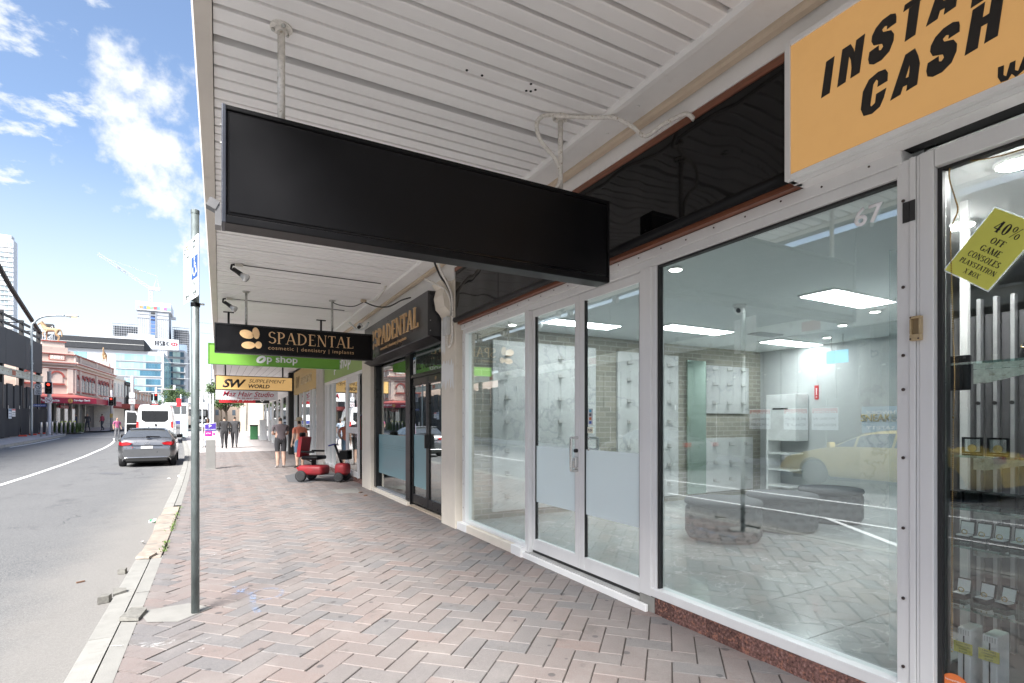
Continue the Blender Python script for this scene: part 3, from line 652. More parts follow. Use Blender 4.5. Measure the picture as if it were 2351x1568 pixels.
M_FROST = frost_mat('frosted_film', (.86, .92, .93), .9)
M_GRAN = mat('red_granite', (.14, .075, .065), .25, var=.7, scale=55, rnd=.25, dirt=(.30, .14, .10), dscale=30, dlo=.55, dhi=.62)
M_SCREW = mat('screw_head', (.07, .05, .045), .5, .5)

AW_Y0, AW_Y1, ZS = -4.0, 21.2, 3.8
aw = thing('shop_awning', 'white awning with ribbed metal soffit sheets over the footpath', 'awning', (2.5, 0, ZS))
def soffit_mesh():
    b = MB(); prof = [(0, .06), (.004, .004), (.016, .0), (.102, .0), (.112, .02), (.119, .045), (.131, .045), (.133, .004), (.141, .0), (.232, .0), (.241, .006), (.2415, .06)]
    vs = []
    for yv, zv in prof: vs += [(-.03, yv, zv), (2.56, yv, zv)]
    b.add(vs, [(2*i, 2*i+1, 2*i+3, 2*i+2) for i in range(len(prof)-1)]); return b.mesh('soffit_sheet', M_SOFFIT)
sm = soffit_mesh(); ysf = 3.70; inv = INV[aw.name]; rs = random.Random(5)
ysl = []
yv = 3.695
while yv < AW_Y1-.2: ysl.append(yv); yv += .267
yv = 3.645-.259
while yv > AW_Y0: ysl.append(yv); yv -= .267
for yv in ysl:
    o = link('soffit_sheet', sm, None); o.parent = aw; o.location = inv @ Vector((0, yv, ZS + rs.uniform(-.0025, .0025)))
    o.rotation_euler = (rs.gauss(0, .004), 0, 0)
box_obj('awning_roof', M_DARKVOID, aw, -.10, 3.1, AW_Y0, AW_Y1, 3.98, 4.1)  # near-black colour paints in the shade seen through the sheet gaps
b = MB(); b.prism([(-.125, AW_Y0, 3.775), (-.035, AW_Y0, 3.782), (-.035, AW_Y0, 4.1), (-.155, AW_Y0, 4.12)], (0, AW_Y1-AW_Y0, 0)); b.build('fascia', M_FASCIA, aw)
b = MB(); b.prism([(2.515, AW_Y0, 3.80), (2.53, AW_Y0, 3.772), (2.562, AW_Y0, 3.768), (2.576, AW_Y0, 3.782), (2.576, AW_Y0, 3.82), (2.515, AW_Y0, 3.82)], (0, AW_Y1-AW_Y0, 0)); b.build('edge_moulding', M_WHITEP, aw)
box_obj('cover_board', M_WHITEP, aw, 2.579, 2.785, AW_Y0, AW_Y1, 3.79, 3.84)
b = MB(); b.prism([(2.788, AW_Y0, 3.815), (2.79, AW_Y0, 3.768), (2.81, AW_Y0, 3.757), (2.858, AW_Y0, 3.757), (2.866, AW_Y0, 3.77), (2.866, AW_Y0, 3.815)], (0, AW_Y1-AW_Y0, 0)); b.build('tan_bead', M_TAN, aw)
# screw heads and old fixing holes on the cover board and sheets
for (x, y_) in ((2.66, 2.95), (2.70, 3.35), (2.66, 6.2), (2.7, 7.9), (2.66, 9.4)):
    MB().lathe([(.012, 0), (.012, .006), (.005, .009)], (x, y_, 3.779), 8).build('bolt_head', M_WHITEP, aw)
for (x, y_) in ((1.42, 3.2), (1.53, 3.2), (1.86, 3.12), (1.92, 3.16), (1.9, 3.19), (1.87, 3.2)):
    MB().lathe([(.009, 0), (.009, .004)], (x, y_, 3.795), 8).build('fixing_hole', M_DARKVOID, aw)
# second, plainer awning further along
aw2 = thing('shop_awning', 'far plain white awning with flat lined soffit over distant shops', 'awning', (2.5, 21.3, 3.75))
for k in range(11):
    b = MB(); x0 = -.1+k*.28
    b.add([(x0, 21.3, 3.74), (x0+.272, 21.3, 3.74), (x0+.272, 46, 4.02), (x0, 46, 4.02)], [(0, 1, 2, 3)]); b.build('soffit_board', M_SOFFIT, aw2)
b = MB(); b.prism([(-.22, 21.3, 3.70), (-.1, 21.3, 3.72), (-.1, 21.3, 4.0), (-.24, 21.3, 4.0)], (0, 24.7, .29)); b.build('fascia', M_FASCIA, aw2)
b = MB(); b.add([(-.2, 21.25, 4.05), (3.1, 21.25, 4.05), (3.1, 46, 4.2), (-.2, 46, 4.2)], [(0, 1, 2, 3)]); b.build('awning_roof', M_DARKVOID, aw2)
b = MB().lathe([(.02, .0), (.11, .02), (.16, .06), (.16, .08)], (1.35, 24.0, 3.68), 16); b.build('soffit_light', M_WHITEP, aw2, True)

# ------------------------------------------------------------------ black hanging lightbox in front
def rod(parent, x, y_, z0, z1, r, m, flange=True):
    MB().tube([(x, y_, z0), (x, y_, z1)], r, 12).build('hanging_rod', m, parent, True)
    if flange:
        MB().lathe([(r*1.6, -.03), (r*1.6, -.012), (.062, -.01), (.062, 0)], (x, y_, z1), 18).build('flange', m, parent)
        for a in (40, 160, 280):
            MB().lathe([(.006, -.026), (.011, -.024), (.011, -.01)], (x+.045*math.cos(R(a)), y_+.045*math.sin(R(a)), z1), 6).build('bolt', M_STEEL, parent)
s1 = thing('hanging_sign', 'large blank black lightbox hanging across the footpath', 'sign', (1.35, 3.375, 2.6))
MB().bbox(.035, 2.665, 3.305, 3.445, 2.63, 3.205, .006).build('box', M_BLK, s1)
b = MB(); b.bbox(.022, 2.678, 3.2985, 3.4515, 2.585, 2.63, .006); b.build('bottom_rail', M_BLKM, s1)
b = MB(); b.bbox(.022, 2.678, 3.2985, 3.4515, 3.205, 3.232, .006); b.build('top_rail', M_BLKM, s1)
b = MB(); b.bbox(.012, .034, 3.294, 3.456, 2.585, 3.232, .004); b.build('end_cap', mat('grey_end_cap', (.05, .055, .07), .35, .4), s1)
b = MB(); b.bbox(2.667, 2.684, 3.296, 3.454, 2.59, 3.228, .004); b.build('end_cap', M_BLKM, s1)
M_FACE = mat('acrylic_black', (.0045, .0045, .0055), .36, var=.25, scale=2.5, bump=.05, bscale=300, spec=.22)
box_obj('face', M_FACE, s1, .05, 2.655, 3.2995, 3.306, 2.65, 3.19)
for xb, zb in ((2.686, 2.62), (2.686, 2.83), (2.686, 3.1), (.008, 3.15), (.008, 3.05)):
    MB().lathe([(.006, -.004), (.006, .004)], (xb, 3.38, zb), 8, Matrix.Rotation(R(90), 3, 'Y')).build('screw', M_STEEL, s1)
# wrapped end bracket on the street side
b = MB(); b.cbox((-.005, 3.375, 2.63), (.03, .09, .11)); b.cbox((-.03, 3.36, 2.69), (.05, .07, .05), M=Matrix.Rotation(R(25), 3, 'Y')); b.build('end_bracket', mat('wrapped_lamp_grey', (.16, .16, .165), .35), s1)
rod(s1, .318, 3.375, 3.23, 3.8, .021, M_WPIPE); rod(s1, 2.262, 3.36, 3.23, 3.8, .019, M_WPIPE)
def smooth_path(pts, n=8):
    P = [Vector(p) for p in pts]; out = []
    for i in range(len(P)-1):
        p0 = P[max(i-1, 0)]; p1 = P[i]; p2 = P[i+1]; p3 = P[min(i+2, len(P)-1)]
        for k in range(n):
            t = k/n; out.append(.5*((2*p1)+(-p0+p2)*t+(2*p0-5*p1+4*p2-p3)*t*t+(-p0+3*p1-3*p2+p3)*t**3))
    return out + [P[-1]]
def conduit(name, pts, r, m, label, cat='conduit', ribbed=False, group=None):
    P = smooth_path(pts, 14 if ribbed else 8)
    rr = [r*(1.0 if i % 2 else 1.16) for i in range(len(P))] if ribbed else r
    b = MB().tube(P, rr, 10); o = b.build(name, m, None, True); return tag(o, label, cat, group)
conduit('flexible_conduit', [(2.21, 3.36, 3.23), (2.25, 3.34, 3.33), (2.2, 3.33, 3.45), (2.07, 3.33, 3.56), (2.04, 3.34, 3.68), (2.12, 3.35, 3.77), (2.27, 3.3, 3.78), (2.47, 3.2, 3.775), (2.56, 3.1, 3.75), (2.65, 3.0, 3.66), (2.76, 2.98, 3.61), (2.83, 2.86, 3.66), (2.87, 2.70, 3.66), (2.89, 2.64, 3.6)], .014, M_WPIPE, 'grey ribbed flexible conduit looping from black hanging sign to black fascia', ribbed=True)

# ------------------------------------------------------------------ dentist's hanging sign
M_GOLD = mat('gold_print', (.72, .47, .24), .4, .0, var=.2, scale=5)
M_GOLD2 = mat('gold_print_dim', (.58, .37, .19), .4, .0, var=.2, scale=5)
s2 = thing('hanging_sign', 'black hanging sign reading SPADENTAL with gold petal logo', 'sign', (1.3, 10.5, 2.69))
MB().bbox(-.07, 2.63, 10.45, 10.58, 2.69, 3.2, .008).build('box', M_BLKM, s2)
b = MB()
for a in ((-.07, 2.63, 2.69, 2.715), (-.07, 2.63, 3.175, 3.2)): b.box(a[0], a[1], 10.44, 10.449, a[2], a[3])
b.box(-.07, -.045, 10.44, 10.449, 2.716, 3.174); b.box(2.605, 2.63, 10.44, 10.449, 2.716, 3.174); b.build('edge_trim', M_BLKF, s2)
serif('lettering', 'SPADENTAL', M_GOLD, s2, (.77, 10.447, 2.9), (1, 0, 0), (0, 0, 1), .21, 1.5, bold=.75)
text('small_lettering', 'cosmetic | dentistry | implants', M_GOLD2, s2, (.77, 10.447, 2.77), (1, 0, 0), (0, 0, 1), width=1.5, height=.085, spacing=1.15)
def petal_logo(parent, o, r, u, s_):
    pet = [ellipse2(-.05, .10, .13, .085, 22, -.25), ellipse2(.115, .135, .065, .115, 22, .12), ellipse2(-.02, -.115, .125, .072, 22, .06), ellipse2(.16, -.10, .062, .072, 22, -.1)]
    for i, p in enumerate(pet): placed('logo_petal', poly_flat([[(a*s_, c*s_) for a, c in p]], .004), M_GOLD, parent, o, r, u)
petal_logo(s2, (.47, 10.447, 2.945), (1, 0, 0), (0, 0, 1), .88)
rod(s2, .42, 10.51, 3.2, 3.8, .02, M_STEEL); rod(s2, 1.88, 10.51, 3.2, 3.8, .02, M_STEEL)
# ------------------------------------------------------------------ green op shop sign, gold supplement sign and the ones beyond
M_GREEN = mat('sign_green', (.17, .40, .055), .4, var=.05, scale=2)
M_WSIGN = mat('sign_white', (.82, .82, .81), .4, var=.03)
s3 = thing('hanging_sign', 'green hanging sign with white op shop lettering', 'sign', (1.1, 12.65, 2.7))
MB().bbox(-.2, 2.42, 12.6, 12.7, 2.69, 3.12, .01).build('box', M_GREEN, s3)
b = MB()
for a in ((-.2, 2.42, 2.69, 2.705), (-.2, 2.42, 3.105, 3.12)): b.box(a[0], a[1], 12.588, 12.599, a[2], a[3])
b.box(-.2, -.185, 12.588, 12.599, 2.706, 3.104); b.box(2.405, 2.42, 12.588, 12.599, 2.706, 3.104)
b.build('edge_trim', mat('green_trim', (.12, .33, .04), .4), s3)
text('lettering', 'p shop', M_WSIGN, s3, (.9, 12.597, 2.735), (1, 0, 0), (0, 0, 1), width=.62, height=.2, bold=.02)
placed('leaf_disc', poly_flat([ellipse2(0, 0, .1, .075, 24, .5)]), M_WSIGN, s3, (.79, 12.597, 2.83), (1, 0, 0), (0, 0, 1))
placed('leaf_mark', poly_flat([ellipse2(0, 0, .055, .02, 16, .7)], .007), M_GREEN, s3, (.79, 12.597, 2.83), (1, 0, 0), (0, 0, 1))
rod(s3, .175, 12.65, 3.12, 3.8, .022, M_BLKF, False); rod(s3, 2.02, 12.65, 3.12, 3.8, .022, M_BLKF, False)
for x in (.175, 2.02): MB().box(x-.1, x+.1, 12.62, 12.68, 3.78, 3.797).build('flange', M_BLKF, s3)
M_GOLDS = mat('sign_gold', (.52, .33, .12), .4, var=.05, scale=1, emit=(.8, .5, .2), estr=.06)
M_INK = mat('sign_ink', (.015, .013, .012), .5)
s4 = thing('hanging_sign', 'gold hanging sign reading SUPPLEMENT WORLD in black', 'sign', (1.2, 22.05, 2.65))
MB().bbox(-.12, 2.48, 22.0, 22.12, 2.65, 3.19, .01).build('box', M_INK, s4)
box_obj('face', M_GOLDS, s4, -.09, 2.45, 21.99, 21.999, 2.68, 3.16)
text('lettering', 'SUPPLEMENT', M_INK, s4, (.97, 21.988, 2.945), (1, 0, 0), (0, 0, 1), width=1.25, height=.13, shear=.25)
text('lettering', 'WORLD', M_INK, s4, (.95, 21.988, 2.745), (1, 0, 0), (0, 0, 1), width=.72, height=.14, bold=.03, shear=.2)
text('monogram', 'SW', M_INK, s4, (.1, 21.988, 2.745), (1, 0, 0), (0, 0, 1), width=.78, height=.31, bold=.035, shear=.3, spacing=.85)
rod(s4, .2, 22.05, 3.19, 3.75, .025, M_BLKF, False); rod(s4, 2.13, 22.05, 3.19, 3.75, .03, M_BLKF, False)
M_RED = mat('sign_red', (.55, .02, .03), .45, var=.05); M_MAROON = mat('sign_maroon', (.42, .015, .05), .45)
s5 = thing('hanging_sign', 'white hanging sign reading Maz Hair Studio in red', 'sign', (1.3, 31.05, 2.6))
MB().bbox(-.15, 2.75, 31.0, 31.1, 2.63, 3.2, .01).build('box', mat('sign_pale', (.72, .72, .74), .4), s5)
text('lettering', 'Maz Hair Studio', M_MAROON, s5, (.15, 30.994, 2.80), (1, 0, 0), (0, 0, 1), width=2.4, height=.27, shear=.35, bold=.006)
text('lettering', 'Ph. 02 9633 3953', M_MAROON, s5, (.82, 30.994, 2.67), (1, 0, 0), (0, 0, 1), width=1.05, height=.08, bold=.01)
rod(s5, .2, 31.05, 3.2, 3.86, .025, M_BLKF, False); rod(s5, 2.5, 31.05, 3.2, 3.86, .025, M_BLKF, False)
s6 = thing('hanging_sign', 'red and black hanging sign reading money plus', 'sign', (1.4, 39, 2.7))
MB().bbox(0.0, 2.1, 39.0, 39.1, 2.72, 3.2, .01).build('box', M_RED, s6)
MB().bbox(2.1, 2.95, 39.0, 39.1, 2.72, 3.2, .01).build('end_panel', M_INK, s6)
text('lettering', 'money plus', M_WSIGN, s6, (.12, 38.994, 2.82), (1, 0, 0), (0, 0, 1), width=1.85, height=.3, bold=.03)
placed('chevron', poly_flat(stroke2([(0, .28), (.2, .05), (.42, .28)], .05)), M_WSIGN, s6, (2.3, 38.994, 2.75), (1, 0, 0), (0, 0, 1))
rod(s6, .2, 39.05, 3.2, 3.95, .025, M_BLKF, False); rod(s6, 2.6, 39.05, 3.2, 3.95, .025, M_BLKF, False)

# spot lamps clipped to the soffit on their conduit runs
M_LAMPW = mat('reflector_bulb', (.75, .76, .76), .2, .3)
def spot_lamp(x, y_, lab):
    t = lthing('spot_lamp', lab, 'lamp', (x, y_, 3.8), 0, 'spot lamps under the awning')
    MB().bbox(-.04, .06, -.03, .03, -.035, -.003, .006).build('junction_box', mat('box_cream', (.6, .57, .5), .5), t)
    MB().tube([(-.05, 0, -.02), (-.09, 0, -.03), (-.1, -.01, -.09), (-.06, -.03, -.12)], .016, 8).build('bracket', M_RUB, t, True)
    MB().tube([(-.07, -.02, -.09), (.03, -.07, -.17)], [.028, .035], 12).build('holder', M_RUB, t, True)
    d = Vector((.1, -.05, -.08)).normalized(); M3 = d.to_track_quat('Z', 'Y').to_matrix()
    MB().lathe([(.03, 0), (.05, .05), (.062, .09), (.055, .105), (.0, .112)], (.03, -.07, -.17), 16, M3).build('bulb', M_LAMPW, t, True)
    MB().tube([(.06, 0, -.015), (2.1, .07, -.012)], .007, 6).build('cable', M_RUB, t, True)
    return t
spot_lamp(.25, 8.73, 'black spot lamp nearer of the two, clipped under the white awning')
spot_lamp(.16, 11.22, 'black spot lamp farther of the two, just above the SPADENTAL sign')
jb = tag(MB().bbox(2.33, 2.43, 10.1, 10.16, 3.74, 3.793, .006).build('junction_box', mat('box_tan', (.55, .45, .33), .5)), 'tan junction box on the awning edge above dentist sign', 'junction box')
conduit('power_cable', [(1.89, 10.5, 3.76), (2.0, 10.4, 3.70), (2.2, 10.2, 3.66), (2.36, 10.1, 3.73)], .008, M_RUB, 'thin black cable sagging from hanging rod to tan junction box', 'cable')
conduit('power_cable', [(2.4, 10.13, 3.75), (2.52, 9.8, 3.62), (2.62, 9.3, 3.53), (2.7, 8.8, 3.55), (2.76, 8.5, 3.54)], .012, M_RUB, 'black cable sagging from junction box to dentist fascia', 'cable')
conduit('conduit_run', [(2.46, 8.9, 3.775), (2.5, 9.3, 3.75), (2.53, 9.9, 3.73), (2.5, 10.12, 3.76)], .013, M_WPIPE, 'white conduit along the awning moulding near junction box')

# ------------------------------------------------------------------ black fascia board of number 67 with timber surround
wall67 = thing('fascia_board', 'glossy black fascia board with timber edging above shop door', 'fascia', (2.95, 4.5, 2.86))
for y0_, y1_ in ((1.97, 5.62), (5.63, 6.93)):
    b = MB(); b.box(2.90, 2.93, y0_, y1_, 2.93, 3.60); b.build('panel', None or (MATS.get('fascia_black')), wall67)
def wavy_black():
    m = bpy.data.materials.new('fascia_black'); m.use_nodes = True; N = m.node_tree.nodes; L = m.node_tree.links; b = N['Principled BSDF']
    b.inputs['Base Color'].default_value = (.004, .004, .0045, 1); b.inputs['Roughness'].default_value = .05; b.inputs['Specular IOR Level'].default_value = .3
    g = N.new('ShaderNodeNewGeometry'); n = N.new('ShaderNodeTexNoise'); n.inputs['Scale'].default_value = 1.6; n.inputs['Detail'].default_value = 1.0; L.new(g.outputs['Position'], n.inputs['Vector'])
    bp = N.new('ShaderNodeBump'); bp.inputs['Strength'].default_value = .5; bp.inputs['Distance'].default_value = .05; L.new(n.outputs['Fac'], bp.inputs['Height']); L.new(bp.outputs[0], b.inputs['Normal'])
    MATS['fascia_black'] = m; return m
wb = wavy_black()
for ch in wall67.children: ch.data.materials.clear(); ch.data.materials.append(wb)
MB().tube([(2.905, 1.93, 2.925), (2.905, 6.95, 2.925)], .038, 14).build('bottom_bead', M_BLKM, wall67, True)
box_obj('end_strip', M_BLKM, wall67, 2.888, 2.93, 1.945, 1.968, 2.93, 3.60)
box_obj('timber_strip', M_WOOD, wall67, 2.935, 2.99, 1.92, 6.94, 2.866, 2.93)
box_obj('timber_strip', M_WOOD, wall67, 2.892, 2.93, 1.92, 6.94, 3.602, 3.655)
# painted wall band above
wb2 = tag(MB().box(2.882, 3.3, -4, 1.9, 3.66, 3.79).box(2.882, 3.3, 1.9, 6.95, 3.656, 3.79).box(2.882, 3.3, 6.95, 21.2, 3.5, 3.79).build('upper_wall', M_WHITEP), 'white painted wall band under the awning above shop fascias', 'wall')
tag(MB().box(2.94, 3.3, -4, 6.9, 2.87, 3.655).build('backing_wall', M_DARKVOID), 'dark brick backing wall hidden behind the shop fascias', 'wall')

# ------------------------------------------------------------------ orange lightbox of the cash shop
M_ORANGE = mat('sign_orange', (.53, .30, .105), .4, var=.05, scale=1.2, emit=(.75, .42, .15), estr=.05, dirt=(.46, .25, .085), dscale=.9, dlo=.45, dhi=.8)
yb = thing('lightbox_sign', 'orange lightbox sign reading INSTANT CASH in slanted black letters', 'sign', (2.9, .2, 2.86))
MB().box(2.815, 2.998, -2.4, 1.865, 2.885, 3.60).build('box', M_WHITEP, yb)
box_obj('face', M_ORANGE, yb, 2.808, 2.8145, -2.4, 1.868, 2.885, 3.602)
MB().bbox(2.80, 2.94, 1.869, 1.903, 2.855, 3.635, .004).build('end_trim', M_ALU, yb)
MB().bbox(2.80, 2.94, -2.4, 1.868, 3.603, 3.635, .004).build('top_trim', M_WSIGN, yb)
MB().bbox(2.80, 2.83, -2.4, 1.868, 2.855, 2.884, .004).build('bottom_trim', M_WSIGN, yb)
b = MB(); b.box(2.832, 2.995, -2.4, 1.90, 2.855, 2.868); b.box(2.88, 2.89, -2.4, 1.9, 2.85, 2.8545); b.build('bottom_plate', M_WSIGN, yb)
LET = {
 'I': [[(1.669, 3.397), (1.626, 3.402), (1.651, 3.224), (1.696, 3.22)]],
 'N': [[(1.586, 3.41), (1.544, 3.413), (1.570, 3.236), (1.612, 3.231)], [(1.517, 3.416), (1.476, 3.423), (1.502, 3.245), (1.545, 3.241)], [(1.586, 3.41), (1.544, 3.413), (1.53, 3.38), (1.523, 3.34), (1.545, 3.241), (1.5395, 3.29), (1.543, 3.33), (1.553, 3.36)]],
 'T': [[(1.307, 3.417), (1.301, 3.445), (1.205, 3.455), (1.211, 3.425)], [(1.283, 3.416), (1.239, 3.422), (1.258, 3.28), (1.301, 3.274)]],
 'H': [[(1.073, 3.071), (1.045, 3.248), (1.003, 3.255), (1.028, 3.077)], [(1.006, 3.082), (.981, 3.253), (.940, 3.258), (.962, 3.087)], [(1.02, 3.16), (.99, 3.161), (.985, 3.197), (1.016, 3.193)]],
}
def A_polys(dx, dz): return [[(1.363+dx, 3.031+dz), (1.319+dx, 3.037+dz), (1.278+dx, 3.165+dz), (1.262+dx, 3.19+dz), (1.262+dx, 3.217+dz), (1.299+dx, 3.211+dz)], [(1.299+dx, 3.211+dz), (1.259+dx, 3.217+dz), (1.246+dx, 3.175+dz), (1.24+dx, 3.139+dz), (1.251+dx, 3.047+dz), (1.295+dx, 3.04+dz), (1.282+dx, 3.12+dz), (1.28+dx, 3.16+dz)], [(1.335+dx, 3.069+dz), (1.285+dx, 3.067+dz), (1.283+dx, 3.10+dz), (1.322+dx, 3.102+dz)]]
def S_poly(dy, dz):
    up = [(1.09, 3.187), (1.131, 3.181), (1.1285, 3.199), (1.154, 3.193)]
    P = [(1.215, 3.086), (1.209, 3.119), (1.167, 3.126), (1.1665, 3.102), (1.157, 3.097), (1.147, 3.108), (1.152, 3.125), (1.19, 3.14), (1.2, 3.165), (1.197, 3.19), (1.18, 3.218), (1.15, 3.238), (1.115, 3.243), (1.093, 3.232), (1.09, 3.215), (1.091, 3.187), (1.131, 3.181), (1.1295, 3.197), (1.14, 3.202), (1.152, 3.193), (1.147, 3.178), (1.112, 3.165), (1.1, 3.14), (1.102, 3.11), (1.12, 3.07), (1.155, 3.048), (1.19, 3.047), (1.21, 3.06)]
    return [[(a+dy, c+dz) for a, c in P]]
LET['S1'] = S_poly(.2465, .2); LET['S2'] = S_poly(0, 0); LET['A1'] = A_polys(0, 0); LET['A2'] = A_polys(-.147, .258)
LET['C'] = [[(1.496, 3.057), (1.486, 3.14), (1.458, 3.184), (1.416, 3.199), (1.384, 3.194), (1.373, 3.171), (1.375, 3.133), (1.419, 3.128), (1.416, 3.155), (1.425, 3.167), (1.438, 3.15), (1.452, 3.056), (1.447, 3.046), (1.43, 3.056), (1.425, 3.096), (1.38, 3.102), (1.39, 3.064), (1.408, 3.027), (1.444, 3.01), (1.483, 3.018)]]
LET['N2'] = [[(a-.56, c+.03) for a, c in p] for p in LET['N']]; LET['T2'] = [[(a-.42, c+.03) for a, c in p] for p in LET['T']]
LET['W'] = [[(.961, 2.956), (.942, 2.954), (.944, 2.915), (.935, 2.905), (.923, 2.952), (.906, 2.952), (.908, 2.915), (.898, 2.905), (.881, 2.952), (.865, 2.952), (.88, 2.90), (.905, 2.885), (.918, 2.905), (.93, 2.887), (.952, 2.89), (.962, 2.915)]]
for k_, ps in LET.items():
    b = MB()
    for i, p in enumerate(ps): b.prism([(2.8078, a, c) for a, c in p], (-.0025-.0006*i, 0, 0))
    b.build('letter', M_INK, yb)

# ------------------------------------------------------------------ shopfront of number 67
sf = thing('shopfront', 'silver aluminium shopfront numbered 67 with double glass doors', 'shopfront', (3.0, 4, 0))
def member(x0, x1, y0, y1, z0, z1, name='frame_member', m=None, b_=.004, parent=None): return MB().bbox(x0, x1, y0, y1, z0, z1, b_).build(name, m or M_ALU, parent or sf)
member(2.985, 3.10, 1.40, 6.935, 2.79, 2.862, 'head_rail'); member(3.0, 3.09, 1.41, 6.9, 2.728, 2.789, 'head_rail')
# left window
member(2.99, 3.09, 6.80, 6.90, .10, 2.727); member(3.0, 3.09, 5.125, 5.165, .12, 2.727)
member(2.985, 3.09, 5.125, 6.80, .10, .128, 'sill_rail')
g_ = MB().box(3.045, 3.053, 5.165, 6.80, .128, 2.727).build('window_pane', M_GLASS, sf)
# door bay
member(2.985, 3.10, 5.06, 5.124, .05, 2.727); member(2.985, 3.10, 3.165, 3.285, .12, 2.727)
def door_leaf(ya, yb_, side):
    d = MB().bbox(3.03, 3.075, yb_-.055 if side > 0 else yb_-.07, yb_, .09, 2.722, .004).build('door', M_ALU, sf)
    lo, hi = ya, yb_
    MB().bbox(3.03, 3.075, lo, lo+(.072 if side > 0 else .055), .09, 2.722, .004).build('stile', M_ALU, d)
    l2, h2 = lo+(.072 if side > 0 else .055), hi-(.055 if side > 0 else .07)
    MB().bbox(3.032, 3.073, l2, h2, .09, .215, .003).build('bottom_rail', M_ALU, d)
    MB().bbox(3.032, 3.073, l2, h2, 2.648, 2.722, .003).build('top_rail', M_ALU, d)
    b = MB()
    for q in ((l2, l2+.008, .216, 2.647), (h2-.008, h2, .216, 2.647)): b.box(3.036, 3.07, q[0], q[1], q[2], q[3])
    b.build('gasket', M_RUB, d)
    MB().box(3.049, 3.057, l2+.008, h2-.008, .216, 2.647).build('pane', M_GLASS, d)
    MB().box(3.0465, 3.0485, l2+.009, h2-.009, .622, 1.236).build('frosted_film', M_FROST, d)
    return d
dl = door_leaf(4.178, 5.056, 1); dr = door_leaf(3.29, 4.172, -1)
M_CHROME = mat('satin_steel', (.66, .66, .65), .22, .95, var=.05)
def pull(y_, z0, z1, xo, d, par):
    sgn = -1 if xo < 3.03 else 1
    MB().tube(smooth_path([(3.04, y_, z1), (xo-.0*sgn, y_, z1), (xo+.012*sgn, y_, z1-.03), (xo+.012*sgn, y_, z0+.03), (xo, y_, z0), (3.04, y_, z0)], 5), .014, 10).build('pull_handle', M_CHROME, par, True)
pull(4.205, 1.03, 1.345, 2.965, 0, dl); pull(4.05, 1.24, 1.345, 3.14, 0, dr)
MB().bbox(2.99, 3.03, 4.19, 4.235, 1.06, 1.16, .006).build('lock_case', M_CHROME, dl); MB().lathe([(.018, 0), (.018, .03)], (3.0, 4.213, 1.22), 12, Matrix.Rotation(R(90), 3, 'Y')).build('key_cylinder', M_RUB, dl)
MB().bbox(2.985, 3.03, 4.21, 4.26, 1.05, 1.13, .008).build('lock_knob', M_CHROME, dl)
ps_ = MB().box(3.044, 3.0465, 3.985, 4.065, 1.392, 1.448).build('push_label', mat('label_cream', (.78, .75, .62), .5), dr)
text('lettering', 'PUSH', M_INK, ps_, (3.0438, 4.055, 1.408), (0, -1, 0), (0, 0, 1), width=.062, height=.024, depth=.0006, bold=.015)
st_ = MB().box(3.044, 3.0465, 3.985, 4.058, 1.47, 1.62).build('card_sticker', mat('sticker_grey', (.55, .55, .55), .4), dr)
for k, cc in enumerate(((.05, .12, .4), (.6, .15, .05), (.1, .1, .12), (.1, .4, .6))):
    box_obj('card_mark', mat('card_mark_%d' % k, cc, .4), st_, 3.043, 3.0439, 4.005, 4.04, 1.48+.036*k, 1.505+.036*k)
# right window
member(3.0, 3.09, 3.125, 3.164, .19, 2.727, m=M_ALU); member(2.985, 3.10, 1.36, 3.165, .125, .19, 'sill_rail')
b = MB(); b.box(3.02, 3.06, 3.108, 3.124, .19, 2.727); b.box(3.02, 3.06, 1.425, 3.108, 2.712, 2.727); b.build('gasket', M_RUB, sf)
MB().box(3.043, 3.053, 1.425, 3.108, .19, 2.712).build('window_pane', M_GLASS, sf)
MB().box(3.022, 3.05, 3.10, 3.108, 1.37, 1.42).build('catch', M_RUB, sf)
M_PRINT = mat('frosted_print', (.93, .93, .95), .5)
text('house_number', '67', M_PRINT, sf, (3.041, 1.655, 2.556), (0, -1, 0), (0, 0, 1), width=.145, height=.1, bold=.02, depth=.001)
# fluted corner post and lock box between the shops
cp = sf
for y0_, y1_, xo in ((1.366, 1.424, 2.995), (1.338, 1.364, 2.985), (1.322, 1.336, 2.99), (1.262, 1.320, 2.985)):
    MB().bbox(xo, 3.10, y0_, y1_, .05, 2.80, .003).build('corner_post', M_ALU, cp)
box_obj('tape', mat('black_tape', (.03, .03, .03), .6), cp, 2.981, 2.9845, 1.338, 1.362, 2.487, 2.588); box_obj('tape', MATS['black_tape'], cp, 2.989, 2.9945, 1.368, 1.396, 2.489, 2.590)
for z in (.28, .62, .97, 1.32, 1.66, 1.83, 2.17, 2.6):
    MB().lathe([(.008, 0), (.008, .004), (.003, .006)], (2.991, 1.393, z), 8, Matrix.Rotation(R(-90), 3, 'Y')).build('screw', M_SCREW, cp)
lb = thing('lock_box', 'small brass lock box screwed to the aluminium corner post', 'lock box', (2.97, 1.328, 1.894))
M_BRASS = mat('brass_box', (.50, .38, .22), .45, .3, var=.15, scale=30)
b = MB(); b.bbox(2.955, 2.984, 1.304, 1.352, 1.894, 1.925, .004); b.bbox(2.955, 2.984, 1.304, 1.352, 2.0, 2.013, .003); b.bbox(2.955, 2.984, 1.304, 1.313, 1.925, 2.0, .003); b.bbox(2.955, 2.984, 1.343, 1.352, 1.925, 2.0, .003); b.build('case', M_BRASS, lb)
box_obj('back_plate', mat('brass_dark', (.3, .22, .12), .5, .3), lb, 2.972, 2.984, 1.313, 1.343, 1.925, 2.0)
for yq, zq in ((1.345, 1.902), (1.311, 1.902), (1.345, 2.006)): MB().lathe([(.004, 0), (.004, .003)], (2.953, yq, zq), 8, Matrix.Rotation(R(-90), 3, 'Y')).build('screw', M_SCREW, lb)
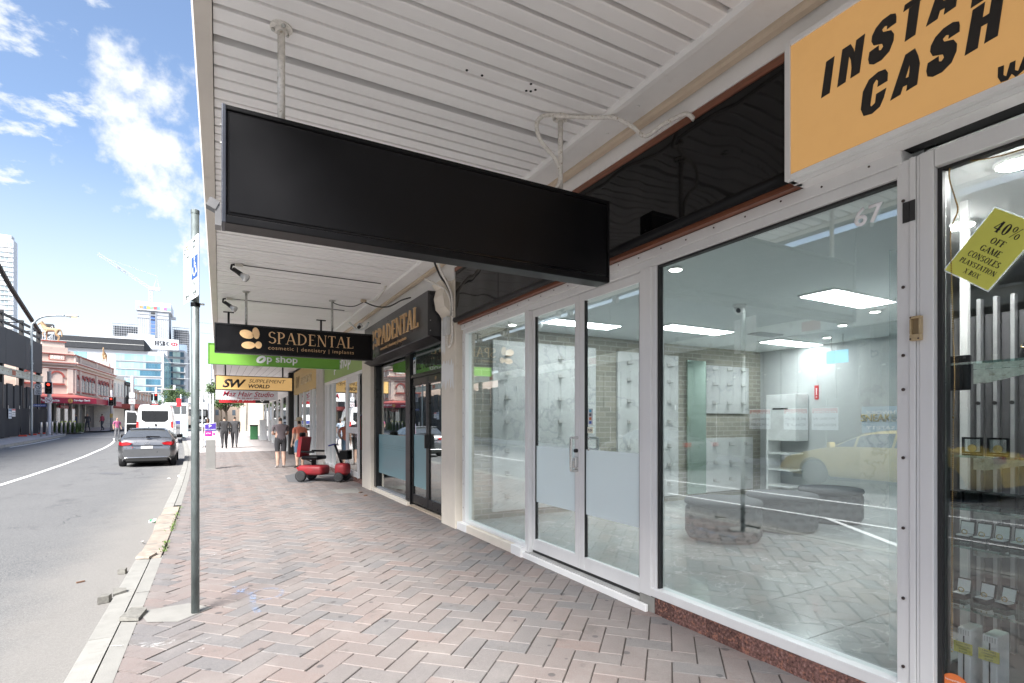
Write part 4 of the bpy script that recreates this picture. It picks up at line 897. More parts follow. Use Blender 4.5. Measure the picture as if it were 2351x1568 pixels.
for k in range(22):
    yq = 1.55+k*.25
    MB().lathe([(.006, 0), (.006, .003), (.002, .005)], (2.984, yq, 2.826 if k % 2 else 2.835), 8, Matrix.Rotation(R(-90), 3, 'Y')).build('screw', M_SCREW, sf)
for k in range(8): MB().lathe([(.006, 0), (.006, .003)], (2.989, 6.86, .3+k*.33), 8, Matrix.Rotation(R(-90), 3, 'Y')).build('screw', M_SCREW, sf)
# granite plinth tiles, door threshold, painted ledge
gy = [1.2, 1.36, 1.66, 1.98, 2.33, 2.62, 2.92, 3.12]
for a, c in zip(gy[:-1], gy[1:]): MB().bbox(2.985, 3.06, a+.001, c-.001, -.02, .123, .003).build('granite_tile', M_GRAN, sf)
gy = [-.4, -.05, .3, .62, .92, 1.2]
M_TILE = mat('threshold_tile', (.42, .42, .41), .5, var=.15, scale=8)
for a, c in ((3.3, 3.9), (3.9, 4.5), (4.5, 5.12)): MB().box(2.975, 3.3, a+.002, c-.002, -.02, .062).build('threshold_tile', M_TILE, sf)
MB().bbox(2.945, 2.973, 3.18, 5.14, -.01, .055, .004).build('threshold_trim', M_WSIGN, sf)
MB().box(2.985, 3.06, 3.125, 3.29, -.02, .118).build('broken_corner', M_CONC, sf)
MB().box(3.035, 3.07, 3.3, 5.05, .063, .088).build('door_seal', M_RUB, sf)
b = MB(); b.bbox(2.93, 3.09, 5.13, 6.93, -.02, .097, .006); b.build('painted_ledge', M_CREAM, sf)
MB().bbox(2.922, 3.0, 5.128, 5.36, -.015, .102, .006).build('white_end_block', M_WSIGN, sf); MB().bbox(2.924, 3.0, 6.62, 6.94, -.015, .1, .006).build('white_end_block', M_WSIGN, sf)

# ------------------------------------------------------------------ pillars
def pillar(y0, y1, ztop, lab, x0=2.9):
    p = thing('pillar', lab, 'pillar', (x0+.2, (y0+y1)/2, 0), 0, 'painted pillars between the shops')
    MB().bbox(x0, 3.42, y0, y1, -.02, ztop, .006).build('shaft', M_CREAM, p); return p
p1 = pillar(6.945, 7.47, 3.52, 'cream rendered pillar with white paint patches beside number 67')
b = MB(); b.prism([(2.90, 7.05, 3.10), (2.90, 7.46, 3.10), (2.80, 7.46, 3.25), (2.80, 7.05, 3.25)], (0, 0, 0.0001))
b = MB(); prof = [(2.905, 3.0), (2.86, 3.08), (2.80, 3.14), (2.77, 3.3), (2.80, 3.42), (2.74, 3.5), (2.905, 3.5)]
b.prism([(x, 7.08, z) for x, z in prof], (0, .36, 0)); b.build('corbel', M_CREAM, p1)
def ragged(name, y0, y1, z0, z1, x, m, par, seed, amp):
    r_ = random.Random(seed); n = 22; top = []; bot = []
    for i in range(n+1):
        t = i/n; yv = y0+(y1-y0)*t
        top.append((x, yv, z1 + (r_.random()-.6)*amp)); bot.append((x, yv, z0 + (r_.random()-.4)*amp*1.6))
    bb = MB(); bb.add(top+bot, [(i, i+1, n+2+i, n+1+i) for i in range(n)]); return bb.build(name, m, par)
ragged('paint_patch', 6.99, 7.46, 2.02, 2.36, 2.8975, M_WSIGN, p1, 4, .12); ragged('paint_patch', 7.3, 7.465, 2.5, 3.0, 2.8972, M_WSIGN, p1, 8, .06)
mb_ = thing('meter_box', 'small grey switch box with curved white conduit on cream pillar', 'switch box', (2.88, 7.15, 2.75))
M_PVC = mat('grey_plastic', (.62, .64, .64), .4, var=.05)
MB().bbox(2.83, 2.898, 7.1, 7.24, 2.74, 3.0, .01).build('box', M_PVC, mb_)
for z in (2.77, 2.84, 2.93): MB().bbox(2.82, 2.829, 7.1, 7.17, z, z+.04, .002).build('clip', M_PVC, mb_)
MB().tube(smooth_path([(2.86, 7.13, 2.74), (2.86, 7.13, 2.62), (2.86, 7.08, 2.56), (2.87, 7.01, 2.60), (2.88, 6.99, 2.72), (2.88, 6.98, 3.1), (2.86, 6.98, 3.3), (2.78, 6.95, 3.44), (2.68, 6.9, 3.56), (2.6, 6.85, 3.7), (2.57, 6.8, 3.78)], 6), .018, 10).build('conduit', M_WPIPE, mb_, True)
MB().tube(smooth_path([(2.88, 7.02, 3.0), (2.88, 7.02, 3.25), (2.8, 7.0, 3.41), (2.68, 6.95, 3.52), (2.58, 6.9, 3.68), (2.545, 6.85, 3.78)], 6), .014, 10).build('black_cable', M_RUB, mb_, True)
MB().tube(smooth_path([(2.88, 7.06, 3.0), (2.88, 7.06, 3.2), (2.82, 7.08, 3.36), (2.72, 7.2, 3.46), (2.66, 7.5, 3.6)], 6), .016, 10).build('conduit', M_WPIPE, mb_, True)
p2 = pillar(11.72, 12.5, 3.5, 'narrow cream pillar between the dentist and op shop', 2.9)

# ------------------------------------------------------------------ dentist's shopfront
df = thing('shopfront', 'black framed dental shopfront numbered 69 with frosted glass', 'shopfront', (3.05, 9.6, 0))
def bm_(y0, y1, z0, z1, x0=3.0, x1=3.1, name='frame_member', m=None, par=None): return MB().bbox(x0, x1, y0, y1, z0, z1, .005).build(name, m or M_BLKF, par or df)
M_GLD = glass_mat('dark_shop_glass', (.72, .78, .76), 1.5)
bm_(11.56, 11.715, .08, 2.78, 2.98, 3.1); bm_(9.24, 9.50, .02, 2.78, 2.99, 3.1); bm_(7.475, 7.56, .02, 2.78); bm_(7.475, 11.71, 2.78, 2.86, 2.96, 3.12, 'head_rail')
bm_(7.56, 9.24, 2.27, 2.33, name='transom'); bm_(9.50, 11.56, .06, .10, name='sill_rail', m=mat('grey_sill', (.35, .37, .40), .4, .4))
MB().box(3.047, 3.055, 9.5, 11.56, .10, 2.78).build('window_pane', M_GLD, df)
MB().box(3.044, 3.0465, 9.51, 11.55, .40, 1.23).build('frosted_film', frost_mat('aqua_film', (.40, .62, .66), .82), df)
for z in (.985, 1.015, .945): box_obj('film_line', mat('film_line', (.15, .28, .3), .5), df, 3.0425, 3.0435, 9.51, 11.55, z, z+.008)
MB().box(3.047, 3.055, 7.56, 9.24, 2.33, 2.78).build('window_pane', M_GLD, df)
MB().box(3.0575, 3.06, 7.57, 9.23, 2.335, 2.775).build('film_panel', mat('transom_film', (.50, .55, .50), .6), df)
text('phone_number', '02 9882 8998', M_INK, df, (3.044, 9.05, 2.40), (0, -1, 0), (0, 0, 1), width=1.42, height=.2, depth=.001)
st2 = box_obj('camera_notice', mat('notice_white', (.75, .77, .78), .5), df, 3.042, 3.0445, 9.08, 9.21, 2.335, 2.64)
placed('notice_symbol', poly_flat([[(-.04, .05), (.03, .08), (.04, .05), (-.03, .01)], [(-.02, 0), (.0, .02), (.0, -.04), (-.02, -.04)]], .001), M_INK, st2, (3.0415, 9.145, 2.5), (0, -1, 0), (0, 0, 1))
box_obj('notice_band', mat('notice_blue', (.10, .22, .35), .5), st2, 3.040, 3.0419, 9.085, 9.205, 2.60, 2.638)
for (ya, yb_) in ((8.42, 9.22), (7.57, 8.41)):
    d = bm_(ya, ya+.06, .06, 2.262, 3.02, 3.07, 'door'); bm_(yb_-.06, yb_, .06, 2.262, 3.02, 3.07, 'stile', par=d)
    bm_(ya+.06, yb_-.06, .06, .22, 3.022, 3.068, 'bottom_rail', par=d); bm_(ya+.06, yb_-.06, 2.13, 2.262, 3.022, 3.068, 'top_rail', par=d)
    MB().box(3.042, 3.05, ya+.06, yb_-.06, .22, 2.13).build('pane', M_GLD, d)
    if ya > 8: MB().box(3.039, 3.0415, ya+.065, yb_-.065, .36, 1.27).build('frosted_film', MATS['aqua_film'], d)
    else: text('number', '69', MATS['gold_print'], d, (3.0205, 8.06, 2.17), (0, -1, 0), (0, 0, 1), width=.07, height=.06, depth=.001)
    if ya < 8: MB().bbox(2.96, 3.02, 8.36, 8.40, 1.06, 1.29, .004).build('pull_plate', M_BLKF, d)
MB().bbox(2.93, 3.1, 9.25, 11.71, -.02, .062, .006).build('painted_ledge', M_CREAM, df)
MB().box(2.97, 3.35, 7.475, 9.25, -.02, .012).build('threshold_tile', mat('timber_tile', (.48, .40, .31), .6, var=.2, scale=6, stretch=(4, .6, 1)), df)
tag(MB().box(3.5, 3.56, 7.4, 11.7, 0, 2.9).build('inner_screen', mat('room_grey', (.28, .29, .29), .7)), 'grey screen wall just inside the dental shop window', 'wall')
fs_ = thing('fascia_sign', 'black box fascia with raised gold SPADENTAL letters over dental door', 'sign', (2.8, 9.2, 2.75))
MB().bbox(2.70, 2.96, 7.5, 11.4, 2.77, 3.44, .006).build('box', mat('fascia_charcoal', (.035, .035, .038), .3, var=.15), fs_)
b = MB(); b.prism([(2.74, 7.48, 2.77), (2.96, 7.48, 2.77), (2.96, 7.48, 2.862), (2.985, 7.48, 2.86), (2.99, 7.48, 2.70), (2.9, 7.48, 2.70)], (0, 4.2, 0)); b.build('lower_moulding', M_BLKM, fs_)
serif('lettering', 'SPADENTAL', M_GOLD, fs_, (2.675, 10.42, 2.95), (0, -1, 0), (0, 0, 1), .32, 2.6, depth=.024, bold=.7)
text('small_lettering', 'cosmetic | dentistry | implants', M_GOLD, fs_, (2.692, 10.1, 2.835), (0, -1, 0), (0, 0, 1), width=1.6, height=.075, depth=.006)
petal_logo(fs_, (2.692, 10.75, 3.08), (0, -1, 0), (0, 0, 1), .9)
for z in (2.85, 3.0): MB().lathe([(.008, 0), (.008, .004)], (2.74, 7.497, z), 8, Matrix.Rotation(R(90), 3, 'X')).build('screw', M_STEEL, fs_)
cm = thing('security_camera', 'small security camera and conduit tangle above dentist fascia corner', 'camera', (2.7, 11.6, 3.55))
MB().lathe([(.06, 0), (.065, .03), (.03, .08)], (2.68, 11.75, 3.56), 14).build('mount', M_PVC, cm, True); MB().tube([(2.66, 11.7, 3.55), (2.6, 11.5, 3.5)], .035, 12).build('lens_housing', M_RUB, cm, True)
MB().tube(smooth_path([(2.6, 12.4, 3.75), (2.62, 12.1, 3.62), (2.66, 11.9, 3.52), (2.74, 11.6, 3.5), (2.78, 11.4, 3.6)], 6), .022, 10).build('conduit', M_PVC, cm, True)

# ------------------------------------------------------------------ op shop, supplement shop and the shops beyond
of = thing('shopfront', 'op shop front with green wall sign and aluminium glazing', 'shopfront', (3.05, 15.5, 0))
M_GLF = glass_mat('far_shop_glass', (.78, .82, .82), 1.6)
MB().box(2.98, 3.1, 12.5, 18.0, 2.75, 3.49).build('wall_sign', mat('sign_green_matte', (.30, .43, .13), .6, var=.08, scale=1), of)
for ch_, yl_, w_, zb_, h_ in (('p', 16.3, .36, 2.87, .34), ('s', 15.62, .3, 2.97, .24), ('h', 15.24, .32, 2.97, .36), ('o', 14.84, .36, 2.97, .24), ('p', 14.4, .36, 2.87, .34)): text('letter', ch_, M_WSIGN, of, (2.972, yl_, zb_), (0, -1, 0), (0, 0, 1), width=w_, height=h_, depth=.005, bold=.02)
def fm(par, y0, y1, z0, z1, x0=2.99, x1=3.09, nm='frame_member', m=None): return MB().bbox(x0, x1, y0, y1, gz(y0)+z0, gz(y0)+z1, .005).build(nm, m or M_ALU, par)
for a, c in ((14.6, 14.75), (16.7, 16.8), (17.35, 17.5), (17.85, 18.0)): fm(of, a, c, .12, 2.745)
fm(of, 12.5, 18.0, 2.66, 2.745, 2.985); fm(of, 14.75, 18.0, .12, .2, nm='sill_rail')
MB().box(3.045, 3.053, 14.75, 17.85, .2, 2.66).build('window_pane', M_GLF, of)
d = fm(of, 13.25, 13.35, .08, 2.655, 2.98, 3.03, 'door'); fm(d, 14.45, 14.55, .08, 2.655, 2.98, 3.03, 'stile'); fm(d, 13.35, 14.45, .08, .25, 2.982, 3.028, 'bottom_rail'); fm(d, 13.35, 14.45, 1.2, 1.36, 2.982, 3.028, 'mid_rail'); fm(d, 13.35, 14.45, 2.5, 2.655, 2.982, 3.028, 'top_rail')
MB().box(3.0, 3.008, 13.35, 14.45, .25, 1.2).box(3.0, 3.008, 13.35, 14.45, 1.36, 2.5).build('pane', M_GLF, d)
MB().bbox(2.98, 3.3, 12.5, 18.0, -.02, .115, .006).build('plinth', M_GRAN, of)
tag(MB().box(4.6, 4.66, 12.4, 18.2, 0, 3).build('inner_screen', MATS['room_grey']), 'grey rear wall seen through the op shop window', 'wall')
# second-hand clothes on a rack inside the op shop
rk_ = thing('clothes_rack', 'rack of hanging clothes behind the op shop door glass', 'clothes rack', (3.6, 14.2, 0))
MB().tube([(3.45, 13.2, .0), (3.45, 13.2, 1.75), (3.45, 15.6, 1.75), (3.45, 15.6, .0)], .015, 8).build('rail', M_STEEL, rk_, True)
for k in range(16):
    yk = 13.3+k*.14; cc = [(.75, .75, .74), (.05, .22, .12), (.5, .06, .06), (.12, .16, .3), (.7, .66, .6), (.35, .35, .36)][k % 6]
    b = MB(); b.prism([(3.32, yk, .75), (3.58, yk, .75), (3.6, yk, 1.6), (3.5, yk, 1.72), (3.4, yk, 1.72), (3.3, yk, 1.6)], (0, .05, 0)); b.build('garment', mat('garment_%d' % (k % 6), cc, .9), rk_)
wf = thing('shopfront', 'supplement shop front with pale gold wall sign', 'shopfront', (3.05, 22, 0))
MB().box(2.98, 3.1, 19.4, 26.0, 2.7, 3.7).build('wall_sign', mat('sign_gold_matte', (.60, .42, .16), .6, var=.06), wf)
text('lettering', 'SUPPLEMENT', mat('sign_gold_print', (.75, .62, .38), .6), wf, (2.972, 23.6, 3.0), (0, -1, 0), (0, 0, 1), width=3.0, height=.3, depth=.004, bold=.02); text('lettering', 'Suited And Cut', mat('sign_gold_dark', (.38, .26, .1), .6), wf, (2.972, 22.6, 3.35), (0, -1, 0), (0, 0, 1), width=2.2, height=.16, depth=.004, shear=.3) if False else None
text('monogram', 'SW', mat('sign_gold_dark', (.36, .25, .1), .6), wf, (2.972, 25.2, 2.95), (0, -1, 0), (0, 0, 1), width=1.1, height=.5, depth=.004, bold=.03)
for a, c in ((19.4, 19.6), (20.5, 20.6), (21.2, 21.3), (23.0, 23.12), (24.2, 24.3), (25.8, 26.0)): fm(wf, a, c, .1, 2.7)
fm(wf, 20.6, 26, .05, .2, nm='sill_rail'); MB().box(3.045, 3.053, 19.6, 25.9, .1, 2.7).build('window_pane', M_GLF, wf)
tag(MB().box(2.93, 3.3, 18.0, 19.35, 0, 3.6).build('pillar', mat('grey_pillar', (.50, .47, .43), .7)), 'grey pillar with doorway reveal between op shop and supplement shop', 'pillar', 'painted pillars between the shops')
tag(MB().box(4.4, 4.46, 18.2, 27, 0, 3.2).build('inner_screen', MATS['room_grey']), 'grey rear wall seen through the supplement shop window', 'wall')
bc = tag(MB().bbox(2.8, 3.0, 26.3, 26.75, 0, 3.75, .01).build('column', mat('black_column', (.02, .02, .02), .5)), 'black column beyond the supplement shop front', 'column')
hf = thing('shopfront', 'far hair studio front with aluminium frames and white wall', 'shopfront', (3.05, 33, .1))
MB().box(3.0, 3.15, 26.8, 46, 2.8, 4.1).build('upper_wall', M_WHITEP, hf)
for a, c in ((27.2, 27.35), (29.3, 29.4), (31.8, 32.2), (34.5, 34.6), (37.5, 37.9), (40.5, 40.7), (43.5, 43.9)): fm(hf, a, c, -.05, 2.9)
MB().box(3.045, 3.053, 26.9, 46, 0, 3.0).build('window_pane', M_GLF, hf)
tag(MB().box(4.4, 4.46, 27.2, 46, 0, 3.4).build('inner_screen', MATS['room_grey']), 'grey rear wall inside the far shops', 'wall')
# unseen terrace masses above and behind, added to block light from the rooms
tb = thing('terrace_building', 'unseen brick terrace building added above the awning to block light', 'building', (8, 20, 4))
M_TERR = mat('terrace_brick', (.35, .27, .22), .85, var=.2)
MB().box(3.12, 16, -6, 47, 4.22, 9.5).build('wall', M_TERR, tb); MB().box(2.98, 3.11, -6, 47, 4.22, 9.8).build('parapet_wall', M_WHITEP, tb)
MB().box(9.9, 16, -6, 47, -.1, 4.21).build('rear_wall', M_TERR, tb)
for k in range(9): box_obj('window', mat('upper_window', (.05, .06, .07), .1), tb, 2.95, 2.979, 1+k*5, 2.4+k*5, 5.2, 7.4)
# ------------------------------------------------------------------ room of number 67
ZF, ZC, XB, YL = .10, 2.87, 9.4, 6.9
M_MARB = vein_mat('marble_tile', (.36, .385, .38), (.70, .72, .71), .12, 1.0, .007)
M_PLAST = mat('plaster_grey', (.50, .515, .51), .7, var=.04); M_CEIL = mat('ceiling_white', (.74, .77, .765), .7, var=.03)
def marble_panel_mat():
    return vein_mat('veined_marble', (.54, .55, .54), (.32, .34, .34), .3, .8, .014)
M_VEIN = marble_panel_mat()
def brick_tex():
    m = bpy.data.materials.new('old_brick'); m.use_nodes = True; N = m.node_tree.nodes; L = m.node_tree.links; b = N['Principled BSDF']
    g = N.new('ShaderNodeNewGeometry'); mp = N.new('ShaderNodeMapping'); mp.inputs['Rotation'].default_value = (R(90), 0, 0); L.new(g.outputs['Position'], mp.inputs[0])
    t = N.new('ShaderNodeTexBrick'); L.new(mp.outputs[0], t.inputs['Vector']); t.inputs['Scale'].default_value = 1.0
    t.inputs['Brick Width'].default_value = .235; t.inputs['Row Height'].default_value = .083; t.inputs['Mortar Size'].default_value = .008
    t.inputs['Color1'].default_value = (.36, .34, .28, 1); t.inputs['Color2'].default_value = (.27, .26, .22, 1); t.inputs['Mortar'].default_value = (.42, .41, .37, 1)
    L.new(t.outputs[0], b.inputs['Base Color']); b.inputs['Roughness'].default_value = .85
    bp = N.new('ShaderNodeBump'); bp.inputs['Strength'].default_value = .6; bp.inputs['Distance'].default_value = .01; bp.invert = True; L.new(t.outputs['Fac'], bp.inputs['Height']); L.new(bp.outputs[0], b.inputs['Normal'])
    return m
M_OLDB = brick_tex()
PA, PB = Vector((3.11, 1.385)), Vector((9.5, 4.2))          # party wall runs at an angle to the street
def py(x): return PA.y + (x-PA.x)*(PB.y-PA.y)/(PB.x-PA.x)
fl = MB().add([(3.08, 1.3, ZF-.02), (XB, py(XB)-.1, ZF-.02), (XB, YL, ZF-.02), (3.08, YL, ZF-.02)], [(0, 1, 2, 3)]).build('interior_floor', mat('grout', (.35, .36, .36), .8)); structure(fl)
tm = MB().bbox(0, .597, 0, .597, -.02, 0, .002).mesh('floor_tile', M_MARB)
for i in range(11):
    for j in range(10):
        x0, y0 = 3.1+i*.6, YL-.6-j*.6
        if x0+.6 > XB+.35 or y0+.35 < py(x0): continue
        o = link('floor_tile', tm); o.parent = fl; o.location = (x0, y0, ZF)
structure(MB().add([(3.1, 1.3, ZC), (XB, py(XB)-.1, ZC), (XB, YL, ZC), (3.1, YL, ZC)], [(0, 1, 2, 3)]).build('interior_ceiling', M_CEIL))
ceil2 = MB().box(3.12, 9.6, 1.2, 7.0, 3.0, 3.05).build('ceiling_deck', M_DARKVOID); structure(ceil2)
lw = MB().box(3.12, XB+.2, YL, YL+.03, 0, 2.95).build('interior_wall', M_OLDB); structure(lw)
bw = MB().box(XB, XB+.1, 3.6, YL-.001, 0, 2.95).build('interior_wall', M_PLAST); structure(bw)
pw = MB().prism([(PA.x, PA.y-.03, 0), (PB.x, PB.y-.03, 0), (PB.x, PB.y+.03, 0), (PA.x, PA.y+.03, 0)], (0, 0, 2.95)).build('party_wall', M_PLAST); structure(pw)
for (x0, x1, z0, z1) in ((3.45, 5.3, .2, 2.68), (5.75, 7.12, .2, 2.66), (7.83, 9.0, 1.65, 2.54), (7.83, 9.12, .2, 1.2)):
    p = MB().bbox(x0, x1, YL-.045, YL-.003, z0, z1, .004).build('marble_panel', M_VEIN, lw)
    nx = max(2, round((x1-x0)/.42)); zz = [z for z in (.42, .75, 1.08, 1.5, 1.85, 2.2, 2.48) if z0+.1 < z < z1-.05]
    for a in range(nx):
        for z in zz:
            xx = x0+(a+.5)*(x1-x0)/nx
            MB().box(xx-.035, xx+.035, YL-.056, YL-.046, z-.03, z+.03).box(xx-.035, xx+.035, YL-.16, YL-.056, z-.03, z-.022).build('shelf_bracket', M_STEEL, p)
mir = MB().box(7.33, 7.8, YL-.06, YL-.03, .2, 2.6).build('wall_mirror', None or mat('mirror_green', (.55, .68, .60), .04, 1.0, var=.02)); tag(mir, 'tall narrow green tinted mirror between marble wall panels', 'mirror')
MB().bbox(XB-.05, XB-.003, 3.7, 5.0, .1, 2.8, .004).build('marble_panel', M_VEIN, bw)
text('wall_lettering', 'SNEAKER SPA SYDNEY', mat('gold_letters', (.45, .34, .12), .35, .6), bw, (XB-.052, 4.98, 1.5), (0, -1, 0), (0, 0, 1), width=1.5, height=.12, depth=.012, bold=.02)
M_PANEL = emit_mat('led_panel', (.95, .98, 1.0), 3.6)
for lab, (x0, x1, y0, y1) in (('bright rectangular ceiling light nearest the 67 window corner', (5.53, 6.7, 3.2, 3.57)), ('rectangular ceiling light on the left over marble panels', (5.55, 6.8, 5.45, 5.78)), ('rectangular ceiling light deepest inside the shop', (8.1, 9.3, 5.6, 5.95)), ('rectangular ceiling light behind the left shop window', (3.9, 5.0, 5.9, 6.2))):
    t = thing('ceiling_light', lab, 'ceiling light', ((x0+x1)/2, (y0+y1)/2, 2.85), 0, 'ceiling lights in the empty shop')
    MB().bbox(x0-.02, x1+.02, y0-.02, y1+.02, 2.852, 2.868, .003).build('frame', M_WSIGN, t); box_obj('diffuser', M_PANEL, t, x0, x1, y0, y1, 2.847, 2.8515)
M_SPOT = emit_mat('downlight_glow', (1, .98, .93), 3.0)
for k, (lab, x, y_) in enumerate((('round downlight just inside the 67 window', 3.57, 3.47), ('small round downlight near the exit sign', 7.7, 4.35), ('small round downlight beside the security camera', 7.1, 3.62), ('round downlight behind the left window', 3.6, 6.55), ('small downlight near the back wall', 8.6, 5.1))):
    t = thing('downlight', lab, 'downlight', (x, y_, 2.85), 0, 'round downlights in the empty shop')
    MB().lathe([(.062, .0), (.07, .008), (.07, .016)], (x, y_, 2.852), 20).build('rim', M_WSIGN, t); MB().lathe([(.05, 0), (.05, .003)], (x, y_, 2.8475), 20).build('lens', M_SPOT, t)
for lab, x, y_ in (('white dome security camera on the shop ceiling by light panel', 5.35, 4.2), ('white dome security camera seen through the left window', 3.75, 6.1)):
    t = thing('dome_camera', lab, 'camera', (x, y_, 2.8), 0, 'dome cameras in the empty shop')
    MB().lathe([(.075, 0), (.075, -.025), (.06, -.03)], (x, y_, 2.868), 18).build('base', M_WSIGN, t, True); MB().lathe([(.06, 0), (.058, -.04), (.04, -.07), (.012, -.085)], (x, y_, 2.835), 18).build('ball', M_WSIGN, t, True)
    MB().lathe([(.03, 0), (.025, .012), (.005, .016)], (x-.045, y_-.02, 2.795), 14, Matrix.Rotation(R(-110), 3, 'Y')).build('lens', M_RUB, t, True)
vt = thing('air_vent', 'slatted air vent in the shop ceiling', 'air vent', (7.4, 5.4, 2.85))
for k in range(5): MB().box(7.2, 7.75, 5.28+k*.05, 5.31+k*.05, 2.85, 2.866).build('slat', mat('vent_grey', (.35, .37, .37), .5), vt)
ex = tag(MB().bbox(8.5, 8.52, 4.72, 5.06, 2.42, 2.62, .005).build('hanging_exit_light', emit_mat('exit_blue', (.35, .6, .75), .2)), 'pale blue hanging exit light panel near the back wall', 'exit light')
MB().tube([(8.51, 4.8, 2.62), (8.51, 4.8, 2.87)], .006, 6).tube([(8.51, 4.98, 2.62), (8.51, 4.98, 2.87)], .006, 6).build('hanger', M_STEEL, ex)
fx = tag(MB().box(XB-.008, XB-.003, 5.72, 5.8, 1.9, 2.15).build('fire_sign', mat('fire_red', (.5, .03, .03), .5)), 'small red fire sign on the grey back wall', 'sign')
box_obj('mark', M_WSIGN, fx, XB-.011, XB-.0085, 5.75, 5.77, 1.98, 2.1); box_obj('mark', M_WSIGN, fx, XB-.011, XB-.0085, 5.75, 5.77, 1.93, 1.955)
cb = thing('cabinet', 'white cabinet with slot standing against the back wall', 'cabinet', (XB-.25, 6.1, .1))
b = MB(); b.bbox(XB-.4, XB-.02, 5.9, 6.45, 1.15, 2.0, .01); b.build('body', mat('cabinet_white', (.8, .81, .8), .4), cb)
for z in (.3, .6, .9): MB().box(XB-.4, XB-.02, 6.0, 6.45, z, z+.03).build('shelf', MATS['cabinet_white'], cb)
box_obj('slot', M_RUB, cb, XB-.405, XB-.4005, 6.05, 6.35, 1.72, 1.75); box_obj('side_panel', MATS['cabinet_white'], cb, XB-.4, XB-.02, 6.45, 6.48, .1, 2.0)
# buttoned velvet ottomans
M_VELV = mat('grey_velvet', (.085, .09, .095), .8, var=.08, scale=12)
def ottoman(x, y_, r, lab, rz):
    t = lthing('ottoman', lab, 'ottoman', (x, y_, ZF), rz, 'buttoned velvet ottomans in a row')
    nA, nH = 96, 22; vs = []; fs = []
    for j in range(nH+1):
        h = j/nH
        for i in range(nA):
            a = 2*math.pi*i/nA
            rows = 4; n = 14; d = 1
            for rr in range(rows):
                zc = (rr+.5)/rows
                aa = ((a*n/(2*math.pi)+(.5 if rr % 2 else 0)) % 1)-.5
                dist = math.hypot(aa*1.0, (h-zc)*rows*.8); d -= .13*math.exp(-dist*dist/.03)
            edge = 1-.06*max(0, abs(h-.5)*2-.8)/.2
            vs.append((r*d*edge*math.cos(a), r*d*edge*math.sin(a), .03+h*.37))
    for j in range(nH):
        for i in range(nA): fs.append((j*nA+i, j*nA+(i+1) % nA, (j+1)*nA+(i+1) % nA, (j+1)*nA+i))
    MB().add(vs, fs).build('body', M_VELV, t, True)
    MB().lathe([(r*.96, .40), (r*1.015, .415), (r*1.02, .44), (r*.99, .465), (r*.7, .478), (.01, .48)], (0, 0, 0), 64).build('cushion_top', M_VELV, t, True)
    MB().lathe([(r*.9, 0), (r*.9, .03)], (0, 0, 0), 40).build('base', M_RUB, t)
ottoman(5.33, 4.42, .435, 'grey buttoned ottoman nearest the glass doors, leftmost of three', 0); ottoman(6.45, 4.42, .42, 'grey buttoned ottoman in the middle of the row of three', .2); ottoman(7.58, 4.45, .40, 'dark grey buttoned ottoman at the back right of the row of three', .4)
# clear curtain edge hanging beside the right end of the window
tag(MB().add([(3.1+.02*math.sin(k*1.9), 1.43+k*.012, z) for z in (.25, 2.4) for k in range(7)], [(k, k+1, k+8, k+7) for k in range(6)]).build('window_film', frost_mat('clear_film', (.70, .80, .80), .35)), 'curled strip of clear film hanging inside window right edge', 'window film')

# ------------------------------------------------------------------ cash shop display behind the right-hand glass
pf = thing('shopfront', 'cash shop window at the right edge, full of display shelves', 'shopfront', (3.05, .4, 0))
MB().box(3.046, 3.054, -1.6, 1.24, .14, 2.70).build('window_pane', glass_mat('cash_glass', (.94, .96, .96), .4), pf)
MB().bbox(2.985, 3.1, -1.7, 1.26, 2.715, 2.80, .004).build('head_rail', M_ALU, pf); MB().bbox(2.99, 3.1, -1.7, 1.26, .05, .14, .004).build('sill_rail', M_ALU, pf)
MB().box(3.02, 3.10, 1.241, 1.2605, .14, 2.714).box(3.02, 3.06, -1.6, 1.24, 2.70, 2.714).build('gasket', M_RUB, pf)
for a, c in zip(gy[:-1], gy[1:]): MB().bbox(2.985, 3.06, a+.001, c-.001, -.02, .05, .003).build('granite_tile', M_GRAN, pf)
structure(MB().add([(3.11, -2, 2.86), (9.5, -2, 2.86), (PB.x, PB.y-.04, 2.86), (PA.x, PA.y-.04, 2.86)], [(0, 1, 2, 3)]).build('interior_ceiling', mat('ceiling_tile_grey', (.50, .51, .51), .7, var=.04)))
structure(MB().box(3.1, 9.5, -2.1, -2.0, 0, 2.95).box(9.5, 9.6, -2, 4.3, 0, 2.95).build('interior_wall', M_PLAST))
structure(MB().add([(3.1, -2, .03), (9.5, -2, .03), (9.5, 4.1, .03), (3.1, 1.3, .03)], [(0, 1, 2, 3)]).build('interior_floor', mat('dark_floor', (.12, .12, .12), .5)))
for lab, x, y_ in (('bright round downlight at the top of the cash shop window', 3.64, 1.17), ('round downlight further inside above the yellow notice', 4.45, 1.73)):
    t = thing('downlight', lab, 'downlight', (x, y_, 2.85), 0, 'round downlights in the cash shop')
    MB().lathe([(.085, .0), (.095, .01), (.095, .018)], (x, y_, 2.84), 24).build('rim', M_WSIGN, t); MB().lathe([(.072, 0), (.072, .003)], (x, y_, 2.834), 24).build('lens', emit_mat('downlight_strong', (1, .98, .95), 55.0), t)
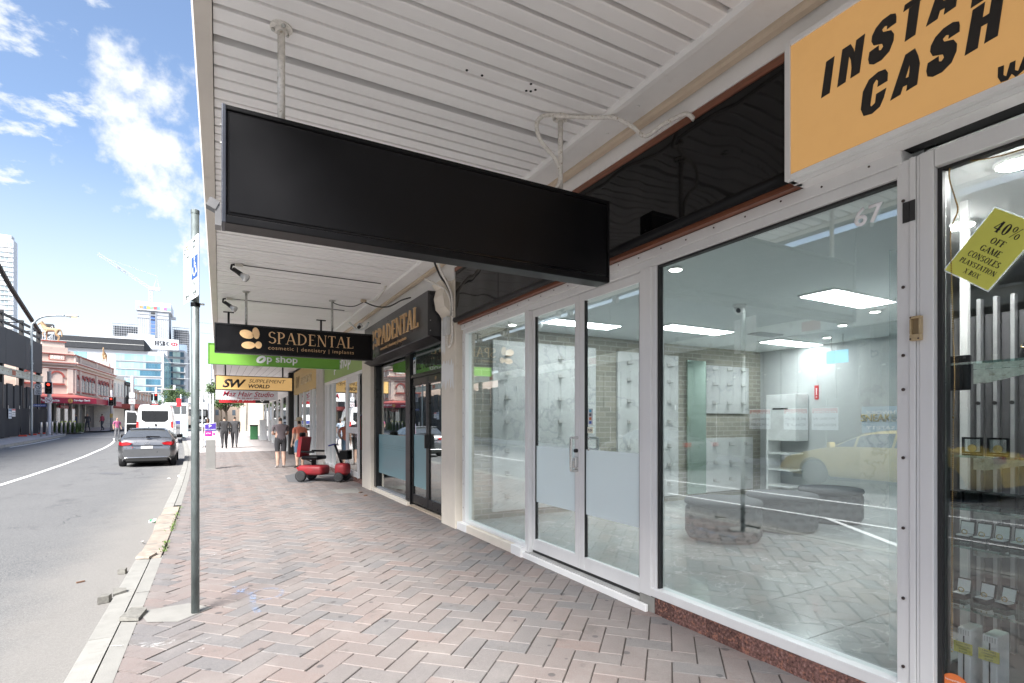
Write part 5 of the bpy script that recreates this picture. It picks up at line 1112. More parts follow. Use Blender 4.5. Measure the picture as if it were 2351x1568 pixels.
# slotted uprights on the party wall and glass shelves on brackets
rkp = thing('display_rack', 'wall of upright steel display channels inside the cash shop', 'display rack', (4.6, 1.9, 0))
M_CHAN = mat('channel_grey', (.45, .45, .46), .35, .7)
for k in range(20):
    yv = 1.83-k*.085
    MB().box(4.40, 4.42, yv-.058, yv-.002, .1, 2.2).build('back_panel', MATS.get('rack_dark') or mat('rack_dark', (.10, .10, .105), .4), rkp); MB().bbox(4.34, 4.385, yv, yv+.022, .05, 2.3, .002).build('upright', M_CHAN, rkp)
    MB().lathe([(.012, 0), (.012, .012)], (4.338, yv+.011, 1.62), 8, Matrix.Rotation(R(-90), 3, 'Y')).build('peg', M_RUB, rkp)
for (x, y_) in ((3.98, 1.52), (3.46, 1.05)):
    MB().bbox(x-.02, x+.02, y_-.02, y_+.02, .03, 2.84, .004).build('post', M_ALU, rkp)
M_SHELF = glass_mat('shelf_glass', (.72, .88, .84), 1.2)
for z, x0, x1 in ((1.80, 3.3, 3.7), (1.325, 3.4, 3.85), (1.05, 3.4, 3.8), (.85, 3.4, 3.8), (.53, 3.4, 3.8)):
    s_ = MB().box(x0, x1, -1.2, min(1.42, py(x0)-.07), z-.012, z); o = s_.build('glass_shelf', M_SHELF, rkp)
    MB().prism([(3.66, 1.36, z-.014), (3.66, 1.05, z-.014), (3.66, 1.05, z-.03), (3.66, 1.3, z-.09), (3.66, 1.36, z-.09)], (.012, 0, 0)).build('shelf_bracket', M_STEEL, o)
M_BOXW = mat('box_lining', (.85, .85, .85), .6); M_RING = mat('ring_gold', (.75, .55, .25), .2, .9)
def ring_box(x, y_, z, lab, rz=.0, grp='open ring boxes on the glass shelves'):
    t = lthing('ring_box', lab, 'ring box', (x, y_, z), rz, grp)
    MB().bbox(-.035, .035, -.032, .032, 0, .028, .003).build('tray', M_BLKM, t); MB().bbox(-.03, .03, -.028, .028, .0275, .034, .003).build('cushion', M_BOXW, t)
    b = MB(); b.cbox((.045, 0, .065), (.012, .066, .075), M=Matrix.Rotation(R(12), 3, 'Y')); b.build('lid', M_BLKM, t); b = MB(); b.cbox((.037, 0, .066), (.006, .056, .062), M=Matrix.Rotation(R(12), 3, 'Y')); b.build('lid_lining', M_BOXW, t)
    MB().tube([(.0, .012*math.cos(a), .046+.012*math.sin(a)) for a in [2*math.pi*i/14 for i in range(15)]], .0028, 6).build('ring', M_RING, t, True)
for k, yv in enumerate((1.37, 1.295, 1.22, 1.14)):
    ring_box(3.58, yv, .85, ('open ring box leftmost on the middle glass shelf', 'open ring box second from left on the middle shelf', 'open ring box third from left on the middle shelf', 'open ring box fourth on the middle shelf, cut by photo edge')[k])
for k, yv in enumerate((1.385, 1.285, 1.2)):
    ring_box(3.58, yv, .53, ('open ring box leftmost on the lowest glass shelf', 'open ring box second on the lowest glass shelf', 'open ring box rightmost and tilted on the lowest shelf')[k], -.1*k)
for k in range(6):
    t = tag(MB().bbox(3.55, 3.66, 1.37-k*.075, 1.435-k*.075, 1.051, 1.12, .006).build('jewel_case', M_BLKM), ('closed black jewel case leftmost in the row on upper shelf', 'closed black jewel case second in the row on upper shelf', 'closed black jewel case third in the row on upper shelf', 'closed black jewel case fourth in the row on upper shelf', 'closed black jewel case fifth in the row on upper shelf', 'closed black jewel case last in the row on upper shelf')[k], 'jewel case', 'closed black jewel cases')
for k, yv in enumerate((1.345, 1.235)):
    t = thing('coin_frame', ('black framed gold coin, left of the two on upper shelf', 'black framed gold coin, right of the two on upper shelf')[k], 'coin frame', (3.6, yv, 1.325))
    b = MB(); b.box(3.6, 3.615, yv-.045, yv+.045, 1.326, 1.336); b.box(3.6, 3.615, yv-.045, yv+.045, 1.405, 1.415); b.box(3.6, 3.615, yv-.045, yv-.036, 1.336, 1.405); b.box(3.6, 3.615, yv+.036, yv+.045, 1.336, 1.405); b.build('frame', M_BLKM, t)
    box_obj('pane', glass_mat('frame_glass', (.85, .88, .88), 1.0), t, 3.606, 3.609, yv-.036, yv+.036, 1.336, 1.405)
    MB().lathe([(.02, 0), (.02, .004)], (3.602, yv, 1.356), 20, Matrix.Rotation(R(90), 3, 'Y')).build('coin', M_RING, t)
for k, (y0_, y1_) in enumerate(((1.35, 1.41), (1.235, 1.30))):
    t = thing('game_console', ('white upright game console, left of the two at the window bottom', 'white upright game console, right of the two at the window bottom')[k], 'game console', (3.65, y0_, .03))
    MB().bbox(3.6, 3.75, y0_, y1_, .035, .36, .006).build('body', M_BOXW, t); box_obj('slot', M_RUB, t, 3.597, 3.5995, (y0_+y1_)/2-.003, (y0_+y1_)/2+.003, .06, .32)
    for j in range(5): box_obj('vent_line', mat('vent_line', (.5, .5, .5), .6), t, 3.597, 3.5995, y0_+.008+j*.011, y0_+.011+j*.011, .325, .352)
    tg = box_obj('price_tag', mat('tag_yellow', (.75, .68, .12), .6), t, 3.588, 3.591, y0_-.012, y1_+.012, .225, .285)
    for j, s_ in enumerate(('X BOX ONE S', 'CONSOLES', '$189.00', '$110.00')): text('lettering', s_, M_INK, tg, (3.5875, (y0_+y1_)/2, .273-j*.0145), (0, -1, 0), (0, 0, 1), width=.06 if j < 2 else .035, height=.008, depth=.0004, align='CENTER')
# yellow notice stuck to the glass, hung askew
po = thing('notice', 'yellow laminated notice reading 40% OFF stuck askew on glass', 'notice', (3.035, 1.09, 2.1))
c0, cl_, cr_ = Vector((3.036, 1.076, 2.092)), Vector((3.036, 1.238, 2.225)), Vector((3.036, .914, 2.327))
rx = Vector((0, 1.076-1.238, 2.092-2.225)); rx.normalize(); uy = Vector((0, 1.058-1.238, 2.46-2.225)); uy.normalize()
uy = (uy - rx*uy.dot(rx)).normalized(); Wn, Hn = .2095, .296
o_ = Vector((3.036, 1.238, 2.225))
def at_n(a, c, dx=0): p = o_ + rx*a + uy*c; return (3.036+dx, p.y, p.z)
b = MB(); b.prism([at_n(0, 0), at_n(Wn, 0), at_n(Wn, Hn), at_n(0, Hn)], (.002, 0, 0)); b.build('sheet', mat('notice_yellow', (.66, .66, .12), .35, var=.03), po)
b = MB(); e = .006; b.prism([at_n(-e, -e, .0025), at_n(Wn+e, -e, .0025), at_n(Wn+e, Hn+e, .0025), at_n(-e, Hn+e, .0025)], (.0008, 0, 0)); b.build('laminate_edge', frost_mat('laminate', (.8, .85, .85), .35), po)
for s_, c_, h_, w_ in (('40%', .213, .048, .115), ('OFF', .168, .026, .062), ('GAME', .128, .026, .092), ('CONSOLES', .09, .025, .145), ('PLAYSTATION', .056, .021, .165), ('X BOX', .022, .021, .07)):
    serif('lettering', s_, M_INK, po, Vector(at_n(Wn/2+.004, c_, -.0004)), rx, uy, h_, w_, depth=.0008, align='CENTER', bold=1.15)
# bead chain along the glass edge
chn = [(.85, 2.66), (.95, 2.673), (1.019, 2.676), (1.11, 2.693), (1.2, 2.72), (1.218, 2.698), (1.218, 2.645), (1.197, 2.551), (1.187, 2.487), (1.213, 2.409), (1.213, 2.279), (1.209, 2.105), (1.204, 1.888), (1.199, 1.715), (1.204, 1.484), (1.209, .94), (1.209, .4)]
P = smooth_path([(3.034, a, c) for a, c in chn], 20); b = MB(); acc = 0; last = None; ico = [(0, 0, 1), (1, 0, 0), (0, 1, 0), (-1, 0, 0), (0, -1, 0), (0, 0, -1)]; icf = [(0, 1, 2), (0, 2, 3), (0, 3, 4), (0, 4, 1), (5, 2, 1), (5, 3, 2), (5, 4, 3), (5, 1, 4)]
dens = []
for a, c in zip(P[:-1], P[1:]):
    n_ = max(1, int((c-a).length/.009))
    for k in range(n_): dens.append(a+(c-a)*k/n_)
for p in dens: b.add([(p.x+v[0]*.0042, p.y+v[1]*.0042, p.z+v[2]*.0042) for v in ico], icf)
bc_ = one('bead_chain', b, M_RING, 'gold bead chain hanging along the cash shop window edge', 'chain')
sk = tag(placed('cleaner_sticker', poly_flat([ellipse2(0, 0, .055, .05, 28)], .001), mat('sticker_orange', (.75, .19, .05), .4), None, (3.04, 1.2, .26), (0, -1, 0), (0, 0, 1)), 'round orange window cleaner sticker low on the cash shop glass', 'sticker')
text('lettering', 'SqueegieM8clean', M_WSIGN, sk, (3.0385, 1.2, .272), (0, -1, 0), (0, 0, 1), width=.075, depth=.0004, align='CENTER'); text('lettering', '0400 789 640', M_WSIGN, sk, (3.0385, 1.2, .247), (0, -1, 0), (0, 0, 1), width=.06, depth=.0004, align='CENTER')
bust = thing('necklace_bust', 'black display bust with gold necklace on upper right shelf', 'display bust', (3.55, 1.06, 1.8))
MB().lathe([(.06, 0), (.065, .03), (.045, .1), (.022, .15), (.018, .2)], (3.55, 1.07, 1.8), 18).build('bust', M_BLKM, bust, True)
MB().tube([(3.55+.052*math.cos(a), 1.07+.052*math.sin(a), 1.885+.02*math.cos(a)) for a in [2*math.pi*i/24 for i in range(25)]], .004, 6).build('necklace', M_RING, bust, True)
tag(MB().bbox(3.72, 3.75, 1.40, 1.50, 1.68, 1.88, .006).build('wall_screen', M_BLKM), 'black flat screen standing behind the display shelves', 'screen')
# ------------------------------------------------------------------ people
def person(label, loc, heading, h=1.72, lean=0.0, arms=None, legs=None, cols=None, fem=False, hair_long=False, head_down=0.0, hat=None, group=None, hands=True, short_sleeve=True, shorts=True, stout=1.0):
    s_ = h/1.75; C = dict(skin=(.42, .25, .18), hair=(.03, .025, .02), top=(.05, .05, .06), bottom=(.03, .03, .035), shoe=(.03, .03, .03)); C.update(cols or {})
    V = []; E = []; Rd = []; B = []         # verts, edges, radii, bone class per edge
    def v(p, r): V.append(Vector(p)*s_); Rd.append((r[0]*s_, r[1]*s_) if isinstance(r, tuple) else (r*s_, r*s_)); return len(V)-1
    def e(a, b, k): E.append((a, b)); B.append(k)
    st = stout
    pel = v((0, 0, .96), (.145*st, .105*st)); sp = v((0, lean*.3+.0, 1.13), (.128*st, .1*st)); ch = v((0, lean*.7, 1.33), (.155*st, .11*st)); nb = v((0, lean, 1.475), (.062, .06)); hd = v((0, lean+.01+head_down*.3, 1.565), (.055, .06)); h1 = v((0, lean+.02+head_down*.6, 1.62), (.076, .092)); h2 = v((0, lean+.0+head_down*.6, 1.70), (.068, .082))
    e(pel, sp, 'top'); e(sp, ch, 'top'); e(ch, nb, 'top'); e(nb, hd, 'skin'); e(hd, h1, 'head'); e(h1, h2, 'head')
    nose = v((0, lean+.125+head_down*.6, 1.615), .014); e(h1, nose, 'skin')
    arms = arms or {}; legs = legs or {}
    for sd, k in ((1, 'r'), (-1, 'l')):
        sh = v((.185*sd*st, lean*.95, 1.415), .062); e(ch, sh, 'top')
        el_, wr_ = arms.get(k, ((.235*sd, -.02, 1.13), (.24*sd, .08, .90)))
        el = v(el_, .043); wr = v(wr_, .029); e(sh, el, 'uarm'); e(el, wr, 'farm')
        d = (Vector(wr_)-Vector(el_)).normalized(); side = d.cross(Vector((1*sd, 0, .2))).normalized()
        pm_ = v(Vector(wr_)+d*.055, (.033, .02)); e(wr, pm_, 'skin')
        if hands:
            for q, (off, ln) in enumerate(((-.028, .062), (-.009, .075), (.010, .07), (.028, .055))):
                a = v(Vector(wr_)+d*.09+side*off, .0095); c = v(Vector(wr_)+d*(.09+ln)+side*off*1.1+Vector((-.012*sd, .01, 0)), .0075); e(pm_, a, 'skin'); e(a, c, 'skin')
            tq = v(Vector(wr_)+d*.045+side*-.04+Vector((-.01*sd, 0, 0)), .011); t2 = v(Vector(wr_)+d*.085+side*-.058+Vector((-.014*sd, 0, 0)), .009); e(wr, tq, 'skin'); e(tq, t2, 'skin')
        hp = v((.088*sd*st, 0, .90), .095*st); e(pel, hp, 'bot')
        kn_, an_, to_ = legs.get(k, ((.095*sd, .01, .50), (.1*sd, -.03, .085), (.115*sd, .15, .03)))
        kn = v(kn_, .062*st); mid = v((Vector(kn_)*.6+Vector(an_)*.4)+Vector((0, -.015, 0)), .056*st); an = v(an_, .038); to = v(to_, (.042, .028)); hl = v(Vector(an_)+(Vector(an_)-Vector(to_)).normalized()*.03+Vector((0, 0, -.03)), .03)
        e(hp, kn, 'thigh'); e(kn, mid, 'shin'); e(mid, an, 'shin'); e(an, to, 'shoe'); e(an, hl, 'shoe')
    me = bpy.data.meshes.new('person'); me.from_pydata(V, E, []); o = bpy.data.objects.new('person', me); col.objects.link(o)
    sk = o.modifiers.new('skin', 'SKIN'); sk.use_smooth_shade = True; o.modifiers.new('sub', 'SUBSURF').levels = 2
    for i, d_ in enumerate(me.skin_vertices[0].data): d_.radius = Rd[i]; d_.use_root = (i == 0)
    dg = bpy.context.evaluated_depsgraph_get(); dg.update(); m2 = bpy.data.meshes.new_from_object(o.evaluated_get(dg)); bpy.data.objects.remove(o); bpy.data.meshes.remove(me)
    m2.materials.clear(); names = ['skin', 'hair', 'top', 'bottom', 'shoe']
    for n in names: m2.materials.append(mat('person_%s_%d_%d_%d' % (n, *[int(c*255) for c in C[n]]), C[n], .85 if n != 'skin' else .6, var=.12, scale=9))
    for pl in m2.polygons:
        c = pl.center; best = None; bd = 1e9
        for (a, b_), k in zip(E, B):
            A, D_ = V[a], V[b_]-V[a]; t = max(0, min(1, (c-A).dot(D_)/max(D_.length_squared, 1e-9))); dd = (c-A-D_*t).length
            if dd < bd: bd = dd; best = (k, t)
        k, t = best; zc = c.z/s_
        if k == 'head': idx = 1 if (zc > 1.705 or (c.y/s_ < lean+.02 and zc > (1.5 if hair_long else 1.58))) else 0
        elif k == 'skin': idx = 0
        elif k == 'top': idx = 2 if zc > .98 else 3
        elif k == 'uarm': idx = 2 if (not short_sleeve or t < .6) else 0
        elif k == 'farm': idx = 2 if not short_sleeve else 0
        elif k == 'bot': idx = 3
        elif k == 'thigh': idx = 3 if (not shorts or t < .85) else 0
        elif k == 'shin': idx = 0 if shorts else 3
        else: idx = 4
        pl.material_index = idx
    m2.polygons.foreach_set('use_smooth', [True]*len(m2.polygons))
    zmin = min(vv.co.z for vv in m2.vertices); p = bpy.data.objects.new('person', m2); col.objects.link(p)
    p.location = (loc[0], loc[1], loc[2]-zmin); p.rotation_euler = (0, 0, heading); tag(p, label, 'person', group)
    me_ = mat('eye_dark', (.02, .02, .02), .2)
    for sd in (-1, 1): MB().lathe([(.004, -.004), (.010, 0), (.004, .004)], (.032*s_*sd, (lean+.098+head_down*.6)*s_, 1.645*s_), 8, Matrix.Rotation(R(90), 3, 'X')).build('eye', me_, p, True)
    if hair_long:
        b = MB(); b.lathe([(.03, -.16), (.085, -.1), (.098, 0), (.09, .07), (.05, .115), (.005, .125)], (0, (lean-.03+head_down*.6)*s_, 1.64*s_), 16); b.build('hair', m2.materials[1], p, True)
    if hat: MB().lathe([(.17, -.005), (.175, .005), (.10, .02), (.095, .09), (.05, .115), (.004, .12)], (0, (lean+.01)*s_, 1.69*s_), 20).build('hat', mat('straw_hat', (.5, .4, .26), .9, var=.15), p, True)
    return p
WALK = {'r': ((.09, .16, .50), (.1, .10, .10), (.11, .27, .05)), 'l': ((-.09, -.02, .50), (-.1, -.27, .17), (-.11, -.14, .05))}
WALK2 = {'l': ((-.09, .16, .50), (-.1, .12, .085), (-.11, .30, .03)), 'r': ((.09, .0, .50), (.1, -.26, .16), (.11, -.12, .05))}
PHONE = {'r': ((.24, .04, 1.14), (.08, .24, 1.12)), 'l': ((-.24, .04, 1.14), (-.06, .25, 1.14))}
person('person in dark T-shirt, black shorts and sandals standing with back to us', (1.76, 18.9, .0), R(8), 1.70, cols=dict(skin=(.48, .31, .24), top=(.12, .10, .11), bottom=(.035, .035, .04), shoe=(.42, .38, .36)), arms=PHONE, stout=1.2, head_down=.06)
person('person in straw hat and orange shirt standing beside red mobility scooter', (2.3, 18.6, .0), R(20), 1.60, cols=dict(skin=(.5, .33, .25), top=(.50, .16, .10), bottom=(.10, .17, .26)), arms={'r': ((.26, -.06, 1.15), (.2, .12, 1.02))}, hat=True, stout=1.15)
person('person in black clothes walking away under far awning, left of pair', (.25, 33.0, gz(33)), R(3), 1.82, cols=dict(top=(.03, .03, .033), bottom=(.03, .03, .033)), short_sleeve=False, shorts=False, legs=WALK, stout=1.25)
person('person in black coat walking away under far awning, right of pair', (.75, 33.2, gz(33.2)), R(-4), 1.80, cols=dict(top=(.045, .045, .05), bottom=(.05, .05, .055)), short_sleeve=False, shorts=False, legs=WALK2, stout=1.3)
person('woman in pale blue top walking towards us beside parking meter', (-.55, 34.5, gz(34.5)), R(172), 1.64, cols=dict(skin=(.2, .11, .08), top=(.42, .50, .62), bottom=(.3, .33, .4)), hair_long=True, shorts=False, legs=WALK)

# ------------------------------------------------------------------ red mobility scooter
sct = lthing('mobility_scooter', 'red mobility scooter with black seat on the footpath', 'mobility scooter', (2.22, 14.15, .005), R(-128))
M_RPL = mat('red_plastic', (.30, .022, .03), .5, var=.2, dirt=(.2, .03, .03), dscale=9); M_TYRE = mat('tyre', (.03, .03, .032), .8); M_RIM = mat('wheel_rim', (.45, .45, .46), .35, .6)
def wheel(par, x, y_, z, r, w, nm='wheel'):
    MY = Matrix.Rotation(R(90), 3, 'Y')
    t = MB().lathe([(r*.62, -w/2), (r*.93, -w/2), (r, -w*.32), (r, w*.32), (r*.93, w/2), (r*.62, w/2)], (x, y_, z), 26, MY).build(nm, M_TYRE, par, True)
    b = MB().lathe([(r*.05, -w*.42), (r*.58, -w*.40), (r*.625, -w*.51), (r*.625, w*.51), (r*.58, w*.40), (r*.05, w*.42)], (x, y_, z), 20, MY); b.build('rim', M_RIM, t)
    return t
# local frame: +y forward
MB().bbox(-.24, .24, -.48, .18, .16, .40, .07).build('rear_body', M_RPL, sct, True); MB().bbox(-.22, .22, .1, .55, .13, .17, .02).build('footboard', mat('scooter_grey', (.10, .10, .105), .6), sct)
MB().bbox(-.19, .19, .48, .78, .16, .46, .08).build('front_cowl', M_RPL, sct, True); MB().tube([(0, .62, .4), (0, .42, .92)], .03, 10).build('tiller', M_BLKM, sct, True)
MB().tube([(-.24, .38, .90), (0, .42, .93), (.24, .38, .90)], .018, 10).build('handlebar', mat('handle_blue', (.03, .04, .22), .4), sct, True); MB().bbox(-.14, .14, .6, .82, .55, .78, .02).build('basket', M_BLKM, sct)
MB().bbox(-.04, .04, -.2, -.1, .38, .55, .01).build('seat_post', M_BLKM, sct); MB().bbox(-.23, .23, -.38, .08, .54, .64, .04).build('seat', M_BLKM, sct, True)
b = MB(); b.cbox((0, -.42, .86), (.44, .09, .5), M=Matrix.Rotation(R(-8), 3, 'X')); bb_ = b.build('backrest', M_RPL, sct); MB().bbox(-.1, .1, -.5, -.42, 1.1, 1.22, .03).build('headrest', M_BLKM, sct, True)
for sd in (-1, 1):
    wheel(sct, .25*sd, -.36, .14, .14, .1); wheel(sct, .2*sd, .62, .12, .12, .08); MB().bbox(.25*sd-.03, .25*sd+.03, -.35, .0, .72, .77, .015).build('armrest', M_BLKM, sct)
MB().bbox(-.2, -.06, -.5, -.481, .3, .36, .004).build('tail_lamp', mat('lamp_red', (.5, .02, .02), .2), sct); MB().bbox(.06, .2, -.5, -.481, .3, .36, .004).build('tail_lamp', MATS['lamp_red'], sct)

# ------------------------------------------------------------------ cars
M_CGLASS = mat('car_glass', (.16, .17, .18), .04, .6, var=.05, spec=.9)
M_LRED = mat('tail_red', (.35, .01, .015), .12, var=.1, coat=.6); M_CHR = mat('chrome', (.75, .75, .76), .1, 1.0); M_UNDER = mat('car_under', (.012, .012, .012), .8)
def smoothstep(a, b_, x): t = max(0, min(1, (x-a)/(b_-a))); return t*t*(3-2*t)
def lerp_tab(tab, x):
    for (a, va), (c, vc) in zip(tab[:-1], tab[1:]):
        if x <= c: t = (x-a)/(c-a) if c > a else 0; return va+(vc-va)*max(0, min(1, t))
    return tab[-1][1]
def car(name, label, loc, rz, paint, prof, L_=4.31, W_=1.785, roof_in=.27, belt=1.0, glass_side=(.85, 3.1), glass_rear=(.2, .62), screen=(2.55, 3.2), wheels=(.78, 3.42), wr=.315, group=None, back='hatch', sill=.2):
    t = lthing(name, label, 'car', loc, rz, group); hw = W_/2
    T = lambda y_: lerp_tab(prof, y_)
    def plan(y_): return 1 - .20*max(0, (.5-y_)/.5)**2.2 - .22*max(0, (y_-(L_-.7))/.7)**2.0
    def sect(y_, ins=0.0):
        tp = T(y_); k = plan(y_); rf = max(0.0, min(1.0, (tp-belt)/(1.42-belt)))
        zb = min(belt, tp-.035); zs = min(belt-.075, tp-.075)
        whw = (hw-.055) - roof_in*rf
        low = sill + .10*max(0, (.35-y_)/.35) + .06*max(0, (y_-(L_-.4))/.4)
        rows = [(hw*.80*k, low), (hw*.955*k, low+.07), (hw*k, min(.56, tp-.14)), (hw*.995*k, min(.72, tp-.1)), (hw*.965*k, zs), ((hw-.055)*k, zb), ((whw+.02)*k, tp-.055-.02*rf), ((whw-.10)*k, tp-.018), (whw*.5*k, tp-.003), (0, tp)]
        return rows
    ys = [0.0, .03, .09, .16, .25, .38, .5, .65, .85, 1.1, 1.5, 1.9, 2.3, 2.55, 2.75, 2.95, 3.15, 3.4, 3.7, 3.95, 4.12, 4.24, 4.31]; ys = [y_*L_/4.31 for y_ in ys]
    vs = []; fs = []; n = 10
    for y_ in ys:
        s_ = sect(y_); vs += [(-x, y_, z) for x, z in s_[:-1]] + [(0, y_, s_[-1][1])] + [(x, y_, z) for x, z in s_[:-1][::-1]]
    m_ = 2*n-1
    for j in range(len(ys)-1):
        for i in range(m_-1): fs.append((j*m_+i, j*m_+i+1, (j+1)*m_+i+1, (j+1)*m_+i))
        fs.append((j*m_+m_-1, j*m_, (j+1)*m_, (j+1)*m_+m_-1))
    fs.append(tuple(range(m_))); fs.append(tuple((len(ys)-1)*m_+i for i in range(m_))[::-1])
    me = MB().add(vs, fs).mesh('body', paint, True); o = bpy.data.objects.new('body', me); col.objects.link(o)
    o.modifiers.new('s', 'SUBSURF').levels = 1
    cut = MB()
    for y_ in wheels: cut.lathe([(wr+.055, -hw-.2), (wr+.055, hw+.2)], (0, y_, wr), 28, Matrix.Rotation(R(90), 3, 'Y'))
    co = bpy.data.objects.new('cut', cut.mesh('cut', M_UNDER)); col.objects.link(co)
    bo = o.modifiers.new('b', 'BOOLEAN'); bo.object = co; bo.operation = 'DIFFERENCE'; bo.solver = 'EXACT'
    dg = bpy.context.evaluated_depsgraph_get(); dg.update(); m2 = bpy.data.meshes.new_from_object(o.evaluated_get(dg))
    bpy.data.objects.remove(o); bpy.data.objects.remove(co)
    body = bpy.data.objects.new('body', m2); col.objects.link(body); body.parent = t; autosmooth(body, 40)
    MB().box(-hw*.72, hw*.72, .35, L_-.35, .14, .6).build('underbody', M_UNDER, t)
    # side windows
    def side_pt(y_, f, sd, off=.012):
        s_ = sect(y_); (x0, z0), (x1, z1) = s_[5], s_[6]; return (sd*(x0+(x1-x0)*f+off), y_, z0+(z1-z0)*f+.003)
    for sd in (-1, 1):
        cutp = [glass_side[0], (glass_side[0]+glass_side[1])/2-.28, (glass_side[0]+glass_side[1])/2+.55, glass_side[1]]
        for a, c in zip(cutp[:-1], cutp[1:]):
            b = MB(); N_ = 6; q = []
            for i in range(N_+1):
                y_ = a+.03+(c-a-.06)*i/N_; up = .93*smoothstep(-.02, .45, min(y_-glass_side[0]+.16, (glass_side[1]-y_)*1.1+.02)); q += [side_pt(y_, .06, sd), side_pt(y_, max(.1, up), sd)]
            b.add(q, [(2*i, 2*i+1, 2*i+3, 2*i+2) for i in range(N_)]); b.build('side_window', M_CGLASS, t, True)
        y_ = glass_side[1]-.1; p_ = side_pt(y_, .05, sd); MB().bbox(p_[0]-.02 if sd > 0 else p_[0]-.2, p_[0]+.2 if sd > 0 else p_[0]+.02, y_-.06, y_+.05, p_[2]-.03, p_[2]+.12, .035).build('mirror', paint if name != 'hatchback_car' else M_BLKM, t, True)
        MB().box(sd*(hw-.02), sd*(hw+.012), 1.45, 1.62, .80, .83).build('door_handle', paint, t)
    def top_glass(nm, y0, y1, wf0, wf1, off=.012):
        b = MB(); N_, K_ = 8, 10; q = []
        for i in range(N_+1):
            y_ = y0+(y1-y0)*i/N_; s_ = sect(y_); pts = [s_[6], s_[7], s_[8], s_[9]]; wmax = s_[6][0]
            for k in range(K_+1):
                x = (-1+2*k/K_)*wmax*(wf0+(wf1-wf0)*i/N_); ax = abs(x); z = pts[-1][1]
                for (xa, za), (xc, zc) in zip(pts[:-1], pts[1:]):
                    if xc <= ax <= xa: z = za+(zc-za)*((xa-ax)/(xa-xc) if xa > xc else 0); break
                q.append((x, y_ + (-off if y0 < 1 else off)*.6, z+off))
        b.add(q, [(i*(K_+1)+k, i*(K_+1)+k+1, (i+1)*(K_+1)+k+1, (i+1)*(K_+1)+k) for i in range(N_) for k in range(K_)]); return b.build(nm, M_CGLASS, t, True)
    top_glass('rear_window', glass_rear[0], glass_rear[1], .94, .93); top_glass('windscreen', screen[0], screen[1], .95, .96)
    for y_ in wheels:
        for sd in (-1, 1): wheel(t, sd*(hw-.12), y_, wr, wr, .21)
    return t
M_SILV = mat('silver_grey_paint', (.155, .158, .165), .3, .65, var=.04, coat=.8)
AUDI = [(0, .66), (.03, .80), (.09, .97), (.16, 1.03), (.25, 1.10), (.4, 1.22), (.58, 1.345), (.7, 1.385), (1.1, 1.415), (1.7, 1.425), (2.3, 1.40), (2.55, 1.345), (3.2, 1.0), (3.8, .88), (4.2, .74), (4.31, .52)]
au = car('hatchback_car', 'silver grey hatchback parked at the kerb, seen from behind', (-2.27, 23.1, -.13), R(2), M_SILV, AUDI)
for sd in (-1, 1):
    b = MB(); b.prism([(sd*.44, -.005, .865), (sd*.50, -.005, .80), (sd*.74, .02, .775), (sd*.755, .03, .90), (sd*.60, .0, .915)], (0, .1, 0)); b.build('tail_lamp', M_LRED, au)
    b = MB(); b.prism([(sd*.742, .02, .775), (sd*.83, .12, .80), (sd*.825, .15, .915), (sd*.757, .03, .90)], (0, .09, 0)); b.build('tail_lamp', M_LRED, au)
    MB().tube([(sd*.55, -.0, .27), (sd*.55, .2, .27)], .04, 12).build('exhaust', M_CHR, au, True)
MB().bbox(-.62, .62, -.035, .12, .21, .33, .02).build('diffuser', M_UNDER, au); MB().tube(smooth_path([(-.72, .02, .24), (-.66, -.03, .34), (-.4, -.05, .355), (.4, -.05, .355), (.66, -.03, .34), (.72, .02, .24)], 5), .011, 8).build('bumper_trim', M_CHR, au, True)
MB().bbox(-.18, .18, -.018, .0, .66, .755, .004).build('number_plate', mat('plate_blank', (.55, .55, .54), .5), au); MB().box(-.46, .46, -.006, .02, .775, .785).build('tailgate_gap', M_UNDER, au)
for k in range(4): placed('badge_ring', poly_flat(ring2(-.066+k*.044, 0, .024, .031, 18), .006), M_CHR, au, (0, -.005, .85), (1, 0, 0), (0, 0, 1))
placed('badge', poly_flat([[(-.05, 0), (-.02, 0), (-.01, .03), (-.04, .03)]], .006), MATS['fire_red'], au, (-.4, -.012, .70), (1, 0, 0), (0, 0, 1)); text('badge', 'S3', M_CHR, au, (-.42, -.014, .695), (1, 0, 0), (0, 0, 1), width=.07, height=.03, depth=.005)
b = MB(); b.cbox((.03, .09, 1.075), (.12, .05, .06)); b.prism([(.0, .08, 1.06), (.38, .14, 1.075), (.38, .15, 1.09), (.0, .10, 1.10)], (0, .012, .012)); b.build('rear_wiper', M_BLKM, au)
b = MB(); b.prism([(-.008, .75, 1.40), (.008, .75, 1.40), (.0, .72, 1.50)], (0, .1, -.005)); b.build('roof_antenna', M_BLKM, au); MB().bbox(-.55, .55, .52, .7, 1.375, 1.395, .008).build('roof_spoiler', M_SILV, au)
SED = [(0, .62), (.04, .85), (.12, .97), (.3, 1.0), (.55, 1.02), (.75, 1.05), (1.2, 1.32), (1.5, 1.42), (2.0, 1.45), (2.4, 1.43), (2.7, 1.36), (3.35, 1.02), (3.9, .92), (4.3, .80), (4.6, .72), (4.8, .5)]
M_YEL = mat('yellow_paint', (.62, .44, .07), .3, .0, var=.05, coat=.8)
ye = car('sedan_car', 'yellow sedan passing behind the viewer, seen reflected in shop glass', (-8.25, 4.6, -.13), 0, M_YEL, SED, L_=4.8, W_=1.82, glass_side=(1.0, 3.35), glass_rear=(.8, 1.3), screen=(2.72, 3.3), wheels=(.95, 3.75), wr=.33, roof_in=.24)
for sd in (-1, 1):
    MB().bbox(sd*.5, sd*.8, -.0, .12, .78, .93, .02).build('tail_lamp', M_LRED, ye); MB().bbox(sd*.5, sd*.78, 4.6, 4.72, .58, .70, .03).build('head_lamp', M_LAMPW, ye)
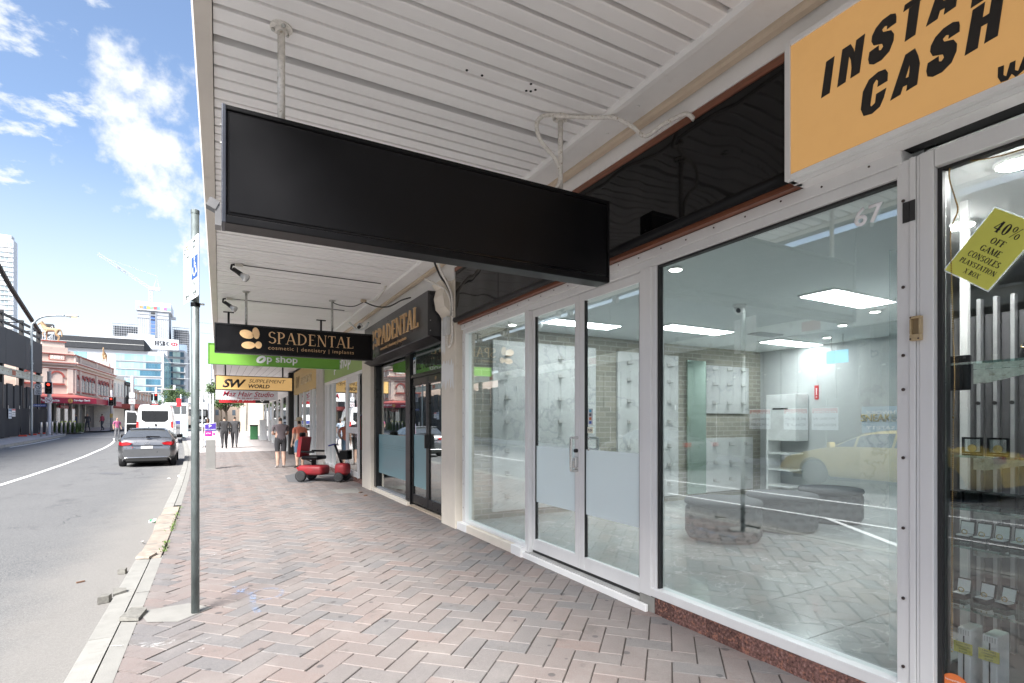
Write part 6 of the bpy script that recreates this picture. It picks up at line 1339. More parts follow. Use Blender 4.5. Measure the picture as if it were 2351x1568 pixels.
si = car('sedan_car', 'silver sedan in the far lane, seen only reflected in shop glass', (-8.1, 12.6, -.13), 0, M_SILV, SED, L_=4.6, W_=1.8, glass_side=(1.0, 3.2), glass_rear=(.78, 1.25), screen=(2.6, 3.15), wheels=(.92, 3.6), wr=.32, roof_in=.24)
for sd in (-1, 1): MB().bbox(sd*.5, sd*.8, -.0, .12, .78, .93, .02).build('tail_lamp', M_LRED, si)

M_DGLASS = mat('van_glass', (.012, .013, .015), .06, var=.05, spec=.5)
# ------------------------------------------------------------------ white van with its front door open
M_VAN = mat('van_white', (.80, .81, .82), .3, var=.03, coat=.5); M_LON = mat('brake_lamp_lit', (.6, .02, .02), .3, emit=(1, .04, .03), estr=.35)
va = lthing('van', 'white delivery van stopped ahead with its side door open', 'van', (-3.62, 41.2, gz(42)-.13), R(1.5))
def vsect(y_, L_=5.6):
    f = smoothstep(3.6, 5.0, y_); f2 = smoothstep(4.6, 5.6, y_); top = 2.52-.25*f-1.15*f2; h_ = 1.0-.10*f2
    tail = .05*max(0, (.12-y_)/.12)
    return [(h_*.9, .38), (h_-tail, .5), (h_-tail, .95), (h_-.012-tail, 1.35), (h_-.05-tail-.1*f, min(1.9, top-.3)), (h_-.11-tail-.12*f, min(2.28, top-.12)), (h_-.2-tail-.12*f, top-.03-tail), (h_*.4, top+.015), (0, top+.02)]
ysv = [0, .03, .1, .3, 1, 2, 3, 3.6, 4, 4.3, 4.6, 4.9, 5.2, 5.45, 5.6]; vs = []; fs = []; n = 9; m_ = 2*n-1
for y_ in ysv: s_ = vsect(y_); vs += [(-x, y_, z) for x, z in s_[:-1]]+[(0, y_, s_[-1][1])]+[(x, y_, z) for x, z in s_[:-1][::-1]]
for j in range(len(ysv)-1):
    for i in range(m_-1): fs.append((j*m_+i, j*m_+i+1, (j+1)*m_+i+1, (j+1)*m_+i))
    fs.append((j*m_+m_-1, j*m_, (j+1)*m_, (j+1)*m_+m_-1))
fs.append(tuple(range(m_))); fs.append(tuple((len(ysv)-1)*m_+i for i in range(m_))[::-1])
bd = MB().add(vs, fs).build('body', M_VAN, va); autosmooth(bd, 50)
def rrect(x0, x1, z0, z1, r, seg=5):
    out = []
    for cx, cz, a0 in ((x1-r, z1-r, 0), (x0+r, z1-r, 90), (x0+r, z0+r, 180), (x1-r, z0+r, 270)):
        for k in range(seg+1): a = R(a0+90*k/seg); out.append((cx+r*math.cos(a), cz+r*math.sin(a)))
    return out
for x0, x1 in ((-.72, -.006), (.006, .72)):
    b = MB(); b.prism([(x, -.012, z) for x, z in [(x0, 2.12), (x1, 2.12), (x1, 1.40), (x0+.2 if x0 < 0 else x1-.0, 1.40)] + ([(x0, 1.55)] if x0 < 0 else [])][:5] if x0 < 0 else [(x0, -.012, 2.12), (x1, -.012, 2.12), (x1, -.012, 1.55), (x1-.18, -.012, 1.40), (x0, -.012, 1.40)], (0, .014, 0)); b.build('rear_window', M_DGLASS, va)
MB().box(-.004, .004, -.006, .004, .5, 2.42).build('door_gap', M_UNDER, va); MB().bbox(-.0, .1, -.03, .0, 1.12, 1.28, .015).build('rear_handle', M_BLKM, va)
for sd in (-1, 1):
    b = MB(); b.bbox(sd*.86, sd*.985, -.02, .1, 1.0, 1.42, .02); b.build('tail_lamp', M_LRED, va); MB().bbox(sd*.87, sd*.98, -.026, -.0205, 1.08, 1.19, .004).build('tail_lamp', M_LON, va)
    for z in (1.0, 1.9): MB().bbox(sd*.80, sd*.93, -.02, .0, z, z+.05, .006).build('hinge', M_VAN, va)
    for y_ in (1.0, 4.5): wheel(va, sd*.86, y_, .36, .36, .24)
MB().bbox(-.3, .3, -.03, .08, 2.49, 2.545, .015).build('spoiler', M_BLKM, va); MB().bbox(-.16, .16, -.034, -.029, 2.50, 2.535, .004).build('brake_lamp', M_LON, va)
MB().bbox(-.95, .95, -.06, .1, .36, .52, .03).build('bumper', M_UNDER, va)
dr_ = MB(); ang = R(62); hx, hy = -1.0, 4.25
def dv(u, z, th=0): return (hx - math.sin(ang)*u - th*math.cos(ang), hy - math.cos(ang)*u*1.0 + th*math.sin(ang), z)
def dprism(pts, t0, t1): b = MB(); A = [dv(u, z, t0) for u, z in pts]; b.prism(A, Vector(dv(0, 0, t1))-Vector(dv(0, 0, t0))); return b
b = MB()
for pts in ([(0, .5), (1.05, .5), (1.05, 1.3), (0, 1.3)], [(0, 1.3), (.06, 1.3), (.45, 2.1), (.38, 2.12)], [(.98, 1.3), (1.05, 1.3), (1.02, 2.15), (.95, 2.15)], [(.38, 2.06), (1.0, 2.09), (1.0, 2.18), (.38, 2.15)]):
    A = [dv(u, z, 0) for u, z in pts]; b.prism(A, Vector(dv(0, 0, .07))-Vector(dv(0, 0, 0)))
dd = b.build('door', M_VAN, va); dprism([(.08, .58), (.98, .58), (.98, 1.26), (.08, 1.26)], .072, .10).build('door_card', M_BLKM, dd); dprism([(.1, 1.3), (.98, 1.3), (.95, 2.08), (.46, 2.06)], .02, .035).build('door_window', M_DGLASS, dd); dprism([(.1, .55), (.98, .55), (.98, 1.25), (.1, 1.25)], -.03, -.002).build('door_card', M_BLKM, dd)

# ------------------------------------------------------------------ sign pole at the kerb
M_POLE = mat('weathered_galvanised', (.17, .20, .20), .5, .45, var=.3, scale=16, stretch=(1, 1, .35), dirt=(.30, .33, .33), dscale=30, dlo=.62, dhi=.7)
pl = thing('sign_pole', 'dark galvanised pole at the kerb carrying parking sign plates', 'pole', (-.163, 4.86, 0))
MB().tube([(-.163, 4.86, -.05), (-.165, 4.86, 3.13)], .029, 20).build('post', M_POLE, pl, True); MB().lathe([(.031, 0), (.031, .03), (.02, .036)], (-.165, 4.86, 3.125), 20).build('cap', M_POLE, pl)
pc, rdv, nrm = Vector((-.172, 4.857, 0)), Vector((.262, -.965, 0)), Vector((-.965, -.262, 0))
for k, (a, c) in enumerate(((-.225, -.003), (.003, .225))):
    P_ = rrect(a, c, 2.445, 2.915, .02); pts = [pc + rdv*x + nrm*.02 + Vector((0, 0, z)) for x, z in P_]
    plate = MB().prism(pts, nrm*.003).build('sign_plate', mat('plate_white', (.80, .80, .82), .35), pl)
    def sp(nm, bb, m, x, z): return placed(nm, bb, m, plate, pc + rdv*x + nrm*.0235 + Vector((0, 0, z)), rdv, (0, 0, 1))
    def stx(body, x, z, w, h_, m, bold=.0): me = text_mesh(body, width=w, height=h_, depth=.0008, bold=bold, align='CENTER'); me.materials.append(m); me.transform(frame(pc+rdv*x+nrm*.0235+Vector((0, 0, z)), rdv, (0, 0, 1))); link('lettering', me, plate)
    INKG = mat('sign_ink_green', (.12, .15, .14), .5)
    if k == 1:
        stx('P', .11, 2.79, .075, .1, INKG); box_pts = rrect(-.09, .09, -.085, .085, .004); sp('blue_panel', poly_flat([box_pts], .0007), mat('access_blue', (.04, .10, .30), .4), .115, 2.68)
        wc = [ellipse2(-.0, .062, .013, .013, 14)] + stroke2([(.0, .045), (.0, -.0), (.032, -.0), (.05, -.05), (.062, -.045)], .013) + ring2(-.004, -.022, .036, .048, 16, R(150), R(330)) + stroke2([(0, .02), (.03, .02)], .011)
        sp('wheelchair_symbol', poly_flat(wc, .0016), MATS['sign_white'], .115, 2.685); stx('ONLY', .115, 2.535, .13, .045, INKG)
        sp('arrow', poly_flat([[(-.06, -.006), (.03, -.006), (.03, .006), (-.06, .006)], [(.02, -.022), (.06, 0), (.02, .022)]], .0008), INKG, .115, 2.49)
    else:
        stx('P', -.17, 2.80, .055, .085, INKG); stx('5', -.09, 2.83, .05, .06, MATS['tag_yellow'] if 'tag_yellow' in MATS else INKG); stx('MINUTE', -.075, 2.79, .08, .02, INKG)
        sp('arrow', poly_flat([[(-.03, -.006), (.06, -.006), (.06, .006), (-.03, .006)], [(-.02, -.022), (-.06, 0), (-.02, .022)]], .0008), INKG, -.1, 2.49)
    for z in (2.885, 2.47): MB().lathe([(.007, 0), (.007, .004)], pc + rdv*((a+c)/2) + nrm*.023 + Vector((0, 0, z)), 8, nrm.to_track_quat('Z', 'Y').to_matrix()).build('bolt', M_SCREW, plate)
MB().tube([(-.163, 4.86, 2.40), (-.163, 4.86, 2.43)], .033, 20).build('clamp', M_BLKM, pl); MB().lathe([(.008, 0), (.008, .03)], (-.13, 4.84, 2.42), 8, Matrix.Rotation(R(90), 3, 'Y')).build('bolt', M_STEEL, pl)

# ------------------------------------------------------------------ parking meter
pmx = thing('parking_meter', 'grey parking meter post with purple P sign on the footpath', 'parking meter', (-.235, 19.4, 0))
MB().bbox(-.37, -.1, 19.33, 19.47, 0, .93, .01).build('post', mat('meter_grey', (.30, .295, .285), .4, .5, var=.05), pmx)
MB().prism([(-.40, 19.335, .93), (-.08, 19.335, .93), (-.08, 19.335, 1.47), (-.40, 19.335, 1.42)], (0, .13, 0)).build('head', mat('meter_white', (.75, .75, .76), .4), pmx)
M_PUR = mat('meter_purple', (.07, .035, .30), .4); M_MAG = mat('meter_magenta', (.36, .02, .25), .4)
MB().prism([(-.39, 19.328, 1.21), (-.09, 19.328, 1.21), (-.09, 19.328, 1.455), (-.39, 19.328, 1.41)], (0, .006, 0)).build('sign_panel', M_PUR, pmx); box_obj('sign_panel', M_MAG, pmx, -.39, -.19, 19.328, 19.334, 1.04, 1.2)
text('lettering', 'P', M_WSIGN, pmx, (-.28, 19.327, 1.30), (1, 0, 0), (0, 0, 1), width=.075, height=.10, depth=.002, bold=.02); text('lettering', 'PAY VIA PHONE', M_WSIGN, pmx, (-.38, 19.327, 1.235), (1, 0, 0), (0, 0, 1), width=.28, height=.035, depth=.002)
text('lettering', '4750', M_WSIGN, pmx, (-.36, 19.327, 1.11), (1, 0, 0), (0, 0, 1), width=.13, height=.04, depth=.002, bold=.02); placed('phone_disc', poly_flat([ellipse2(0, 0, .035, .035, 18)], .003), M_MAG, pmx, (-.14, 19.333, 1.11), (1, 0, 0), (0, 0, 1))
text('lettering', 'easypark', M_PUR, pmx, (-.37, 19.333, .97), (1, 0, 0), (0, 0, 1), width=.25, height=.04, depth=.002); MB().box(-.4, -.07, 19.28, 19.52, .0, .012).build('base_plate', M_CONC2, pmx)

# ------------------------------------------------------------------ litter and loose stones along the kerb
def chip(pts, z0, th, m, label, tilt=0.0, nm='loose_stone', seed=0, cat='stone', group=None):
    r_ = random.Random(seed); b = MB(); n = len(pts); cx = sum(p[0] for p in pts)/n; cy = sum(p[1] for p in pts)/n
    lo = [(x, y_, z0+r_.uniform(0, .004)) for x, y_ in pts]; hi = [(cx+(x-cx)*.95, cy+(y_-cy)*.95, z0+th+tilt*(y_-cy)+r_.uniform(-.003, .003)) for x, y_ in pts]
    b.add(lo+hi, [tuple(range(n))[::-1], tuple(range(n, 2*n))]+[(i, (i+1) % n, n+(i+1) % n, n+i) for i in range(n)]); return one(nm, b, m, label, cat, group)
M_SLATE = mat('loose_slate', (.17, .165, .15), .9, var=.25, scale=22, bump=.5, bscale=70)
chip([(-.66, 4.93), (-.60, 4.89), (-.53, 4.86), (-.495, 5.06), (-.53, 5.11), (-.61, 5.13)], .003, .03, M_SLATE, 'broken grey stone slab lying on the kerb beside the pole', .05, seed=1)
chip([(-.80, 7.06), (-.67, 7.0), (-.61, 7.18), (-.66, 7.26), (-.78, 7.27)], .004, .028, M_SAND, 'tan broken stone slab on the kerb at the sandstone edge', .05, seed=2)
chip([(-.80, 5.66), (-.71, 5.74), (-.72, 5.80), (-.82, 5.82)], -.004, .03, M_SLATE, 'cracked wedge of stone in the notch of the kerb edge', .1, seed=3)
chip([(-.95, 7.0), (-.88, 6.98), (-.87, 7.06), (-.94, 7.09)], -.128, .05, M_SLATE, 'small dark stone chip in the gutter by tan slab', 0, seed=4)
chip([(-.95, 5.93), (-.87, 5.95), (-.86, 6.05), (-.94, 6.06)], -.128, .06, M_SLATE, 'small grey stone chip in the gutter near the kerb notch', 0, seed=5)
cn = thing('drink_can', 'crushed green and white drink can in the gutter', 'can', (-.93, 10.3, -.1))
b = MB(); b.lathe([(.028, -.062), (.033, -.055), (.03, -.02), (.024, 0), (.031, .02), (.033, .055), (.028, .062)], (-.93, 10.3, -.097), 14, Matrix.Rotation(R(70), 3, 'Y') @ Matrix.Rotation(R(40), 3, 'X')); b.build('body', mat('can_green', (.04, .42, .12), .3, .2, dirt=(.8, .82, .8), dscale=14, dlo=.5, dhi=.53), cn, True)
M_PAPER = mat('paper_white', (.78, .78, .77), .8)
for k, (x, y_, lab) in enumerate(((-.88, 8.58, 'scrap of white paper in the gutter beside sandstone kerb'), (-1.06, 18.8, 'crumpled white cup in the gutter behind the hatchback'), (-1.24, 17.9, 'flat white wrapper on the road behind the hatchback'), (-1.02, 18.45, 'crumpled white tissue in the gutter between cup and wrapper'))):
    r_ = random.Random(k+40); s_ = .05; b = MB(); pts = [(x+r_.uniform(-s_, s_), y_+r_.uniform(-s_, s_), -.128+r_.uniform(0, .05)) for _ in range(7)]
    bm_x = bmesh.new(); [bm_x.verts.new(p) for p in pts]; bmesh.ops.convex_hull(bm_x, input=list(bm_x.verts)); bm_x.verts.index_update(); b.add([v_.co for v_ in bm_x.verts], [[v_.index for v_ in f.verts] for f in bm_x.faces]); bm_x.free(); one('litter', b, M_PAPER, lab, 'litter', 'white litter in the gutter')
for k, (x, y_, lab) in enumerate(((-1.23, 6.84, 'thin brown stick fragment lying on the road'), (2.62, 11.42, 'brown flattened scrap beside the service pit'), (2.6, 10.9, 'brown scrap of bark on the pavers by dentist'))):
    MBx = MB(); MBx.cbox((x, y_, -.122 if k == 0 else .008), (.07+.05*k, .02+.02*k, .012), R(30+20*k)); one('debris', MBx, mat('debris_brown', (.16, .09, .06), .9), lab, 'debris', 'brown scraps on the ground')
wd_ = tag(MB().prism([(2.93, 9.42, .0), (3.05, 9.42, .0), (3.05, 9.42, .07)], (0, .22, 0)).build('door_wedge', mat('wedge_brown', (.2, .14, .1), .7)), 'brown door wedge at the corner of the dentist step', 'door wedge')
# weeds in the joint behind the sandstone kerb
wb_ = MB(); r_ = random.Random(9)
for k in range(170):
    y_ = r_.choice([r_.uniform(7.3, 7.9), r_.uniform(8.6, 9.4), r_.uniform(9.4, 11.0)]); x = kin(y_)-.005+r_.gauss(0, .018); a = r_.uniform(0, 6.28); l_ = r_.uniform(.02, .06); d = Vector((math.cos(a), math.sin(a), r_.uniform(.4, 1.6))).normalized()*l_; w_ = Vector((-math.sin(a), math.cos(a), 0))*.006
    p = Vector((x, y_, 0)); wb_.add([p-w_*.3, p+d*.5+w_, p+d, p+d*.5-w_], [(0, 1, 2, 3)])
wo_ = wb_.build('weeds', mat('weed_green', (.10, .17, .03), .8, var=.3)); tag(wo_, 'small green weeds growing along the joint behind old kerb', 'weeds', kind='stuff')
# service pit lid
pit = thing('pit_lid', 'pale concrete service pit lid beside the narrow pillar', 'pit lid', (2.45, 11.9, 0))
b = MB(); b.prism([(2.15, 12.2, -.01), (2.72, 12.2, -.01), (2.6, 11.4, -.01), (2.2, 11.55, -.01)], (0, 0, .016)); b.build('lid', M_CONC2, pit)
for k in range(6): MB().cbox((2.43, 11.62+k*.09, .0075), (.34, .014, .004), .05).build('rib', M_CONC, pit)
# ------------------------------------------------------------------ steel gantry and hoarding across the street
M_DSTEEL = mat('dark_steel', (.028, .026, .026), .6, var=.3); M_SHEET = mat('dark_sheeting', (.045, .046, .05), .75, var=.12, scale=2); M_SHADE = mat('shade_cloth', (.022, .022, .025), .85, var=.2, scale=3, bump=.3, bscale=8)
M_BEAM = mat('weathered_girder', (.50, .50, .43), .8, var=.15, scale=1.5, dirt=(.26, .22, .17), dscale=2.2, dlo=.55, dhi=.7, world_space=True)
GX = -13.25
ga = thing('site_gantry', 'dark steel construction gantry with black hoarding across the street', 'gantry', (GX, 30, 0))
for k in range(16):
    y1 = 58.8-k*4.4; y0 = y1-4.36
    MB().box(GX+.05, GX+.11, y0, y1, 5.55, 8.05).build('hoarding_panel', M_SHEET, ga)
    MB().box(GX-.2, GX+.04, y1-.4, y1-.1, gz(y1), 9.3).build('column', M_DSTEEL, ga)
    for z in (8.45, 9.0): MB().box(GX-.1, GX+.02, y0, y1-.42, z, z+.16).build('chord', M_DSTEEL, ga)
    MB().tube([(GX-.04, y0+.1, 8.5), (GX-.04, y1-.5, 9.1)], .05, 6).build('brace', M_DSTEEL, ga)
    b = MB(); b.box(GX+.02, GX+.2, y0, y1, 4.78, 4.86); b.box(GX+.07, GX+.13, y0, y1, 4.861, 5.239); b.box(GX+.02, GX+.2, y0, y1, 5.24, 5.32); b.build('girder', M_BEAM, ga)
    if k % 3 == 1: MB().box(GX+.131, GX+.15, y0+1.2, y0+1.9, 4.87, 5.23).build('splice_plate', mat('rust_plate', (.36, .13, .08), .8), ga)
    for j in range(5): MB().lathe([(.03, 0), (.015, .03)], (GX+.13, y0+.4+j*.8, 5.05), 8, Matrix.Rotation(R(90), 3, 'Y')).build('rivet', mat('rust', (.3, .12, .08), .8), ga) if k < 3 else None
    for j in range(6):
        ya = y0+j*.73; MB().box(GX-.15+(.06 if j % 2 else 0), GX-.05+(.06 if j % 2 else 0), ya, ya+.6, 2.3, 4.15+(.1 if j % 3 else 0)).build('infill_sheet', M_SHEET, ga)
    MB().box(GX-.3, GX-.22, y0, y1, 3.4, 3.45).build('scaffold_rail', M_STEEL, ga)
MB().tube([(GX, 58.6, 9.0), (GX, 51.5, 11.2), (GX, 44, 14.2)], .16, 8).build('raking_brace', M_DSTEEL, ga)
MB().box(-24, GX-.25, -12, 58, 8.1, 8.3).build('deck', M_DSTEEL, ga); MB().box(-24, -23.8, -12, 58, .2, 8.1).build('rear_sheet', M_SHEET, ga)
fe = thing('site_fence', 'black shade cloth fence panels along the opposite footpath', 'fence', (-12.9, 30, 0))
fd = thing
for k in range(29):
    y1 = 59.3-k*2.4; y0 = y1-2.36; z = gz((y0+y1)/2); r_ = random.Random(k)
    vs = []; N_ = 8
    for j in range(N_+1):
        t = j/N_; yy_ = y0+(y1-y0)*t; vs += [(-12.9+.05*math.sin(t*9+k)+r_.uniform(-.02, .02), yy_, z+.08), (-12.9+.04*math.sin(t*7+k*2)+r_.uniform(-.02, .02), yy_, z+1.1), (-12.9, yy_, z+2.05+.03*math.sin(t*math.pi))]
    MB().add(vs, [(3*j, 3*j+1, 3*j+4, 3*j+3) for j in range(N_)]+[(3*j+1, 3*j+2, 3*j+5, 3*j+4) for j in range(N_)]).build('shade_panel', M_SHADE, fe, True)
    MB().tube([(-12.93, y1, z), (-12.93, y1, z+2.3)], .025, 6).build('post', M_STEEL, fe)
    if k < 4:
        ft = tag(MB().bbox(-12.98, -12.5, y1-.18, y1+.08, z+.005, z+.14, .04).build('fence_foot', mat('red_foot', (.55, .06, .03), .6)), ('orange red fence foot at the far end of shade cloth fence', 'orange red fence foot second from the far end of fence', 'orange red fence foot third from the far end of fence', 'orange red fence foot fourth from the far end of fence')[k], 'fence foot', 'fence feet along the site fence')
def poster(y_, w, z0, z1, colr, words, label, band=None, pm_=None):
    p = tag(box_obj('site_notice', mat('notice_%s' % '_'.join(str(int(c*99)) for c in colr), colr, .6), None, -12.82, -12.81, y_-w/2, y_+w/2, z0, z1), label, 'notice')
    if band: box_obj('band', mat('notice_band_%d' % int(band[0]*99), band, .6), p, -12.809, -12.804, y_-w/2+.02, y_+w/2-.02, z1-.22*(z1-z0)-.02, z1-.02)
    for i, (s_, m__) in enumerate(words): text('lettering', s_, m__, p, (-12.803, y_-w*.42, z1-(i+1)*(z1-z0)/(len(words)+.6)), (0, 1, 0), (0, 0, 1), width=w*.84, height=(z1-z0)*.12, depth=.002, bold=.01)
MI = M_INK; MW = M_WSIGN
DNG = lambda s: [('DANGER', MW)] + [(x, MI) for x in s]
for k, (y_, ws, lab) in enumerate(((13.9, ('REMOVAL', 'IN PROGRESS'), 'white notice with red DANGER REMOVAL band on site fence'), (12.4, ('KEEP', 'OUT'), 'white notice with red DANGER KEEP OUT band on site fence'), (11.3, ('WORK IN', 'PROGRESS'), 'white notice with red DANGER WORK band on site fence'))):
    poster(y_, .95, 1.2, 2.0, (.72, .72, .72), DNG(ws), lab, (.5, .03, .03))
poster(9.2, 1.7, 1.1, 2.0, (.10, .26, .42), [('EARTHWORX', MW), ('DEMOLITION', MW), ('SITE SAFETY', MW)], 'blue notice reading EARTHWORX on the black site fence')
poster(49.6, .62, gz(50)+1.35, gz(50)+2.05, (.62, .66, .72), [('SITE', MI), ('SAFETY', MI), ('RULES', MI)], 'pale site rules notice on far end of black fence', (.2, .3, .42)); poster(50.35, .72, gz(50)+1.5, gz(50)+2.05, (.72, .72, .72), [('DANGER', MW), ('CONSTRUCTION', MI), ('KEEP OUT', MI)], 'white DANGER notice with red band on far end of black fence', (.5, .03, .03))

# ------------------------------------------------------------------ street lamp, bollards, traffic signals
M_LAMPPOST = mat('lamp_post_grey', (.36, .39, .40), .45, .5, var=.1)
sl = thing('street_lamp', 'grey street lamp with long curved arm in front of black hoarding', 'street lamp', (-12.6, 53.6, gz(53.6)))
MB().tube(smooth_path([(-12.6, 53.6, gz(53.6)), (-12.6, 53.6, 5), (-12.6, 53.6, 8.6), (-12.45, 53.6, 9.1), (-12.05, 53.6, 9.55), (-11.4, 53.6, 9.75), (-10.6, 53.6, 9.83)], 6), .075, 12).build('post', M_LAMPPOST, sl, True)
MB().lathe([(.02, 0), (.09, .1), (.13, .4), (.10, .75), (.02, .9)], (-10.62, 53.6, 9.83), 12, Matrix.Rotation(R(90), 3, 'Y')).build('lantern', mat('lantern_grey', (.5, .5, .48), .4), sl, True); MB().lathe([(.09, 0), (.1, .25), (.02, .4)], (-10.2, 53.6, 9.78), 12, Matrix.Rotation(R(90), 3, 'Y')).build('bowl', emit_mat('lamp_amber', (1, .62, .22), .3), sl, True)
MB().lathe([(.1, 0), (.1, .12)], (-12.6, 53.6, 5.9), 12).build('collar', M_LAMPPOST, sl)
M_BOLL = mat('stainless', (.5, .48, .47), .3, .7, var=.05); M_CAPY = mat('bollard_cap_yellow', (.6, .62, .05), .5)
bl_lab = ['steel bollard nearest the fence end', 'steel bollard second from the fence', 'steel bollard third from the fence, beside signal pole', 'steel bollard fourth from the fence', 'yellow capped bollard first of four', 'yellow capped bollard second of four', 'yellow capped bollard third of four', 'yellow capped bollard farthest right at corner']
for k, (x, y_) in enumerate(((-11.6, 51.66), (-11.62, 53.2), (-11.53, 54.3), (-11.54, 55.7), (-11.48, 56.9), (-11.46, 58.1), (-11.27, 58.7), (-11.08, 59.3))):
    t = lthing('bollard', bl_lab[k], 'bollard', (x, y_, gz(y_)), 0, 'steel bollards round the corner')
    MB().lathe([(.07, 0), (.07, 1.04), (.06, 1.06), (.01, 1.07)], (0, 0, 0), 16).build('post', M_BOLL, t, True)
    if k >= 4: MB().lathe([(.074, .94), (.074, 1.03)], (0, 0, 0), 16).build('cap_band', M_CAPY, t)
def strappy(x, y_, n, h_, label, seed):
    r_ = random.Random(seed); b = MB()
    for k in range(n):
        a = r_.uniform(0, 6.28); l_ = h_*r_.uniform(.6, 1.1); ox, oy = r_.gauss(0, .22), r_.gauss(0, .2); d = Vector((math.cos(a), math.sin(a), 0)); w_ = Vector((-math.sin(a), math.cos(a), 0))*.02; p = Vector((x+ox, y_+oy, gz(y_)))
        p1 = p+d*l_*.18+Vector((0, 0, l_*.6)); p2 = p+d*l_*.5+Vector((0, 0, l_*.85)); p3 = p+d*l_*.85+Vector((0, 0, l_*.6)); b.add([p-w_, p+w_, p1-w_, p1+w_, p2-w_*.7, p2+w_*.7, p3], [(0, 1, 3, 2), (2, 3, 5, 4), (4, 5, 6)])
    t = thing('strappy_plant', label, 'plant', (x, y_, gz(y_)), 0, 'strappy plants behind the bollards'); b.build('leaves', mat('strap_leaf', (.09, .13, .035), .7, var=.4, scale=4, rnd=.2), t)
for k, x in enumerate((-13.1, -12.7, -12.3, -11.9, -11.5, -11.1)): strappy(x, 60.2-.1*k, 130, .95, ('strappy green plant beside the signal pole', 'strappy green plant second from the signal pole', 'strappy green plant in the middle of the bed', 'strappy plant right of the middle of bed', 'yellowish strappy plant near right end of bed', 'strappy plant at the right end of the bed')[k], k)
structure(MB().bbox(-13.6, -10.7, 59.7, 60.8, gz(60)-.1, gz(60)+.1, .02).build('planter_bed', M_CONC))
M_SIGW = mat('signal_border', (.75, .75, .75), .5); M_SIGP = mat('signal_pole_grey', (.48, .46, .47), .5, .3, var=.06)
M_REDL = emit_mat('signal_red_lit', (1.0, .05, .03), .32); M_LENS = mat('signal_lens_off', (.06, .05, .04), .3)
def signal_head(par, x, y_, zc, s_=1.0, lit=True):
    hd_ = MB().prism([(x+a*s_, y_-.05, zc+c*s_) for a, c in rrect(-.25, .25, -.52, .52, .09)], (0, .03, 0)).build('backboard', M_SIGW, par); MB().prism([(x+a*s_, y_-.056, zc+c*s_) for a, c in rrect(-.22, .22, -.49, .49, .07)], (0, .005, 0)).build('face', M_BLKM, hd_)
    MB().bbox(x-.14*s_, x+.14*s_, y_-.02, y_+.22, zc-.42*s_, zc+.42*s_, .02).build('housing', M_BLKM, hd_)
    for i, z in enumerate((.29, 0, -.29)):
        MB().lathe([(.105*s_, 0), (.1*s_, .012), (.02*s_, .02)], (x, y_-.057, zc+z*s_), 18, Matrix.Rotation(R(90), 3, 'X')).build('lens', M_REDL if (i == 0 and lit) else M_LENS, hd_)
        b = MB(); n = 12; q = []
        for k in range(n+1): a = R(-10+200*k/n); q += [(x+.125*s_*math.cos(a), y_-.06, zc+z*s_+.125*s_*math.sin(a)), (x+.12*s_*math.cos(a), y_-.22, zc+z*s_+.115*s_*math.sin(a)-.02)]
        b.add(q, [(2*k, 2*k+1, 2*k+3, 2*k+2) for k in range(n)]); b.build('visor', M_BLKM, hd_)
def no_bike(par, x, y_, zc, s_, slash=True):
    p = MB().prism([(x+a, y_-.03, zc+c) for a, c in rrect(-s_/2, s_/2, -s_/2, s_/2, .03)], (0, .01, 0)).build('sign_plate', MATS['plate_white'], par); o = (x, y_-.031, zc); f_ = s_/.5
    bike = [q for cx in (-.1, .1) for q in ring2(cx*f_, -.04*f_, .055*f_, .072*f_, 14)] + stroke2([(-.1*f_, -.04*f_), (-.04*f_, .06*f_), (.06*f_, .06*f_), (.1*f_, -.04*f_)], .016*f_) + stroke2([(-.04*f_, .06*f_), (0, -.04*f_), (.06*f_, .06*f_)], .014*f_)
    placed('bicycle_symbol', poly_flat(bike, .002), M_INK, p, o, (1, 0, 0), (0, 0, 1))
    if slash: placed('prohibition_ring', poly_flat(ring2(0, 0, .19*f_, .22*f_, 28)+stroke2([(-.14*f_, .14*f_), (.14*f_, -.14*f_)], .03*f_), .004), mat('ring_red', (.42, .06, .07), .5), p, o, (1, 0, 0), (0, 0, 1))
def no_turn(par, x, y_, zc, w, h_, words=('NO', 'LEFT', 'TURN')):
    p = MB().prism([(x+a, y_-.03, zc+c) for a, c in rrect(-w/2, w/2, -h_/2, h_/2, .03)], (0, .01, 0)).build('sign_plate', mat('plate_pale', (.62, .62, .64), .5), par)
    placed('turn_ring', poly_flat(ring2(0, 0, w*.34, w*.42, 24)+stroke2([(-w*.28, w*.28), (w*.28, -w*.28)], w*.06)+stroke2([(w*.1, -w*.2), (w*.1, w*.1), (-w*.15, w*.1)], w*.09), .003), M_INK, p, (x, y_-.031, zc+h_*.24), (1, 0, 0), (0, 0, 1))
    for i, s_ in enumerate(words): text('lettering', s_, M_INK, p, (x, y_-.031, zc-h_*(.14+.16*i)), (1, 0, 0), (0, 0, 1), width=w*(.5 if i == 0 else .7), height=h_*.11, depth=.003, bold=.03, align='CENTER')
sg = thing('traffic_signal', 'traffic signal showing red beside the bollards with NO LEFT TURN sign', 'traffic signal', (-12.18, 56.5, gz(56.5)))
MB().lathe([(.15, 0), (.15, .02), (.135, .03), (.135, 5.05), (.15, 5.06), (.15, 5.12)], (-12.18, 56.5, gz(56.5)), 16).build('pole', M_SIGP, sg, True); signal_head(sg, -12.18, 56.3, 4.24); no_turn(sg, -12.83, 56.3, 4.12, .46, .89); no_bike(sg, -12.17, 56.3, 3.25, .46)
MB().box(-12.6, -12.2, 56.4, 56.44, 4.2, 4.26).build('bracket', M_SIGP, sg); st_ = box_obj('street_name', mat('street_blue', (.06, .10, .32), .5), sg, -13.2, -12.35, 56.42, 56.45, 2.72, 2.92); text('lettering', 'CHURCH ST', M_WSIGN, st_, (-13.15, 56.418, 2.76), (1, 0, 0), (0, 0, 1), width=.75, height=.11, depth=.003)
